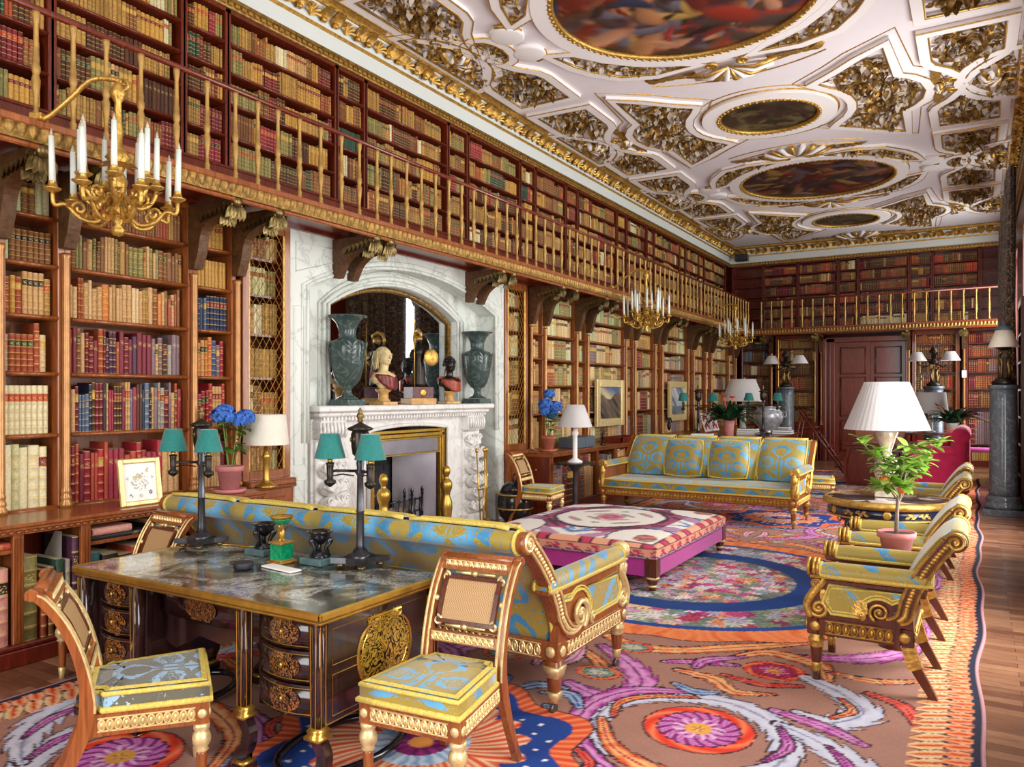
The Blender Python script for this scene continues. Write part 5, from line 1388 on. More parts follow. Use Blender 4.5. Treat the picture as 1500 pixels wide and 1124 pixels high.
for x in (-.82, -.38, .38, .82):                                # eight tapering pilaster legs over scrolled feet
    for y in (-HY + .045, HY - .045):
        m = MB(); m.lathe([(.030, .30), (.040, DZ - .05)], (x, y, 0), 4, M=rotz(PI / 4)); S = smooth_pts([(0, .26), (.035, .20), (.02, .13), (-.02, .09), (.0, .05)], 4)
        m.prism([(x + a, z) for a, z in ribbon(S, .05)], 'y', y - .022, y + .022); m.box(x - .04, y - .04, .02, x + .04, y + .04, .06, .005); lg = m.build('leg', 'ebony', dk)
        m = MB(); m.lathe([(.034, .255), (.058, .262), (.058, .275), (.042, .285), (.048, .296), (.036, .31)], (x, y, 0), 4, M=rotz(PI / 4)); m.build('brass_collar', 'brass', lg); MB().lathe([(.05, .058), (.05, .072), (.03, .076)], (x, y, 0), 4, M=rotz(PI / 4)).build('brass_ring', 'brass', lg); MB().lathe([(.02, 0), (.032, .012), (.02, .022)], (x, y, 0), 12).build('bun_foot', 'brass', lg); m = MB()
        for dx in (-.012, .012): m.tube([(x + dx, y - .0285, .31), (x + dx * 1.3, y - .0285, DZ - .06)], .0018, 4); m.tube([(x + .0285 * (1 if x > 0 else -1), y + dx, .31), (x + .0285 * (1 if x > 0 else -1), y + dx * 1.3, DZ - .06)], .0018, 4)
        m.build('brass_stringing', 'brass', lg)
for s in (-1, 1):
    m = MB(); C = [(s * .6 + .22 * math.cos(a), .38 * math.sin(a) * .9) for a in [2 * PI * i / 24 for i in range(24)]]; m.tube([(x, y, .045) for x, y in C], .02, 6, True); m.build('stretcher', 'black_lacquer', dk)

# ---------------------------------------------------------------- lamps
def shade(m, c, r0, r1, z0, z1, pleat=48, fd=.03):
    m.lathe([(r0, z0), (r0 * .995, z0 + .004), (r0 + (r1 - r0) * .5, (z0 + z1) / 2), (r1, z1)], c, pleat * 2, pleat, fd)
def candelabra_lamp(label, loc, rz, arms=(200, 290), reach=.15):
    t = thing('candelabra_lamp', label, 'lamp', loc, rz, 'bronze lamps with teal shades')
    m = MB(); m.prism([(-.105, -.105), (-.03, -.075), (.03, -.075), (.105, -.105), (.075, -.03), (.075, .03), (.105, .105), (.03, .075), (-.03, .075), (-.105, .105), (-.075, .03), (-.075, -.03)], 'z', .025, .055)
    m.lathe([(.085, .055), (.06, .07), (.04, .08), (.03, .1)], seg=4, M=rotz(PI / 4)); bs = m.build('base', 'pewter', t)
    m = MB()
    for a in range(4): x, y = .1 * math.cos(PI / 4 + a * PI / 2), .1 * math.sin(PI / 4 + a * PI / 2); MB().ell((x, y, .014), .024, .024, .014, 9, 5).build('paw_foot', 'bronze_gold', bs)
    m = MB(); m.lathe([(.028, .09), (.022, .12), (.020, .30), (.024, .305), (.020, .312), (.017, .50), (.03, .52), (.018, .54), (.022, .57), (.015, .60)], seg=24, flute=8, fd=.16); m.build('stem', 'pewter', t)
    m = MB(); m.lathe([(.02, .60), (.04, .62), (.045, .66), (.047, .73), (.04, .745), (.062, .752), (.066, .762), (.04, .775), (.015, .79)], seg=20); fn = m.build('reservoir', 'bronze', t)
    m = MB(); m.lathe([(.008, .79), (.016, .80), (.012, .812), (.02, .825), (.016, .84), (.008, .85), (.012, .86), (.0, .878)], seg=10)
    for k in range(6): m.leaf((0, 0, .80), (math.cos(k * 1.05), math.sin(k * 1.05), 1), (0, 0, 1), .035, .009, -.6, 3)
    m.build('finial', 'bronze_gold', fn); m = MB()
    for k in range(8): m.ell((.045 * math.cos(k * PI / 4), .045 * math.sin(k * PI / 4), .70), .008, .008, .016, 6, 4)
    m.build('mask_band', 'bronze_gold', fn)
    for a in arms:
        a = math.radians(a); ux, uy = math.cos(a), math.sin(a); c = (ux * reach, uy * reach, 0)
        m = MB(); m.tube([(0, 0, .525), (ux * reach * .8, uy * reach * .8, .53), (c[0], c[1], .525)], .008, 7); m.tube([(ux * .03, uy * .03, .50), (ux * .09, uy * .09, .51), (ux * reach, uy * reach, .5)], .004, 5)
        m.lathe([(.0, .44), (.01, .445), (.028, .46), (.03, .475), (.016, .485), (.018, .56), (.022, .575)], c, 14); ar = m.build('arm', 'bronze', t)
        m = MB(); m.lathe([(.013, .57), (.013, .6)], c, 10); m.build('burner', 'brass', ar)
        m = MB(); shade(m, c, .078, .046, .60, .735, 30, .05); m.build('shade', 'teal_shade', ar)
    return t
candelabra_lamp('bronze lamp with two teal shades at the desk end nearest the bookcase', (-3.85, 2.93, DZ), 0, (230, 337)).scale = (1, 1, .925)
candelabra_lamp('bronze lamp with two teal shades at the right end of the desk, before the fireplace', (-2.70, 3.0, DZ), 0, (222, 331)).scale = (1, 1, .925)
def table_lamp(name, label, loc, h, r0, r1, sh, smat, body, bmat, pleat=40):
    t = thing(name, label, 'lamp', loc); z0 = h - sh
    m = MB(); m.lathe(body, seg=24); m.lathe([(.008, body[-1][1]), (.008, z0 + .03)], seg=8); m.build('base', bmat, t)
    m = MB(); shade(m, (0, 0, 0), r0, r1, z0, h, pleat, .03); m.build('shade', smat, t)
    return t
table_lamp('brass_lamp', 'brass column lamp with a cream drum shade behind the near sofa, before the grille', (-5.2, 4.6, .87), .62, .19, .165, .255, 'cream_shade', [(.09, 0), (.09, .015), (.06, .03), (.035, .05), (.028, .08), (.026, .24), (.035, .26), (.03, .28), (.018, .30), (.016, .36)], 'brass', 60)
# tripod table and its lamp
t = thing('tripod_table', 'small dark round tripod table beside the cane chair right of the fireplace', 'table', (-4.66, 9.43, 0))
m = MB(); m.lathe([(.25, .725), (.275, .73), (.275, .745), (.25, .75)], seg=36); m.build('top', 'bronze', t)
m = MB(); m.lathe([(.05, .06), (.035, .12), (.03, .3), (.038, .34), (.03, .38), (.028, .62), (.05, .66), (.12, .722)], seg=18); m.build('pillar', 'charcoal', t)
m = MB(); m.lathe([(.17, 0), (.18, .02), (.12, .045), (.06, .06)], seg=20); m.build('base', 'charcoal', t)
table_lamp('candle_lamp', 'white column lamp with a pale conical shade on the small tripod table', (-4.66, 9.43, .75), .78, .235, .125, .30, 'white_shade', [(.10, 0), (.10, .02), (.06, .04), (.032, .06), (.032, .36), (.042, .37), (.05, .40), (.03, .43), (.02, .47)], 'plaster', 36)

# ---------------------------------------------------------------- desk ornaments
def urn(label, loc):
    t = thing('bronze_urn', label, 'urn', loc, 0, 'black bronze urns on the desk')
    MB().box(-.075, -.075, 0, .075, .075, .035, .004).build('plinth', 'slate_block', t)
    m = MB(); m.lathe([(.055, .035), (.05, .045), (.03, .055), (.03, .06)], seg=16)
    for k in range(3):
        a = 2 * PI * k / 3 + .4; c, s = math.cos(a), math.sin(a); m.tube([(.045 * c, .045 * s, .04), (.032 * c, .032 * s, .08), (.052 * c, .052 * s, .115), (.045 * c, .045 * s, .135)], [.014, .012, .017, .012], 7); m.ell((.055 * c, .055 * s, .122), .016, .016, .018, 8, 5)
    m.build('figures', 'black_lacquer', t)
    m = MB(); m.lathe([(.02, .10), (.04, .125), (.052, .14), (.048, .15), (.06, .16), (.068, .168), (.062, .17), (.045, .158), (.0, .15)], seg=22); m.build('bowl', 'black_lacquer', t)
urn('black bronze urn on a stone block, left of the green malachite cup on the desk', (-3.37, 2.97, DZ)); urn('black bronze urn on a stone block, between the malachite cup and the right hand lamp', (-2.93, 2.95, DZ))
t = thing('malachite_cup', 'green malachite and gilt cup borne by an eagle on the desk', 'ornament', (-3.115, 2.86, DZ))
m = MB(); m.box(-.055, -.055, 0, .055, .055, .012, .003); m.box(-.045, -.045, .012, .045, .045, .02, .003); m.box(-.048, -.048, .10, .048, .048, .112, .003); m.build('gilt_plinth', 'gilt', t)
MB().box(-.04, -.04, .02, .04, .04, .102).build('block', 'malachite', t)
m = MB(); m.ell((0, 0, .15), .02, .017, .034, 9, 6); m.ell((-.012, 0, .186), .013, .012, .014, 8, 5); m.tube([(-.02, 0, .186), (-.034, 0, .18)], [.006, .002], 6)
for s in (-1, 1):
    for k in range(4): m.leaf((.004, s * .012, .16), (.5 + .1 * k, s * (.7 - .1 * k), .35 + .3 * k), (0, 0, 1), .055, .011, -.3, 4)
    m.tube([(0, s * .01, .125), (0, s * .012, .112)], .007, 6)
m.build('eagle', 'gilt', t)
m = MB(); m.lathe([(.01, .195), (.035, .205), (.05, .225), (.052, .228), (.044, .226), (.0, .212)], seg=22); m.build('bowl', 'malachite', t)
m = MB(); m.lathe([(.05, .226), (.062, .24), (.066, .243), (.056, .238), (.044, .228)], seg=24, flute=12, fd=.06); m.build('rim', 'gilt', t)
m = MB(); m.lathe([(.045, 0), (.05, .006), (.05, .028), (.045, .034)], seg=8); tag(m.build('trinket_box', 'charcoal', None, (-3.17, 2.66, DZ), .3), 'dark eight-sided trinket box on the desk in front of the left urn', 'box')
m = MB(); m.box(-.03, -.02, 0, .03, .02, .012, .004); tag(m.build('blotter', 'black_lacquer', None, (-3.30, 2.72, DZ), .4), 'small black blotter beside the trinket box', 'blotter')
m = MB(); m.box(-.12, -.035, 0, .12, .035, .008, .002); tag(m.build('paper_tray', 'paper', None, (-3.0, 2.75, DZ), -.12), 'white paper tray lying before the malachite cup', 'tray')
m = MB(); m.tube(smooth_pts([(-3.8, 2.98, DZ + .004), (-3.72, 3.03, DZ + .006), (-3.6, 3.04, DZ + .004), (-3.5, 3.085, DZ + .006), (-3.45, 3.11, DZ - .03), (-3.45, 3.115, .3)], 5), .004, 6); tag(m.build('lamp_cord', 'gilt', None), 'thin gold cord trailing from the left lamp over the desk', 'cord')

# ---------------------------------------------------------------- framed pictures
def frame_pic(name, label, cat, loc, rz, w, h, fw, tilt, fm, art, depth=.03):
    t = thing(name, label, cat, loc, rz); R = rotx(-tilt)
    m = MB(); m.M = R
    for a in ((-w / 2, 0, -w / 2 + fw, h), (w / 2 - fw, 0, w / 2, h), (-w / 2 + fw, 0, w / 2 - fw, fw), (-w / 2 + fw, h - fw, w / 2 - fw, h)): m.box(a[0], 0, a[1], a[2], depth, a[3], .006)
    m.box(-w / 2 + .005, depth * .8, .005, w / 2 - .005, depth, h - .005); m.build('frame', fm, t)
    m = MB(); m.M = R; nx, nz = 30, 40; x0, x1, z0, z1 = -w / 2 + fw, w / 2 - fw, fw, h - fw; V = []
    m.grid([[(x0 + (x1 - x0) * i / nx, depth * .5, z0 + (z1 - z0) * j / nz) for i in range(nx + 1)] for j in range(nz + 1)])
    o = m.build('picture', 'oil_paint', t); cols = [art(i / nx, j / nz) + (1,) for j in range(nz + 1) for i in range(nx + 1)]; set_cols(o.data, cols)
    return t
def lp(a, b, t): return tuple(x + (y - x) * t for x, y in zip(a, b))
pr = random.Random(4); PW = [(pr.uniform(2, 14), pr.uniform(2, 14), pr.uniform(0, 6)) for _ in range(8)]
def nz_(u, v): return sum(math.sin(a * u + b * v + c) for a, b, c in PW) / 8
def art_landscape(u, v):
    sky = lp(hx('#C9B98A')[:3], hx('#3E5A86')[:3], min(1, max(0, (v - .55) * 2 + nz_(u, v)))); gr = lp(hx('#2E2620')[:3], hx('#6E5A48')[:3], .5 + nz_(u * 2, v * 2))
    return sky if v > .62 + .22 * math.sin(2 + u * 3) * math.sin(u * 5 + .5) else gr
def art_cloud(u, v): return lp(hx('#5E6E86')[:3], hx('#C8CCD0')[:3], max(0, min(1, .5 + 1.6 * nz_(u * 1.5, v * 1.5)))) if v > .3 else lp(hx('#4A5A6A')[:3], hx('#7A8A86')[:3], .5 + nz_(u * 2, v * 2))
def art_drawing(u, v):
    du, dv = (u - .5), (v - .5); w = hx('#F4F3EE')[:3]; a = math.atan2(dv, du); r = math.hypot(du, dv * 1.1)
    if r < .27 and math.sin(a * 9 + r * 40) + nz_(u * 5, v * 5) * 2 > .45: return lp(hx('#8FA6B4')[:3], hx('#C8B888')[:3], .5 + .5 * math.sin(a * 3))
    for cx, cy, rr, c in ((.74, .8, .06, '#D8A860'), (.36, .62, .05, '#C8B070'), (.5, .64, .07, '#D8B860'), (.2, .14, .06, '#6A6E78'), (.8, .2, .06, '#3E465A'), (.12, .6, .03, '#7A4A5A'), (.88, .6, .03, '#7A4A5A'), (.5, .12, .05, '#A0A8A8')):
        if math.hypot(u - cx, v - cy) < rr and math.sin(u * 60) * math.sin(v * 70) > -.3: return hx(c)[:3]
    return w
def art_red(u, v): return hx('#F0E8E4')[:3] if math.sin(u * 9.4) * math.sin(v * 12 + 3 * math.sin(u * 9)) > .2 else hx('#9A1A2A')[:3]
RL = PI / 2                                                      # pictures on the long wall look along +X: local -y turned to +x
frame_pic('framed_drawing', 'small white-mounted drawing in a pale gilt frame on the worktop behind the desk', 'picture', (-5.1, 3.40, .872), RL, .32, .335, .035, math.radians(8), 'gilt_pale', art_drawing)
frame_pic('landscape_painting', 'dark landscape painting in a wide gilt frame hanging on the bookcases', 'painting', (XP + .085, 12.38, 1.13), RL, 1.16, .80, .13, 0, 'gilt_pale', art_landscape, .06)
frame_pic('landscape_painting', 'pale cloudy painting in a gilt frame behind the far teal lamp', 'painting', (XP + .085, 15.9, 1.13), RL, 1.1, .82, .13, 0, 'gilt_pale', art_cloud, .06)
frame_pic('framed_textile', 'left red and white patterned panel in a white frame on the worktop', 'picture', (-5.02, 16.75, .875), RL, .46, .42, .035, math.radians(18), 'plaster', art_red)
frame_pic('framed_textile', 'right red and white patterned panel in a white frame on the worktop', 'picture', (-5.02, 17.3, .875), RL, .46, .42, .035, math.radians(18), 'plaster', art_red)

# ---------------------------------------------------------------- mantel ornaments
MZ = 1.552
def vase(label, y, k=1.):
    t = thing('stone_vase', label, 'vase', (XB + .205, y, MZ), 0, 'green stone vases on the mantel')
    MB().box(-.13 * k, -.13 * k, 0, .13 * k, .13 * k, .06, .004).build('plinth', 'green_marble', t)
    m = MB(); m.lathe([(r * k, z * k) for r, z in [(.115, .063), (.11, .075), (.06, .10), (.045, .13), (.042, .17), (.055, .18), (.05, .19), (.09, .21), (.13, .27), (.165, .40), (.185, .52), (.195, .60), (.185, .64), (.15, .665), (.10, .68), (.085, .70), (.09, .78), (.12, .85), (.17, .90), (.20, .91), (.20, .92), (.16, .91), (.09, .85)]], seg=48, flute=24, fd=.03)
    v = m.build('body', 'green_marble', t)
    m = MB()
    for q in range(8):
        a = q * PI / 4 + .2
        for j in range(5):
            for s in (-1, 1):
                aa = a + s * .05; r = (.165 + .03 * j / 4) * k + .002; m.leaf((r * math.cos(aa), r * math.sin(aa), (.42 + .045 * j) * k), (-math.sin(aa) * s * .8, math.cos(aa) * s * .8, 1), (math.cos(aa), math.sin(aa), 0), .07 * k, .014, .1, 3)
    m.build('carved_palmette', 'green_marble', v)
vase('big green stone vase at the left end of the mantel', 5.97); vase('big green stone vase at the right end of the mantel', 8.38)
def bust(label, y, s, skin, drape, turn, dark=False, base='onyx'):
    t = thing('portrait_bust', label, 'sculpture', (XB + .19, y, MZ), turn)
    m = MB(); m.box(-.1 * s, -.1 * s, 0, .1 * s, .1 * s, .03 * s, .003); m.lathe([(.075 * s, .03 * s), (.05 * s, .06 * s), (.05 * s, .12 * s), (.08 * s, .14 * s), (.08 * s, .155 * s)], seg=18); m.build('socle', base, t)
    m = MB(); m.ell((0, 0, .26 * s), .12 * s, .085 * s, .085 * s, 18, 10); m.ell((0, -.01 * s, .21 * s), .085 * s, .065 * s, .07 * s, 14, 8)
    for q in (-1, 1): m.ell((q * .115 * s, .0, .262 * s), .045 * s, .05 * s, .055 * s, 10, 7)
    m.tube([(0, .01 * s, .30 * s), (0, .0, .36 * s), (0, -.005 * s, .41 * s)], [.058 * s, .045 * s, .047 * s], 14)
    m.ell((0, -.012 * s, .475 * s), .066 * s, .08 * s, .092 * s, 18, 12); m.ell((0, -.045 * s, .425 * s), .042 * s, .04 * s, .035 * s, 12, 8)
    m.tube([(0, -.078 * s, .50 * s), (0, -.103 * s, .462 * s), (0, -.085 * s, .455 * s)], [.008 * s, .015 * s, .006 * s], 7)
    for q in (-1, 1): m.ell((q * .028 * s, -.08 * s, .488 * s), .014 * s, .01 * s, .008 * s, 8, 5); m.tube([(q * .012 * s, -.085 * s, .503 * s), (q * .045 * s, -.072 * s, .505 * s)], .007 * s, 5); m.ell((q * .067 * s, .0, .475 * s), .01 * s, .017 * s, .024 * s, 7, 5)
    m.ell((0, -.084 * s, .436 * s), .02 * s, .01 * s, .006 * s, 8, 4); m.ell((0, -.082 * s, .427 * s), .017 * s, .01 * s, .006 * s, 8, 4)
    m.build('figure', skin, t)
    m = MB(); r = random.Random(int(y * 10))
    if not dark:
        m.ell((0, .012 * s, .495 * s), .076 * s, .083 * s, .084 * s, 16, 9)
        for k in range(26):
            a = PI * (-.1 + 1.2 * k / 25); x, yy = .07 * s * math.cos(a), .03 * s + .06 * s * math.sin(a); m.tube([(x, yy, .53 * s), (x * 1.15, yy * 1.2, .45 * s), (x * (.9 + .3 * r.random()), yy * 1.1, (.34 + .04 * r.random()) * s)], [.014 * s, .016 * s, .009 * s], 6)
    else:
        for k in range(70):
            th, ph = r.uniform(0, 2 * PI), r.uniform(.0, 1.7); x, yy, z = math.sin(ph) * math.cos(th), math.sin(ph) * math.sin(th), math.cos(ph)
            if yy < -.55 and z < .5: continue
            m.ell((.068 * s * x, .0 + .078 * s * yy, .485 * s + .085 * s * z), .018 * s, .018 * s, .018 * s, 6, 4)
    m.build('hair', skin, t)
    m = MB()
    for k in range(9):
        q = k / 8; m.tube([(-.14 * s + .05 * s * q, -.03 * s - .03 * s * q, .285 * s - .05 * s * q), (-.02 * s + .02 * s * q, -.095 * s, .27 * s - .10 * s * q), (.09 * s, -.075 * s, (.24 - .07 * q) * s), (.155 * s - .05 * s * q, .0, (.285 - .10 * q) * s)], [.02 * s, .026 * s, .026 * s, .02 * s], 8)
    m.tube([(-.14 * s, .0, .29 * s), (-.06 * s, .08 * s, .30 * s), (.06 * s, .08 * s, .30 * s), (.15 * s, .0, .29 * s)], .04 * s, 8)
    m.build('drapery', drape, t)
bust('ivory stone bust with long hair and dark red drapery on the mantel', 6.55, 1.1, 'ivory_stone', 'porphyry', math.radians(85))
bust('dark stone bust with curled hair and red drapery on the mantel', 7.78, 1.0, 'dark_stone', 'red_drape', math.radians(70), True)
t = thing('warrior_statuette', 'gilt bronze helmeted warrior with spear and round shield on the mantel', 'sculpture', (XB + .19, 7.17, MZ), math.radians(70))
m = MB(); m.box(-.17, -.12, 0, .17, .12, .07, .003); m.build('onyx_base', 'onyx', t)
m = MB(); m.box(-.14, -.1, .07, .14, .1, .20, .003); pb = m.build('plinth', 'purple_marble', t)
m = MB(); m.lathe([(.045, -.004), (.05, 0), (.03, .006), (.0, .008)], (0, -.1, .135), 16, M=rotx(PI / 2)); m.build('medallion', 'gilt', pb); m = MB(); m.lathe([(.04, -.004), (.045, 0), (.025, .006), (.0, .008)], (.14, 0, .135), 16, M=roty(PI / 2)); m.build('medallion', 'gilt', pb)
m = MB(); m.lathe([(.085, .20), (.09, .24), (.075, .36), (.07, .44), (.055, .50), (.075, .58), (.085, .62), (.05, .66), (.026, .68), (.026, .71)], seg=28, flute=14, fd=.18); m.ell((0, -.008, .74), .036, .042, .046, 12, 8)
m.tube([(.075, 0, .62), (.12, -.05, .54), (.10, -.10, .56)], [.026, .022, .016], 8); m.tube([(-.075, 0, .62), (-.12, -.02, .55), (-.11, -.08, .52)], [.026, .022, .016], 8); m.tube([(0, -.045, .745), (0, -.054, .733)], [.006, .005], 6); m.build('figure', 'bronze', t)
m = MB(); m.ell((0, .004, .755), .046, .052, .046, 14, 8); m.tube([(0, -.05, .77), (0, -.05, .82), (0, .01, .86), (0, .08, .83), (0, .1, .76), (0, .09, .70)], [.012, .018, .022, .024, .02, .012], 8, flat=1.); m.build('helmet', 'gilt', t)
m = MB(); m.lathe([(.095, -.006), (.10, 0), (.09, .008), (.05, .018), (.02, .022), (.0, .026)], (.10, -.115, .54), 24, M=rotx(PI / 2)); m.build('shield', 'gilt', t)
m = MB(); m.tube([(-.11, -.09, .20), (-.11, -.085, .92)], .006, 6); m.leaf((-.11, -.085, .92), (0, 0, 1), (0, 1, 0), .06, .012, 0, 3); m.build('spear', 'gilt', t)

# ---------------------------------------------------------------- ottoman
OX0, OX1, OY0, OY1 = -4.02, -2.27, 6.12, 8.22
t = thing('ottoman', 'big square footstool in needlepoint with a fuchsia skirt between the two sofas', 'ottoman', ((OX0 + OX1) / 2, (OY0 + OY1) / 2, 0)); ow, oh = (OX1 - OX0) / 2, (OY1 - OY0) / 2
N = 90; V = []; cols = []; orr = random.Random(2)
PWo = [(orr.uniform(3, 9), orr.uniform(3, 9), orr.uniform(0, 6)) for _ in range(10)]
def onoise(x, y, s): return sum(math.sin((a * x + b * y) * s + c) for a, b, c in PWo) / 10
CO = {k: np.array(hx(v)[:3]) for k, v in dict(cream='#E9E4DC', rose='#A24A72', pink='#C98AA0', blue='#5B83B5', dk='#4A2438', peach='#E0A283', red='#C23A5C', mauve='#B58AA8', green='#8A9A78').items()}
def ocol(x, y):
    ax, ay = abs(x) / ow, abs(y) / oh; m_ = max(ax, ay); x = abs(x); y = abs(y)
    if m_ > .93:
        q = math.sin((x if ay > ax else y) * 22); return CO['peach'] if q > -.1 else CO['red'] if q < -.6 else CO['dk']
    if m_ > .915: return CO['dk']
    e = math.hypot((x) / .52, (y) / .62) + .12 * onoise(x, y, 2.0)
    if e < .28: return CO['red'] if onoise(x, y, 6) > 0 else CO['pink']
    if e < 1.0: return CO['cream'] if onoise(x, y, 4) > -.12 or e > .75 else (CO['pink'] if onoise(x, y, 9) > 0 else CO['green'])
    if e < 1.1: return CO['dk']
    c = math.hypot((x - ow * .78) / .34, (y - oh * .78) / .40)
    if c < .3: return CO['red'] if onoise(x, y, 8) > -.05 else CO['green']
    if c < .95: return CO['cream']
    if c < 1.03: return CO['dk']
    if .74 < m_ < .915: return (CO['blue'] if onoise(x, y, 5) > .12 else CO['cream']) if onoise(x, y, 2.2) > -.1 else CO['mauve']
    n = onoise(x, y, 2.6)
    if n > .2: return CO['cream'] if onoise(x, y, 8) > -.1 else CO['blue']
    if n > .14: return CO['blue']
    return CO['rose'] if onoise(x, y, 5) > -.2 else CO['dk']
m = MB(); rows = []; edge = []
def opos(u, v):
    q = (1 - abs(u) ** 5) * (1 - abs(v) ** 5); rx = 1 - .02 * abs(v) ** 4; ry = 1 - .02 * abs(u) ** 4
    return (u * ow * rx, v * oh * ry, .375 + .065 * q ** .5)
m.grid([[opos(-1 + 2 * i / N, -1 + 2 * j / N) for i in range(N + 1)] for j in range(N + 1)])
cols = [tuple(ocol(*opos(-1 + 2 * i / N, -1 + 2 * j / N)[:2])) + (1,) for j in range(N + 1) for i in range(N + 1)]
E = [(-1 + 2 * i / N, -1) for i in range(N)] + [(1, -1 + 2 * i / N) for i in range(N)] + [(1 - 2 * i / N, 1) for i in range(N)] + [(-1, 1 - 2 * i / N) for i in range(N)]
A = [opos(*e) for e in E]; D = [(x * 1.003, y * 1.003, z) for x, y, z in A]
for dz0, dz1, in [(-.0113 * i_, -.0113 * (i_ + 1)) for i_ in range(8)]:
    m.strip([(x, y, z + dz0) for x, y, z in D], [(x, y, z + dz1) for x, y, z in D], closed=True)
    for dz in (dz0, dz1):
        for (x, y, z) in D:
            s = x + y if abs(abs(x) - ow) < abs(abs(y) - oh) else x - y; s = y if abs(abs(x) / ow) > abs(abs(y) / oh) else x
            q = abs(math.sin(s * 16)); zz = -dz / .09; c = CO['dk'] if zz < .12 or zz > .95 or abs(zz - .86 + .16 * q) < .05 else CO['mauve'] if zz > .86 - .16 * q else CO['red'] if math.hypot((zz - .42) / .24, (q - 1) / .5) < 1 and onoise(s, zz, 9) > -.1 else CO['peach']; cols.append(tuple(c) + (1,))
o = m.build('needlepoint_top', 'needlepoint', t); set_cols(o.data, cols)
m = MB(); m.box(-ow + .02, -oh + .02, .14, ow - .02, oh - .02, .29); m.build('fabric_skirt', 'fuchsia', t)
for sx in (-1, 1):
    for sy in (-1, 1):
        m = MB(); x, y = sx * (ow - .065), sy * (oh - .065); m.box(x - .052, y - .052, .135, x + .052, y + .052, .29, .003); m.lathe([(.03, .02), (.028, .05), (.05, .1), (.052, .12)], (x, y, 0), 16); lg = m.build('leg', 'rosewood', t)
        m = MB(); m.lathe([(.05, .115), (.06, .122), (.055, .135)], (x, y, 0), 16); m.lathe([(.03, .045), (.042, .055), (.036, .066)], (x, y, 0), 16); m.lathe([(.0, 0), (.022, .006), (.03, .02), (.024, .035)], (x, y, 0), 14); m.build('gilt_ring', 'gilt_pale', lg)

# ---------------------------------------------------------------- round table, its lamp, the orange tree
RT = (-.66, 7.24)
t = thing('round_table', 'round marble-topped table with gilt rim between the armchairs', 'table', (RT[0], RT[1], 0))
m = MB(); m.lathe([(.0, .797), (.46, .797), (.465, .795)], seg=48); m.build('top', 'specimen_marble', t)
m = MB(); m.lathe([(.46, .735), (.485, .742), (.50, .755), (.497, .78), (.485, .797), (.462, .80), (.458, .79)], seg=64); m.build('gilt_rim', 'gilt', t)
m = MB(); m.lathe([(.35, .655), (.455, .655), (.455, .738), (.35, .738)], seg=48); fz = m.build('frieze', 'navy_enamel', t)
m = MB(); m.lathe([(.456, .648), (.464, .652), (.464, .66), (.456, .664)], seg=48); m.build('gilt_band', 'gilt', fz)
for k in range(12):
    a = 2 * PI * k / 12 + .1; c, s = math.cos(a), math.sin(a); m = MB()
    if k % 2: m.lathe([(.034, -.003), (.034, .003), (.026, .009), (.013, .005), (.0, .009)], (.456 * c, .456 * s, .70), 14, M=rotz(a) @ roty(PI / 2))
    else:
        for q in range(-3, 4): e = a + q * .05; m.leaf((.457 * math.cos(e), .457 * math.sin(e), .70), (-math.sin(e) * (1 if q >= 0 else -1), math.cos(e) * (1 if q >= 0 else -1), .5 * (-1) ** q), (math.cos(e), math.sin(e), 0), .045, .012, .2, 3)
    m.build('gilt_mount', 'gilt', fz)
for k in range(4):
    a = math.radians(45 + 90 * k + 12); c, s = math.cos(a), math.sin(a)
    C = smooth_pts([(.42, .655), (.46, .61), (.45, .57), (.38, .54), (.31, .46), (.27, .30), (.27, .14), (.32, .03)], 5)
    m = MB(); m.tube([(r * c, r * s, z) for r, z in C], [.027 - .0004 * i for i in range(len(C))], 8); lg = m.build('leg', 'black_lacquer', t)
    MB().lathe([(.0, 0), (.028, .004), (.034, .02), (.026, .04)], (.32 * c, .32 * s, 0), 12).build('gilt_foot', 'gilt', lg)
    MB().tube([(.48 * c - s * .026 * math.cos(e), .48 * s + c * .026 * math.cos(e), .56 + .032 * math.sin(e)) for e in [2 * PI * i / 14 for i in range(14)]], .006, 5, True).build('gilt_ring', 'gilt', lg)
MB().lathe([(.24, .13), (.24, .145), (.05, .15), (.05, .12)], seg=24).build('shelf', 'black_lacquer', t)
t = thing('glass_lamp', 'very large pleated white lamp with faceted glass base on the round table', 'lamp', (RT[0] + .0, RT[1] + .02, .80))
m = MB(); m.box(-.085, -.085, 0, .085, .085, .05, .004); m.lathe([(.07, .05), (.055, .07), (.10, .21), (.09, .29), (.035, .37), (.07, .49), (.09, .54), (.08, .56)], seg=8); m.build('base', 'glass_cloudy', t)
m = MB(); shade(m, (0, 0, 0), .335, .175, .565, .965, 44, .05); m.build('shade', 'white_shade', t)
def leafy(m, pts, r, n, L, W, seed, droop=.5):
    R = random.Random(seed)
    for k in range(n):
        p = R.choice(pts); a = R.uniform(0, 2 * PI); m.leaf(p, (math.cos(a), math.sin(a), R.uniform(-.3, .9)), (0, 0, 1), L * R.uniform(.7, 1.25), W * R.uniform(.8, 1.2), droop * R.uniform(.5, 1.6), 5, .25)
def pot(m, r, h, z=0.): m.lathe([(r * .68, z), (r * .9, z + h * .78), (r * 1.04, z + h * .79), (r * 1.06, z + h), (r * .96, z + h), (r * .9, z + h * .9), (0, z + h * .9)], seg=28)
PT = (-.455, 5.64)
t = thing('plant_stand', 'small dark stand under the potted orange tree between the armchairs', 'stand', (PT[0], PT[1], 0))
m = MB(); m.lathe([(.14, .565), (.15, .57), (.15, .585), (.14, .59)], seg=28); m.build('top', 'rosewood', t)
m = MB(); m.lathe([(.1, 0), (.1, .02), (.03, .05), (.022, .3), (.03, .5), (.07, .566)], seg=16); m.build('pillar', 'rosewood', t)
t = thing('orange_tree', 'little orange tree with two oranges in a pink terracotta pot between the armchairs', 'potted plant', (PT[0], PT[1], .59))
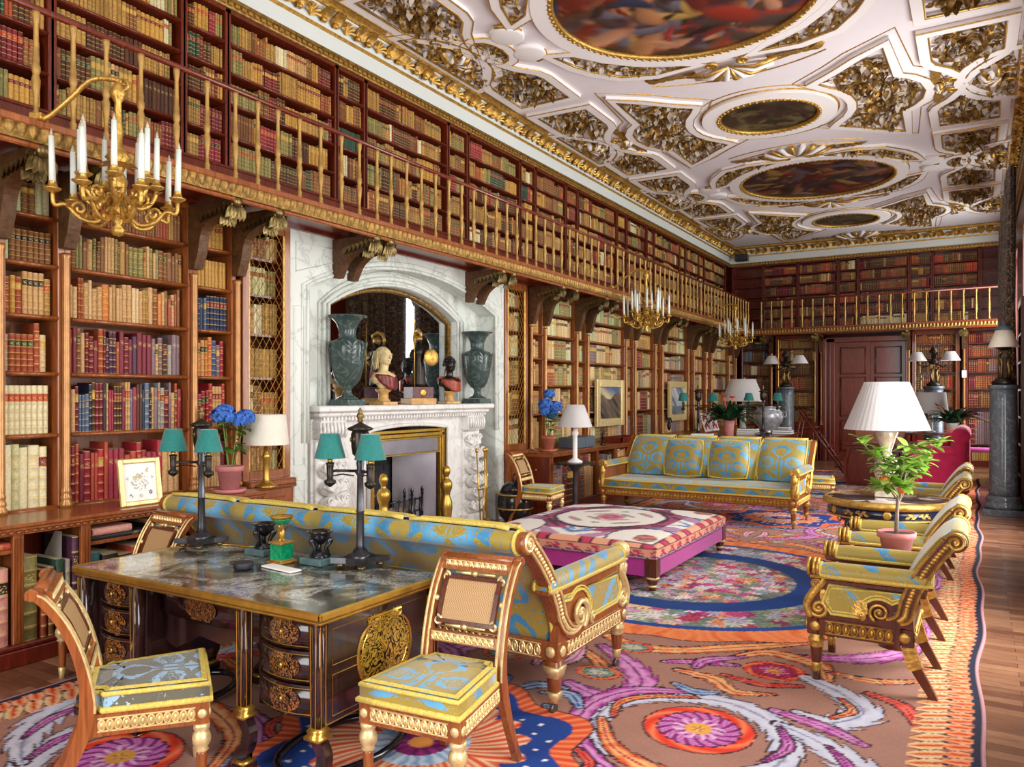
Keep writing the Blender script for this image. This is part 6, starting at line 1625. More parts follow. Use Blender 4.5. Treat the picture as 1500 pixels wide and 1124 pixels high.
m = MB(); pot(m, .112, .175); m.build('pot', 'terracotta_pink', t)
MB().lathe([(0, .158), (.1, .16), (.1, .155)], seg=20).build('soil', 'soil', t)
m = MB(); Br = []; R = random.Random(5)
m.tube([(0, 0, .15), (.004, .0, .3), (.012, .01, .42), (.02, .01, .5)], [.014, .012, .010, .008], 8)
for k in range(14):
    a = 2 * PI * k / 14 + R.uniform(-.2, .2); z0 = R.uniform(.36, .5); e = (.02 + R.uniform(.1, .22) * math.cos(a), .01 + R.uniform(.1, .22) * math.sin(a), z0 + R.uniform(.02, .36)); mid = ((e[0]) * .5, e[1] * .5, (z0 + e[2]) / 2 + .03)
    m.tube([(.015, .01, z0), mid, e], [.006, .004, .002], 5); Br += [mid, e, tuple((a_ + b_) / 2 for a_, b_ in zip(mid, e)), tuple(b_ + (b_ - a_) * .2 for a_, b_ in zip(mid, e))]
m.build('trunk', 'bark', t)
m = MB(); leafy(m, Br, 0, 290, .105, .024, 8, .5); m.build('foliage', 'leaf_bright', t)
for p in ((-.055, -.15, .52), (.05, -.19, .47)): m = MB(); m.ell(p, .027, .027, .026, 14, 9); m.build('orange', 'orange_fruit', t)

# hydrangeas
def hydrangea(label, loc, heads, h, pm):
    t = thing('potted_hydrangea', label, 'potted plant', loc); m = MB(); m.lathe([(.115, 0), (.125, .01), (.13, .03), (.12, .03), (.0, .012)], seg=26); m.build('saucer', pm, t)
    m = MB(); pot(m, .105, .2, .014); m.build('pot', pm, t); MB().lathe([(0, .195), (.095, .196), (.095, .19)], seg=18).build('soil', 'soil', t)
    m = MB(); pts = []
    for x, y, z, r in heads:
        C = smooth_pts([(x * .2, y * .2, .19), (x * .6, y * .6, (z + .19) * .5), (x, y, z)], 4); m.tube(C, .005, 6); pts += C[3:-1]
    m.build('stems', 'stem_green', t)
    m = MB(); R = random.Random(3)
    for k in range(34):
        p = R.choice(pts); a = R.uniform(0, 2 * PI); m.leaf(p, (math.cos(a), math.sin(a), R.uniform(-.2, .5)), (0, 0, 1), R.uniform(.08, .14), .034, .7, 5, .2)
    m.build('foliage', 'leaf_green', t)
    for q, (x, y, z, r) in enumerate(heads):
        m = MB(); R = random.Random(q)
        for k in range(110):
            th, ph = R.uniform(0, 2 * PI), math.acos(R.uniform(-.6, 1)); n = Vector((math.sin(ph) * math.cos(th), math.sin(ph) * math.sin(th), math.cos(ph) * .8)); c = Vector((x, y, z)) + n * r; u = n.orthogonal().normalized(); v = n.cross(u); a0 = R.uniform(0, 1.5)
            for j in range(4):
                a = a0 + j * PI / 2; d = u * math.cos(a) + v * math.sin(a); m.leaf(c, d + n * .3, n, .022, .010, .3, 2, .1)
        m.ell((x, y, z), r * .8, r * .8, r * .7, 10, 6); m.build('flower_head', 'hydrangea', t)
hydrangea('blue hydrangea in a pink clay pot on the worktop beside the cream lamp', (-5.17, 4.2, .872), [(.05, -.11, .62, .085), (-.02, -.03, .64, .08), (.03, .13, .60, .075), (.08, .02, .58, .06)], .6, 'terracotta_pink')
hydrangea('blue hydrangea in a red clay pot on the worktop right of the fireplace', (-5.17, 9.62, .872), [(.0, .02, .80, .08), (.04, -.16, .66, .10), (.1, -.02, .62, .10), (.02, .16, .62, .10), (.05, .0, .52, .09), (.05, -.2, .56, .07)], .7, 'terracotta')
# ---------------------------------------------------------------- small things on the right hand worktop
m = MB(); m.lathe([(.035, 0), (.04, .01), (.02, .03), (.018, .05)], seg=12); m.ell((0, 0, .13), .024, .02, .05, 9, 6); m.tube([(0, 0, .08), (.02, 0, .04)], [.016, .02], 7); m.ell((0, -.0, .2), .016, .016, .02, 8, 6); m.tube([(0, .02, .15), (.01, .05, .2), (.0, .03, .25)], .008, 6)
tag(m.build('bronze_figurine', 'bronze', None, (-5.12, 11.35, .872)), 'little dark bronze figurine on the worktop left of the dark landscape', 'figurine')
m = MB(); m.lathe([(.06, 0), (.065, .01), (.03, .03), (.028, .05)], seg=12); m.ell((0, 0, .2), .04, .035, .09, 9, 6); m.ell((0, 0, .32), .028, .028, .034, 8, 6)
for s in (-1, 1): m.tube([(0, s * .03, .25), (.02, s * .09, .28), (0, s * .07, .36)], .013, 6)
tag(m.build('bronze_figurine', 'bronze', None, (-5.1, 14.4, .872)), 'dark bronze figure left of the cloudy painting on the worktop', 'figurine')
m = MB(); m.box(-.16, -.3, 0, .16, -.01, .16, .012); m.box(-.16, .01, 0, .16, .3, .17, .012); tag(m.build('document_case', 'grey_case', None, (-5.18, 10.55, .872)), 'pair of dark grey boxes on the worktop behind the tripod table lamp', 'box')
m = MB(); m.box(-.18, -.45, 0, .18, .45, .02); 
for a in ((-.18, -.45, -.16, .45), (.16, -.45, .18, .45), (-.18, -.45, .18, -.43), (-.18, .43, .18, .45)): m.box(a[0], a[1], .02, a[2], a[3], .09)
tag(m.build('tray', 'mahogany_deep', None, (-5.2, 12.35, .872)), 'dark wooden tray on the worktop below the dark landscape', 'tray')

# ---------------------------------------------------------------- long table beyond the far sofa
TX0, TX1, TY0, TY1, TZ = -4.42, -3.02, 12.6, 16.2, .93
t = thing('library_table', 'long mahogany table of plants and books beyond the far sofa', 'table', ((TX0 + TX1) / 2, (TY0 + TY1) / 2, 0)); w, h = (TX1 - TX0) / 2, (TY1 - TY0) / 2
MB().box(-w, -h, TZ - .04, w, h, TZ, .01).build('top', 'mahogany_red', t); MB().box(-w + .06, -h + .06, TZ - .14, w - .06, h - .06, TZ - .04).build('frieze', 'mahogany_red', t)
for sx in (-1, 1):
    for sy in (-1, 1): MB().lathe([(.03, 0), (.045, .04), (.035, .1), (.055, .5), (.04, .6), (.06, .7), (.06, TZ - .12)], (sx * (w - .12), sy * (h - .12), 0), 14).build('leg', 'mahogany_red', t)
candelabra_lamp('slim bronze lamp with teal shades near the cloudy painting, on the long table', (-4.15, 13.2, TZ), 0, (200, 20), .21).scale = (1.2, 1.2, 1.05)
candelabra_lamp('slim bronze lamp with teal shades in front of the silver urn, on the long table', (-3.33, 14.4, TZ), 0, (205, 25), .21).scale = (1.2, 1.2, 1.05)
t = thing('silver_urn', 'large round silver-grey urn on the long table', 'urn', (-3.42, 15.2, TZ))
m = MB(); m.lathe([(.13, 0), (.14, .02), (.10, .05), (.16, .10), (.26, .24), (.285, .34), (.26, .42), (.20, .46), (.215, .50), (.24, .52), (.2, .51), (.18, .45)], seg=36); m.build('body', 'silver', t)
for s in (-1, 1): m = MB(); m.tube([(s * .25, 0, .4), (s * .33, 0, .42), (s * .33, 0, .34), (s * .27, 0, .3)], .014, 7); m.build('handle', 'silver', t)
t = thing('potted_clivia', 'dark leafy clivia with orange flowers in a pink pot on the long table', 'potted plant', (-3.62, 13.2, TZ)); m = MB(); m.lathe([(.075, 0), (.085, .2), (.1, .3), (.09, .3), (0, .28)], seg=22); m.build('pot', 'terracotta_pink', t)
def strap_leaves(t, n, L, W, z, mat, seed):
    m = MB(); R = random.Random(seed)
    for k in range(n):
        a = R.uniform(0, 2 * PI); m.leaf((.02 * math.cos(a), .02 * math.sin(a), z), (math.cos(a), math.sin(a), R.uniform(.5, 2.2)), (0, 0, 1), L * R.uniform(.7, 1.2), W, R.uniform(.9, 1.8), 8, .25)
    m.build('foliage', mat, t)
def clivia_flower(t, pts):
    m = MB(); R = random.Random(9)
    for p in pts:
        m.tube([(0, 0, .3), p], .008, 5)
        for k in range(16): a = R.uniform(0, 2 * PI); m.leaf(p, (math.cos(a), math.sin(a), R.uniform(.2, 1.2)), (0, 0, 1), .075, .02, .5, 3)
    m.build('flower', 'clivia', t)
strap_leaves(t, 120, .56, .034, .28, 'leaf_dark', 4); clivia_flower(t, [(-.07, -.05, .70), (.06, .0, .68)])
t = table_lamp('marble_lamp', 'large lamp with white shade behind the clivia on the long table', (-4.0, 15.6, TZ), 1.05, .42, .24, .44, 'white_shade', [(.12, 0), (.12, .03), (.07, .06), (.06, .1), (.06, .5), (.08, .53), (.03, .56)], 'statuary', 40)
FB = 'books lying on the long table'
for i, (x, y, c, n, lab) in enumerate(((-3.3, 15.75, 'grey', 3, 'by the urn'), (-3.15, 15.2, 'cream', 2, 'at the edge'), (-4.0, 12.95, 'slate blue', 2, 'by the clivia'), (-3.65, 14.6, 'navy', 3, 'between clivia and urn'))):
    for k in range(n):
        m = MB(); q = (k * .37 + i) % .3 - .15; m.box(-.17, -.13, 0, .17, .13, .038, .004); cov = ('slate_block', 'charcoal', 'grey_case', 'paper')[(i + k) % 4]
        o = m.build('book', cov, None, (x, y, TZ + .039 * k), q); tag(o, '%s big book lying %s on the long table' % (('slate green', 'charcoal', 'grey', 'white')[(i + k) % 4], ('lowest in pile ', 'second in pile ', 'topmost in pile ')[k] + lab), 'book', FB)
        MB().box(-.165, -.132, .005, .172, .125, .033).build('page_block', 'paper', o)
# leaning library steps
t = thing('library_steps', 'red mahogany library steps leaning by the left grille of the end wall', 'ladder', (-2.98, 17.9, 0), 0)
m = MB()
for y in (-.22, .22): m.tube([(.55, y, 0.02), (-.35, y, 1.35)], .022, 6)
m.build('rail', 'mahogany_red', t); m = MB()
for k in range(6): q = (k + .6) / 6.4; x, z = .55 - .9 * q, 1.33 * q; m.box(x - .1, -.22, z, x + .1, .22, z + .025, .004)
m.build('tread', 'mahogany_red', t); m = MB()
for y in (-.22, .22): m.tube([(-.5, y, 0.02), (-.3, y, 1.3)], .018, 6)
m.build('prop', 'mahogany_red', t)

# ---------------------------------------------------------------- columns with bronze lamps
def column(label, x, y, h, r, mat='grey_marble', flute=0):
    t = thing('marble_column', label, 'column', (x, y, 0), 0, 'lamp columns'); t['kind'] = 'thing'
    m = MB(); m.box(-r * 1.42, -r * 1.42, 0, r * 1.42, r * 1.42, .09, .006); m.lathe([(r * 1.35, .09), (r * 1.42, .13), (r * 1.3, .16), (r * 1.18, .18), (r * 1.25, .21), (r * 1.18, .25), (r * 1.06, .27)], seg=36); m.build('base', mat, t)
    m = MB(); m.lathe([(r * 1.05, .27), (r, .34), (r * .93, h - .2), (r * .93, h - .06)], seg=48, flute=flute, fd=.06 if flute else 0); m.build('shaft', mat, t)
    m = MB(); m.lathe([(r * .95, h - .06), (r * 1.06, h - .04), (r * 1.06, h)], seg=36); m.build('cap', mat, t); return t
def figure_lamp(label, loc, shades, zsh, rs, hs, rz=0., reach=.26):
    t = thing('bronze_figure_lamp', label, 'lamp', loc, rz, 'bronze figure lamps on columns')
    m = MB(); m.lathe([(.14, 0), (.15, .04), (.10, .08), (.09, .1)], seg=20); m.build('base', 'bronze', t)
    m = MB()
    for k in range(3):
        a = 2 * PI * k / 3; c, s = .06 * math.cos(a), .06 * math.sin(a); m.tube([(c, s, .1), (c * 1.1, s * 1.1, .2), (c * .8, s * .8, .3), (c * 1.2, s * 1.2, .38)], [.03, .034, .028, .036], 9); m.ell((c * 1.2, s * 1.2, .45), .024, .024, .03, 8, 6); m.tube([(c * 1.3, s * 1.3, .39), (c * 2.0, s * 2.0, .44), (c * 1.2, s * 1.2, .5)], .012, 6); m.tube([(c * 1.3, s * 1.3, .12), (c * 1.7, s * 1.7, .24), (c * 1.2, s * 1.2, .3)], [.012, .02, .01], 6)
    m.build('figures', 'bronze_gold', t)
    m = MB(); m.lathe([(.05, .48), (.10, .52), (.11, .56), (.05, .60), (.03, .64)], seg=20); m.build('bowl', 'bronze', t)
    if shades == 1:
        m = MB(); shade(m, (0, 0, 0), rs, rs * .52, zsh, zsh + hs, 8, .04); m.build('shade', 'cream_shade', t)
        m = MB(); m.lathe([(rs * .55, zsh + hs), (rs * .62, zsh + hs + .02), (rs * .3, zsh + hs + .06), (.03, zsh + hs + .08), (.02, zsh + hs + .12), (.0, zsh + hs + .15)], seg=16); m.build('crown', 'grey_case', t)
    else:
        m = MB(); m.lathe([(.03, .62), (.07, .72), (.09, .78), (.05, .84), (.02, .88), (.0, .95)], seg=16); m.build('finial', 'bronze', t)
        for s in (-1, 1):
            m = MB(); m.tube([(0, 0, .5), (s * reach * .6, 0, .42), (s * reach, 0, .5), (s * reach, 0, zsh + .06)], .014, 6); ar = m.build('arm', 'bronze', t)
            m = MB(); shade(m, (s * reach, 0, 0), rs, rs * .45, zsh, zsh + hs, 8, .04); m.build('shade', 'white_shade', ar)
    return t
column('grey marble column at the right beside the curtains', .31, 12.75, 1.80, .175); figure_lamp('bronze figure lamp with single cream shade on the right hand column', (.31, 12.75, 1.80), 1, .52, .20, .24)
column('dark fluted column standing left of the door', -3.97, 19.45, 1.86, .2, 'grey_marble', 16); figure_lamp('bronze lamp with two small white shades on the fluted column left of the door', (-3.97, 19.45, 1.86), 2, .56, .21, .2, 0, .32)
column('dark column right of the door, mostly hidden by lampshades', -.83, 19.45, 1.86, .2); figure_lamp('bronze lamp with two small white shades on the column right of the door', (-.83, 19.45, 1.86), 2, .56, .21, .2, 0, .32)

# ---------------------------------------------------------------- far right group: crimson sofa, desk, plants
t = thing('crimson_sofa', 'crimson velvet sofa with its side turned to the camera', 'sofa', (-.53, 15.2, 0))
m = MB(); m.box(-.42, -.90, .06, .38, .90, .42, .03); m.build('seat_base', 'crimson', t)
m = MB(); m.box(-.42, -.78, .42, .25, .78, .58, .05); m.build('seat_cushion', 'crimson', t)
m = MB(); m.box(.16, -.97, .06, .42, .97, 1.02, .06); m.lathe([(.12, -.99), (.135, -.96), (.135, .96), (.12, .99)], (.3, 0, 1.0), 18, M=rotx(PI / 2)); m.build('back', 'crimson', t)
for s in (-1, 1):
    m = MB(); m.box(-.44, s * .95, .06, .30, s * .78, .72, .03); m.lathe([(.09, -.38), (.095, -.36), (.095, .36), (.09, .38)], (-.05, s * .865, .74), 16, M=roty(PI / 2)); m.build('arm', 'crimson', t)
    for x in (-.36, .34): MB().lathe([(.03, 0), (.036, .06)], (x, s * .85, 0), 12).build('foot', 'rosewood', t)
t = thing('scatter_cushion', 'crimson cushion propped against the crimson sofa back', 'cushion', (-.45, 15.0, .6)); m = MB(); m.ell((0, 0, .24), .10, .26, .25, 16, 10, roty(.25)); m.build('cover', 'crimson', t)
t = thing('scatter_cushion', 'gold-orange cushion on the crimson sofa', 'cushion', (-.45, 15.6, .6)); m = MB(); m.ell((0, 0, .24), .10, .26, .25, 16, 10, roty(.25)); m.build('cover', 'orange_fruit', t)
t = thing('pedestal_desk', 'red mahogany desk with bowed sides between the door and the crimson sofa', 'desk', (-1.55, 15.9, 0))
m = MB(); pf = [(-.52, 0), (-.54, .1), (-.58, .3), (-.55, .5), (-.5, .7), (-.53, .74), (.53, .74), (.5, .7), (.55, .5), (.58, .3), (.54, .1), (.52, 0)]; m.prism(pf, 'y', -.5, .5); m.tube([(x, -.505, z) for x, z in offs(pf, -.06)], .012, 5, True); m.build('carcase', 'mahogany_red', t)
MB().box(-.58, -.56, .74, .56, .56, .79, .015).build('top', 'mahogany_red', t)
t = thing('cellaret', 'open red mahogany trough standing on the red desk', 'box', (-1.55, 15.95, .79)); m = MB(); P = [(-.36, .0), (.36, 0), (.42, .26), (-.42, .26)]
m.prism(P, 'y', -.24, -.20); m.prism(P, 'y', .2, .24); m.box(-.36, -.2, 0, .36, .2, .02); m.prism([(-.36, 0), (-.42, .26), (-.39, .26), (-.33, 0)], 'y', -.2, .2); m.prism([(.36, 0), (.42, .26), (.39, .26), (.33, 0)], 'y', -.2, .2); m.build('trough', 'mahogany', t)  # lighter wood colour stands in for light falling inside the trough
t = thing('drinks_table', 'tiny black side table beside the crimson sofa arm', 'table', (-1.08, 13.95, 0)); MB().box(-.14, -.14, .74, .2, .14, .755, .003).build('top', 'black_lacquer', t); MB().lathe([(.13, 0), (.13, .015), (.012, .03), (.012, .74)], seg=14).build('stem', 'black_lacquer', t)
t = thing('side_table', 'dark table of books behind the crimson sofa', 'table', (-1.05, 18.0, 0)); MB().box(-.75, -.4, .86, .75, .4, .9, .008).build('top', 'mahogany_deep', t)
for sx in (-1, 1):
    for sy in (-1, 1): MB().box(sx * .70 - .03, sy * .35 - .03, 0, sx * .70 + .03, sy * .35 + .03, .86).build('leg', 'mahogany_deep', t)
table_lamp('marble_lamp', 'lamp with white drum shade on the table behind the crimson sofa', (-.82, 17.85, .9), .82, .33, .28, .42, 'white_shade', [(.09, 0), (.09, .03), (.05, .05), (.045, .38), (.06, .4), (.03, .42)], 'statuary', 40)
for k, (c, lab) in enumerate((('paper', 'white'), ('grey_case', 'grey'), ('charcoal', 'charcoal'))):
    o = MB().box(-.25, -.16, 0, .25, .16, .05, .004).build('book', c, None, (-1.4, 17.8, .9 + .051 * k), .1 * k); tag(o, '%s book %s of the pile on the table behind the crimson sofa' % (lab, ('at the bottom', 'in the middle', 'on top')[k]), 'book'); MB().box(-.245, -.162, .006, .252, .155, .044).build('page_block', 'paper', o)
t = thing('plant_table', 'slim stand under the orange-flowered clivia beyond the crimson sofa', 'stand', (-.42, 16.75, 0)); MB().lathe([(.16, 0), (.16, .03), (.04, .06), (.04, .85), (.2, .88), (.2, .9)], seg=20).build('pillar', 'mahogany_deep', t)
t = thing('potted_clivia', 'spreading clivia with an orange flower beyond the crimson sofa', 'potted plant', (-.42, 16.75, .9)); m = MB(); m.lathe([(.08, 0), (.12, .2), (.13, .24), (.12, .24), (0, .22)], seg=20); m.build('pot', 'plaster', t); strap_leaves(t, 60, .6, .04, .2, 'leaf_dark', 6); clivia_flower(t, [(-.22, -.05, .55)])
t = thing('magenta_bench', 'long bench with magenta top in front of the red sets at the end wall', 'bench', (.22, 19.3, 0)); MB().box(-.4, -.25, .46, .4, .25, .54, .02).build('pad', 'magenta_pad', t)
for sx in (-1, 1):
    for sy in (-1, 1): MB().box(sx * .35 - .025, sy * .2 - .025, 0, sx * .35 + .025, sy * .2 + .025, .46).build('leg', 'mahogany_deep', t)

# ---------------------------------------------------------------- candle lamps hanging from the gallery
def sconce(label, y, swing, out):
    base = Vector((XG - .0, y, ZG + .01)); d = Vector((math.cos(swing), math.sin(swing), 0)); R = out
    t = thing('gilt_chandelier', label, 'chandelier', (base.x + d.x * R, base.y + d.y * R, ZG - .66), swing, 'gilt candle chandeliers hung from the gallery')
    H = .66 + .23; L = lambda q, z: (-R + q, 0, z)
    m = MB(); m.tube(smooth_pts([(-R - .02, 0, .68), (-R + .05, 0, .68), (-R + .2, 0, .80), (-R * .35, 0, .90), (-.05, 0, .905), (.03, 0, .88)], 5), [.016] * 26, 7); m.tube([(x, 0, z) for x, z in spiral(.03, .86, .04, .01, PI / 2, -1.2, 14)], .010, 6); m.box(-R - .05, -.04, .655, -R + .03, .04, .70, .006); m.build('wall_arm', 'gilt', t)
    m = MB(); m.lathe([(.0, -.06), (.03, -.05), (.045, -.02), (.02, .01), (.05, .05), (.07, .09), (.04, .13), (.025, .17), (.045, .22), (.055, .28), (.03, .33), (.035, .38), (.075, .42), (.05, .46), (.022, .50), (.03, .58), (.022, .66), (.02, .76), (.04, .79), (.05, .82), (.03, .86), (.012, .89)], seg=16, flute=8, fd=.12)
    for k in range(10):
        a = 2 * PI * k / 10; m.leaf((.03 * math.cos(a), .03 * math.sin(a), .36), (math.cos(a), math.sin(a), .6), (0, 0, 1), .1, .025, 1.4, 4); m.leaf((.03 * math.cos(a), .03 * math.sin(a), .07), (math.cos(a), math.sin(a), -.3), (0, 0, 1), .1, .025, -1.2, 4)
    m.build('stem', 'gilt', t)
    for k in range(14):
        outer = k % 2 == 0; a = 2 * PI * k / 14 + .2; r = .345 if outer else .215; zc = .19 if outer else .28; c, s = math.cos(a), math.sin(a)
        C = smooth_pts([(.04, .12), (.11, .02), (r * .6, .03), (r * .8, .10), (r * .97, .09), (r, zc - .03)], 4) if outer else smooth_pts([(.04, .2), (.1, .13), (r * .75, .14), (r * .95, .2), (r, zc - .03)], 4)
        m = MB(); m.tube([(q * c, q * s, z) for q, z in C], .013, 6); m.tube([(q * c, q * s, z) for q, z in spiral(r * .6, .085 if outer else .19, .045, .01, -PI / 2, 1.3, 14)], .010, 5)
        for j in range(4): q, z = C[4 + 3 * j] if 4 + 3 * j < len(C) else C[-1]; m.leaf((q * c, q * s, z), (c * .4 - s * .5 * (-1) ** j, s * .4 + c * .5 * (-1) ** j, .5), (0, 0, 1), .07, .018, .9, 3)
        m.lathe([(.012, zc - .03), (.045, zc - .012), (.05, zc - .004), (.03, zc), (.02, zc + .03), (.024, zc + .035)], (r * c, r * s, 0), 12); ar = m.build('candle_arm', 'gilt', t)
        m = MB(); ll = .27; tip = Vector((r * c * 1.02, r * s * 1.02, zc + .03 + ll)); m.tube([(r * c, r * s, zc + .02), tuple(tip)], [.019, .015], 10); cd = m.build('candle', 'candle_wax', ar)
        m = MB(); m.tube([tuple(tip), tuple(tip + Vector((0, 0, .02))), tuple(tip + Vector((0, 0, .045)))], [.011, .009, .002], 7); m.build('flame_bulb', 'glass_cloudy', cd)
sconce('gilt candle chandelier nearest the camera, over the wide left bookcase', 2.6, math.radians(28), .49)
sconce('gilt candle chandelier second down the room, right of the fireplace', 11.3, math.radians(0), .56)
sconce('gilt candle chandelier furthest down the room, near the end wall', 16.5, math.radians(0), .54)
m = MB(); m.box(-.17, -.1, -.09, .17, .1, .09, .015); sp = thing('loudspeaker', 'small black loudspeaker on the gilt cornice in the far corner', 'speaker', (-5.5, 21.35, 5.40)); m.build('cabinet', 'black_lacquer', sp)
m = MB(); m.box(-.15, -.108, -.075, .15, -.1, .075); m.build('grille_cloth', 'charcoal', sp)
for z, lab in ((1.9, 'upper'), ):
    t = thing('wall_sensor', 'small white box fixed to the gilt column right of the door grille', 'sensor', (-.27, YL - .10, 2.16)); MB().box(-.05, -.03, -.09, .05, .05, .09, .01).build('case', 'plaster', t)

# ---------------------------------------------------------------- curtains and the wall seen in the mirror
def curtain(label, y0, y1, x=.42, z0=.02, z1=4.95):
    t = thing('curtain', label, 'curtain', (x, (y0 + y1) / 2, 0), 0, 'dark brocade curtains'); n = int((y1 - y0) / .03); rows = []; A_m = .055 if x < .5 else .03
    for z in (z0, 1.0, 2.2, 3.4, z1): rows.append([(A_m * math.sin(i * .9) * (1.2 - .1 * z) + .02 * math.sin(i * .37 + z), -(y1 - y0) / 2 + (y1 - y0) * i / n, z) for i in range(n + 1)])
    m = MB(); m.grid(rows); o = m.build('drape', 'curtain_brocade', t); md = o.modifiers.new('thick', 'SOLIDIFY'); md.thickness = .012
    MB().tube([(0, -(y1 - y0) / 2 - .05, z1 + .01), (0, (y1 - y0) / 2 + .05, z1 + .01)], .03, 8).build('pole', 'gilt', t)
curtain('dark brocade curtain left of the slit of window seen in the mirror', 13.1, 15.15); curtain('dark brocade curtain right of the slit of window seen in the mirror', 15.5, 17.0); curtain('dark brocade curtain nearest the far corner of the room', 17.7, 18.65)
for y in (5.9, 10.6):
    curtain('dark brocade curtain left of a tall window behind the armchairs at %s' % ('the near end' if y < 8 else 'the round table'), y + WH, y + WH + .45, .615); curtain('dark brocade curtain right of a tall window behind the armchairs at %s' % ('the near end' if y < 8 else 'the round table'), y - WH - .45, y - WH, .615)
frame_pic('landscape_painting', 'dark painting in a gilt frame high on the window wall, seen in the mirror', 'painting', (XR - .005, 12.95, 3.35), -PI / 2, 1.0, 1.0, .12, 0, 'gilt_dark', art_landscape, .05)
c = thing('bookcase', 'bookcase by the last window, seen only in the mirror', 'bookcase', (XR - .155, 13.5, 0)); m = MB(); m.box(0, -.45, 0, .15, .45, .1); m.box(.13, -.45, 0, .15, .45, 3.0); m.box(0, -.45, 2.95, .15, .45, 3.05)
for s in (-1, 1): m.box(0, s * .45, 0, .15, s * .49, 3.05)
for z in (.5, .95, 1.35, 1.75, 2.15, 2.55): m.box(0, -.45, z - .03, .15, .45, z)
m.build('carcase', 'mahogany_red', c)
bk = Pile(); _s = STUFF; STUFF = bk
for z in (.1, .5, .95, 1.35, 1.75, 2.15, 2.55): row(13.07, 13.91, z, .34, lambda a, zz: tr(XR - .14, a, zz) @ rotz(-PI / 2), P_END, (.03, .05), (.7, .95), .12)
STUFF = _s; o = bpy.data.objects.new('shelved_books', bk.mesh('shelved_books')); COL.objects.link(o); tag(o, 'brown books in the bookcase between the windows, seen in the mirror', 'books', kind='stuff')

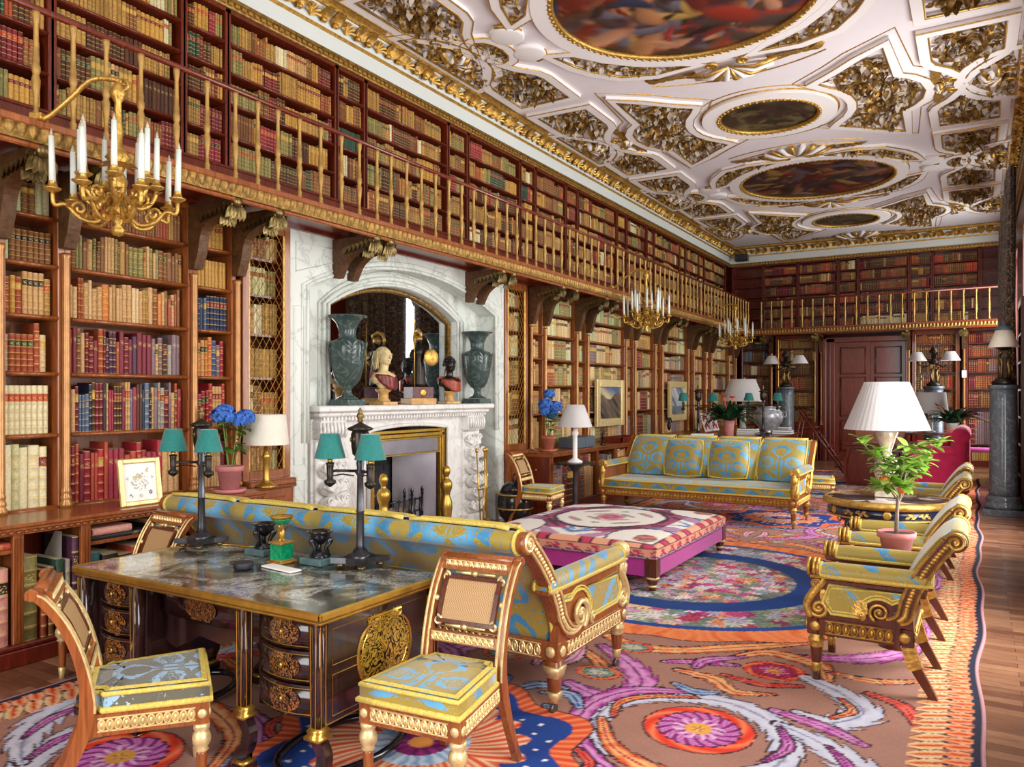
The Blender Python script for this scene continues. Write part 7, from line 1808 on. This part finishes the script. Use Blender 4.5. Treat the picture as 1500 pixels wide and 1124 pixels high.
# ---------------------------------------------------------------- the great carpet
RX0, RX1, RY0, RY1 = -4.51, .035, -.3, 18.3
def carpet():
    xs = np.arange(RX0, RX1 + .001, .011); ys = [RY0]
    while ys[-1] < RY1: ys.append(min(RY1, ys[-1] + (.02 if ys[-1] < 1.6 else .009 + max(0, ys[-1] - 3.0) * .0035)))
    ys = np.array(ys); X, Y = np.meshgrid(xs, ys); n0, n1 = X.shape; cx = (RX0 + RX1) / 2 - .02
    R = np.random.RandomState(5); K = R.uniform(-1, 1, (24, 2)); ph = R.uniform(0, 6.28, 24)
    def noise(x, y, s, k0=0, k=8): return sum(np.sin((K[i, 0] * x + K[i, 1] * y) * s * (1 + .35 * (i - k0)) + ph[i]) for i in range(k0, k0 + k)) / k
    C = np.zeros((n0, n1, 3)); H = lambda s: np.array(hx(s)[:3])
    n = noise(X, Y, 9); n2 = noise(X, Y, 30, 8); n3 = noise(X, Y, 70, 12)
    C[:] = H('#AC8374'); C *= (1 + .10 * n + .07 * n3)[..., None]
    def put(mask, col, k=None):
        mk = mask.astype(float) if mask.dtype == bool else np.clip(mask, 0, 1); c = col if isinstance(col, np.ndarray) and col.ndim == 3 else H(col) * np.ones((1, 1, 3))
        C[:] = C * (1 - mk[..., None]) + c * mk[..., None]
    def grad(v, stops):
        v = np.clip(v, 0, 1) * (len(stops) - 1); i = np.clip(v.astype(int), 0, len(stops) - 2); f = (v - i)[..., None]; S = np.array([H(s) for s in stops]); return S[i] * (1 - f) + S[i + 1] * f
    # half-drop symmetry: mirrored about the long axis and about the medallion centres
    MX, MY, PER = cx, 6.87, 7.88
    U = np.abs(X - MX); V = np.abs(Y - MY) % PER; V = np.where(V > PER / 2, PER - V, V)     # U from axis, V from medallion centre
    PURP = ['#7C1F6E', '#B0459E', '#DDA6D2', '#C468B0']; GREY = ['#8F93B0', '#C9CBDD', '#DADCE8', '#A9A4BE']; ORA = ['#B8384A', '#E0703C', '#F0C48C', '#E2925E']; RED = ['#B0222E', '#E05A4E', '#F0A08A']; BLU = ['#2A4C86', '#7FA0CC', '#BFD0E6', '#5A82BC']; PINK = ['#C0508A', '#E0A0C0', '#F0D0DC', '#B83A60']
    def stroke(pts, ws, stops, tooth=.35, tf=46, outline='#33202E', seg=10):
        P = smooth_pts(pts, seg); W = np.interp(np.linspace(0, 1, len(P)), np.linspace(0, 1, len(ws)), ws); P = np.array(P); pad = max(ws) * 1.7 + .03
        mk = (U > P[:, 0].min() - pad) & (U < P[:, 0].max() + pad) & (V > P[:, 1].min() - pad) & (V < P[:, 1].max() + pad)
        if not mk.any(): return
        u, v = U[mk], V[mk]; best = np.full(u.shape, 9.); side = np.zeros(u.shape); t_ = np.zeros(u.shape); w_ = np.full(u.shape, .01); acc = 0.
        for i in range(len(P) - 1):
            a, b = P[i], P[i + 1]; d = b - a; l2 = max(1e-9, d @ d); l = math.sqrt(l2); q = np.clip(((u - a[0]) * d[0] + (v - a[1]) * d[1]) / l2, 0, 1); ex, ey = u - a[0] - d[0] * q, v - a[1] - d[1] * q; D = np.hypot(ex, ey); k = D < best
            best[k] = D[k]; side[k] = np.sign(d[0] * ey - d[1] * ex)[k]; t_[k] = (acc + l * q)[k]; w_[k] = W[i]; acc += l
        saw = ((t_ * tf / 6.28 + best / w_ * .9) % 1.0); ed = w_ * (1 - tooth * saw); m_ = best < ed; o_ = (best < ed + .013) & ~m_
        s = C[mk]; s[o_] = H(outline); r = best / np.maximum(w_, 1e-4); ve = np.abs(np.sin(t_ * tf * .5 - r * 2.2)); g = grad(.12 + .55 * (1 - r) + .2 * ve + .16 * n2[mk] + .14 * n[mk], stops); s[m_] = g[m_]
        rib = (best < .006) & m_; s[rib] = H(stops[0]); C[mk] = s
    def rosette(u0, v0, r, sc=1., pal=PURP, ringc='#E0442F', inner='#E8B05A', oval=1.):
        pad = r * 1.6; mk = (np.abs(U - u0) < pad) & (np.abs(V - v0) < pad * 1.2)
        if not mk.any(): return
        du, dv = U[mk] - u0, (V[mk] - v0) / oval; rr = np.hypot(du, dv) / r; a = np.arctan2(dv, du); s = C[mk]
        def b(m_, c): s[m_] = c[m_] if isinstance(c, np.ndarray) and c.ndim == 2 else H(c)
        b(rr < 1.08, '#3A2030'); b(rr < 1.04, grad(.5 + .5 * np.sin(a * 3 + rr * 9), [ringc, '#F0906A', ringc])); b(rr < .80 + .03 * np.sin(a * 22), '#4A1A48')
        b(rr < .76, grad(.5 + .5 * np.sin(a * 16 + rr * 16), pal)); b((rr < .50) & (np.sin(a * 12 - rr * 14) > -.2), grad(.4 + .6 * np.sin(a * 6), [pal[2], '#EED4E8', pal[1]])); b(rr < .26, inner); b(rr < .13, grad(.5 + .5 * np.sin(a * 5), ['#C06A3A', '#F0D08A'])); C[mk] = s
    # acanthus scrolls around the rosettes (U from axis, V from medallion centre; the near end is V = 3 - 5)
    stroke([(.1, 1.98), (.35, 2.10), (.62, 2.02), (.95, 1.75), (1.3, 1.45)], [.05, .09, .07, .08, .02], ORA); stroke([(1.3, 1.75), (1.62, 1.62), (1.85, 1.35), (1.95, 1.0), (1.93, .6)], [.03, .10, .09, .07, .02], PURP)
    stroke([(.15, 2.2), (.45, 2.45), (.62, 2.72), (.50, 2.98), (.25, 2.9)], [.04, .10, .11, .10, .04], PURP, .45); stroke([(.1, 2.35), (.3, 2.55), (.32, 2.75)], [.03, .06, .03], ORA)
    rosette(.33, 2.12, .13, 1, ['#4A6A60', '#7A9A80', '#C8C8A8', '#5A7A70'], '#D8503A', '#B8C8C0', .8); rosette(.33, 2.66, .13, 1, ['#4A6A60', '#8AA890', '#C8C8A8', '#5A7A70'], '#E06A4A', '#C8D4D0', .8)
    rosette(1.22, 2.1, .17, 1, ['#8A1A3A', '#C8304A', '#B04090', '#8A1A3A'], '#D84A30', '#D88A3A', .9)
    stroke([(.95, 1.98), (1.12, 1.78), (1.42, 1.86), (1.52, 2.1)], [.03, .07, .08, .02], ORA); stroke([(1.40, 2.12), (1.62, 2.28), (1.75, 2.5), (1.62, 2.72), (1.45, 2.66)], [.05, .10, .12, .10, .02], GREY, .4); stroke([(1.75, 2.2), (1.92, 2.3), (2.0, 2.55)], [.03, .05, .01], RED)
    stroke([(.72, 2.38), (.95, 2.42), (1.10, 2.55), (1.3, 2.48)], [.03, .07, .05, .01], ORA, .5); stroke([(.6, 2.28), (.75, 2.2), (1.0, 2.12)], [.02, .05, .02], PURP)
    stroke([(1.18, 3.62), (1.48, 3.36), (1.46, 2.98), (1.18, 2.74), (.86, 2.78), (.62, 3.0), (.60, 3.30), (.80, 3.58)], [.03, .07, .10, .09, .08, .08, .08, .03], GREY, .35); stroke([(.9, 2.68), (.62, 2.82), (.50, 3.1), (.56, 3.42), (.78, 3.68), (1.05, 3.78)], [.02, .07, .07, .06, .05, .02], PURP, .3)
    stroke([(.62, 3.25), (.8, 3.52), (1.1, 3.66), (1.45, 3.72), (1.8, 3.62)], [.02, .05, .08, .07, .02], ORA); stroke([(1.4, 2.86), (1.62, 2.98), (1.82, 3.2), (1.88, 3.5), (1.78, 3.75)], [.03, .10, .13, .13, .03], GREY, .45); stroke([(1.35, 2.7), (1.6, 2.78), (1.8, 2.9)], [.03, .06, .02], PURP); stroke([(1.55, 3.42), (1.74, 3.52), (1.84, 3.66)], [.03, .06, .05], RED, .6)
    rosette(1.08, 3.12, .255, 1, PURP)
    stroke([(.05, 2.28), (.10, 2.5), (.06, 2.72)], [.02, .05, .02], PINK); stroke([(1.0, 1.95), (.82, 2.12), (.8, 2.28)], [.02, .06, .02], PURP); stroke([(1.5, 1.95), (1.75, 1.98), (1.98, 1.85)], [.02, .05, .02], ORA, .5); stroke([(.98, 2.32), (1.2, 2.36), (1.4, 2.28)], [.02, .04, .02], RED)
    stroke([(.78, 2.6), (.92, 2.66), (1.04, 2.6)], [.02, .05, .01], BLU, .3); stroke([(.66, 3.2), (.62, 3.0), (.74, 2.84), (.95, 2.74)], [.01, .025, .025, .01], ORA, .2); stroke([(1.44, 3.3), (1.5, 3.1), (1.42, 2.9)], [.01, .03, .01], PURP, .2); stroke([(1.62, 2.35), (1.7, 2.5), (1.62, 2.65)], [.01, .025, .01], ORA, .2)
    stroke([(1.66, 3.0), (1.78, 3.2), (1.8, 3.5)], [.01, .03, .01], PURP, .2); stroke([(.3, 3.25), (.42, 3.42), (.4, 3.6)], [.02, .04, .02], BLU, .4)
    stroke([(.20, 3.1), (.34, 3.05), (.46, 3.18)], [.02, .05, .02], BLU, .4); stroke([(.28, 2.98), (.12, 3.02), (.05, 3.16)], [.02, .06, .02], BLU, .4); stroke([(.42, 3.72), (.62, 3.62), (.78, 3.74), (.7, 3.9)], [.012, .02, .03, .02], RED, .5)
    # blue lobed end cartouche with its star flower, on the axis
    du, dv = U, V - 3.94; rr = np.hypot(du, dv); a = np.arctan2(dv, du); lob = .74 + .07 * np.cos(a * 8); 
    put(rr < lob + .05, '#33202E'); put(rr < lob + .04, grad(.5 + .5 * np.sin(a * 40), ['#E2643C', '#F0A070', '#D8503A'])); put(rr < lob - .06, grad(.5 + .4 * n, ['#1A3A80', '#2A58A8']))
    pet = .42 + .10 * np.abs(np.sin(a * 8)); put(rr < pet, grad(.5 + .5 * np.sin(a * 26 + rr * 20), ['#D84A34', '#F0B080', '#F4DCC0', '#E0704A'])); put(rr < .235, grad(.5 + .5 * np.sin(a * 20 + n2 * 3), ['#8FB4DA', '#DCE8F4'])); put(rr < .14, grad(.5 + .5 * np.sin(a * 12), ['#6A1A60', '#B0388A'])); put(rr < .06, '#EFA45A')
    put((np.hypot(((a / (2 * PI) * 40) % 1.0 - .5) * .09, rr - .575 - .03 * np.sign(np.sin(a * 20))) < .013 + .006 * n2) & (rr < lob - .08), grad(.5 + .5 * n2, ['#E8C070', '#F0EEF0', '#B8C0D8'])); 
    # centre medallion
    du, dv = U, V; rr = np.hypot(du * .97, dv); a = np.arctan2(dv, du)
    put(rr < 1.86 + .05 * np.abs(np.sin(a * 9)), '#3A2430'); put(rr < 1.845 + .05 * np.abs(np.sin(a * 9)), grad(.5 + .35 * np.sin(a * 60 + n * 3) + .3 * n2, ['#DE6A3E', '#EE9A66', '#E8845A'])); put(rr < 1.64, '#1F4F96')
    # woven flowers: random blossoms
    def garden(r0, r1, cnt, seed, base, rad):
        m0 = (rr > r0) & (rr < r1); put(m0, grad(.5 + .5 * n2, base)); Q = np.random.RandomState(seed); pal = ['#C0588E', '#DCA8BE', '#ECDCDE', '#E0946A', '#B84A66', '#DCDADC', '#A8B096', '#98A6BC', '#CFA8BC', '#E8C8A4', '#9A3A6E', '#8A9A7C', '#C8CCC0', '#B8B4C8']
        cells = []
        for i in range(cnt):
            q = Q.uniform(r0, r1); b = Q.uniform(0, 2 * PI); cells.append((MX + q * math.cos(b), MY + q * math.sin(b), Q.uniform(.6, 1.2) * rad, pal[Q.randint(len(pal))], Q.uniform(0, 6)))
        for (x, y, r, c, p0) in cells:
            for yy in (y, y + PER, y - PER):
                j0, j1 = np.searchsorted(ys, [yy - r, yy + r]); i0, i1 = np.searchsorted(xs, [x - r, x + r])
                if j1 <= j0 or i1 <= i0: continue
                sx, sy = X[j0:j1, i0:i1] - x, Y[j0:j1, i0:i1] - yy; d = np.hypot(sx, sy) / r; an = np.arctan2(sy, sx); k = (d < .8 + .2 * np.sin(an * 7 + p0)) & m0[j0:j1, i0:i1]; sub = C[j0:j1, i0:i1]; sh = (.72 + .4 * np.sin(an * 7 + p0) * (d > .35) + .25 * (1 - d))[..., None]; sub[k] = np.clip(H(c) * sh, 0, 1)[k]; C[j0:j1, i0:i1] = sub
    garden(1.13, 1.56, 420, 3, ['#4A5E60', '#76887C', '#A0AA9C'], .10); put(np.abs(rr - 1.02) < .13, grad(.5 + .4 * n, ['#12356E', '#1F4F96'])); garden(0., .90, 800, 8, ['#46545A', '#727E76', '#9A9C8C'], .06)
    # side borders of flame leaves, then the navy guard
    def flame(d, L):
        put(d < .30 + .02 * np.sin(L * 63), grad(.5 + .4 * n2, ['#B87A5E', '#C88E70']))
        for d0, d1, p, sl, st in ((.15, .315, .10, .55, ['#E87A48', '#EFAE7C', '#E8D8B0', '#D6C6A0']), (.045, .17, .085, .35, ['#EC6A38', '#EE9462', '#EEB896', '#E4A684'])):
            q = np.clip((d - d0) / (d1 - d0), 0, 1); f_ = ((L + sl * d + .006 * n2) / p) % 1.0 - .5; w_ = .47 * np.sin(PI * np.clip(q * .86 + .1, 0, 1)) ** .6; r_ = np.abs(f_) / np.maximum(w_, 1e-3)
            put((d > d0) & (d < d1) & (r_ < 1.12), '#8A4A3A'); put((d > d0) & (d < d1) & (r_ < 1.0), grad(r_ * .85 + .12 * n2 + .1 * np.sin(L * 190), st)); put((d > d0 + .02) & (d < d1 - .03) & (r_ < .16), '#C8401E')
        put((np.hypot((((L) / .085) % 1.0 - .5) * .085, d - .165) < .013), '#221E30')
    for s, e in ((1, RX1), (-1, RX0)):
        d = (e - X) * s; flame(d, Y)
        put(d < .055 + .012 * (np.sin(Y * 60) > 0), '#1E2440'); put(d < .014, '#C89AA0')
    for e in (RY1, RY0):
        d = np.abs(e - Y); flame(d, X); put(d < .06, '#1E2440')
    g_ = C.mean(-1, keepdims=True); C[:] = np.clip(g_ + (C - g_) * 1.08, 0, 1) ** 1.1
    # the pile is a little uneven; the right edge ripples
    wob = .018 * np.sin(Y * 1.9 + 1) + .012 * np.sin(Y * 4.3); k = np.clip((X - (RX1 - .6)) / .6, 0, 1); XX = X + wob * k; Z = .012 + 0 * X
    me = bpy.data.meshes.new('carpet'); Vt = np.stack([XX, Y, Z], -1).reshape(-1, 3); idx = np.arange(n0 * n1).reshape(n0, n1); F = np.stack([idx[:-1, :-1], idx[:-1, 1:], idx[1:, 1:], idx[1:, :-1]], -1).reshape(-1, 4)
    nv = len(Vt); rim = np.concatenate([idx[0, :], idx[1:, -1], idx[-1, -2::-1], idx[-2:0:-1, 0]]); low = Vt[rim].copy(); low[:, 2] = .001; L = np.arange(len(rim)); Fr = np.stack([rim, nv + L, nv + np.roll(L, -1), np.roll(rim, -1)], -1)
    Vt = np.vstack([Vt, low]); F = np.vstack([F, Fr]); me.vertices.add(len(Vt)); me.vertices.foreach_set('co', Vt.ravel().astype(np.float32)); me.loops.add(F.size); me.loops.foreach_set('vertex_index', F.ravel().astype(np.int32)); me.polygons.add(len(F)); me.polygons.foreach_set('loop_start', np.arange(0, F.size, 4, dtype=np.int32)); me.polygons.foreach_set('loop_total', np.full(len(F), 4, np.int32)); me.update(calc_edges=True); me.validate()
    cc = np.hstack([C.reshape(-1, 3), np.ones((nv, 1))]); cc = np.vstack([cc, cc[rim]]); set_cols(me, cc); me.materials.append(MAT['rug_wool'])
    o = bpy.data.objects.new('carpet', me); COL.objects.link(o); tag(o, 'huge floral carpet with blue medallion and orange leaf border', 'carpet')
carpet()

# ---------------------------------------------------------------- camera, daylight
F_ = 1138.; cam = bpy.data.cameras.new('camera'); cam.sensor_width = 36; cam.sensor_fit = 'HORIZONTAL'; cam.lens = F_ / 1500 * 36; cam.shift_y = (580 - 562) / 1500; cam.clip_end = 200; cam.clip_start = .05
co = bpy.data.objects.new('camera', cam); COL.objects.link(co); co.location = (0, 0, 1.65); co.rotation_euler = (PI / 2, 0, math.atan(682 / 1138.)); SC.camera = co
w = bpy.data.worlds.new('sky'); SC.world = w; w.use_nodes = True; nt = w.node_tree; bg = nt.nodes['Background']; bg.inputs[0].default_value = (.80, .90, 1.0, 1); bg.inputs[1].default_value = 2.0
def daylight(name, loc, rot, sx, sy, e, col=(1, .97, .92)):
    l = bpy.data.lights.new(name, 'AREA'); l.shape = 'RECTANGLE'; l.size = sx; l.size_y = sy; l.energy = e; l.color = col
    o = bpy.data.objects.new(name, l); COL.objects.link(o); o.location = loc; o.rotation_euler = rot; return o
for i, y in enumerate(WIN): daylight('daylight_window', (XR + .1, y, (WZ0 + WZ1) / 2), (0, PI / 2, 0), 4.0, 1.6, (185, 200, 235, 240, 170)[i])
daylight('daylight_window', (AX, YB - .05, 2.5), (PI / 2, 0, 0), 2.9, 4.0, 205)  # lamp in the added back window, lighting fronts that face the camera
for o in list(COL.objects):
    if o.type == 'LIGHT' and abs(o.location.y - YB) < .2: o.rotation_euler = (PI / 2, 0, 0)
SC.view_settings.view_transform = 'Standard'; SC.view_settings.look = 'None'; SC.view_settings.exposure = 0.; SC.view_settings.gamma = 1
SC.cycles.use_denoising = True; SC.cycles.max_bounces = 8; SC.cycles.diffuse_bounces = 5; SC.cycles.glossy_bounces = 3; SC.cycles.transmission_bounces = 4; SC.cycles.sample_clamp_indirect = 6
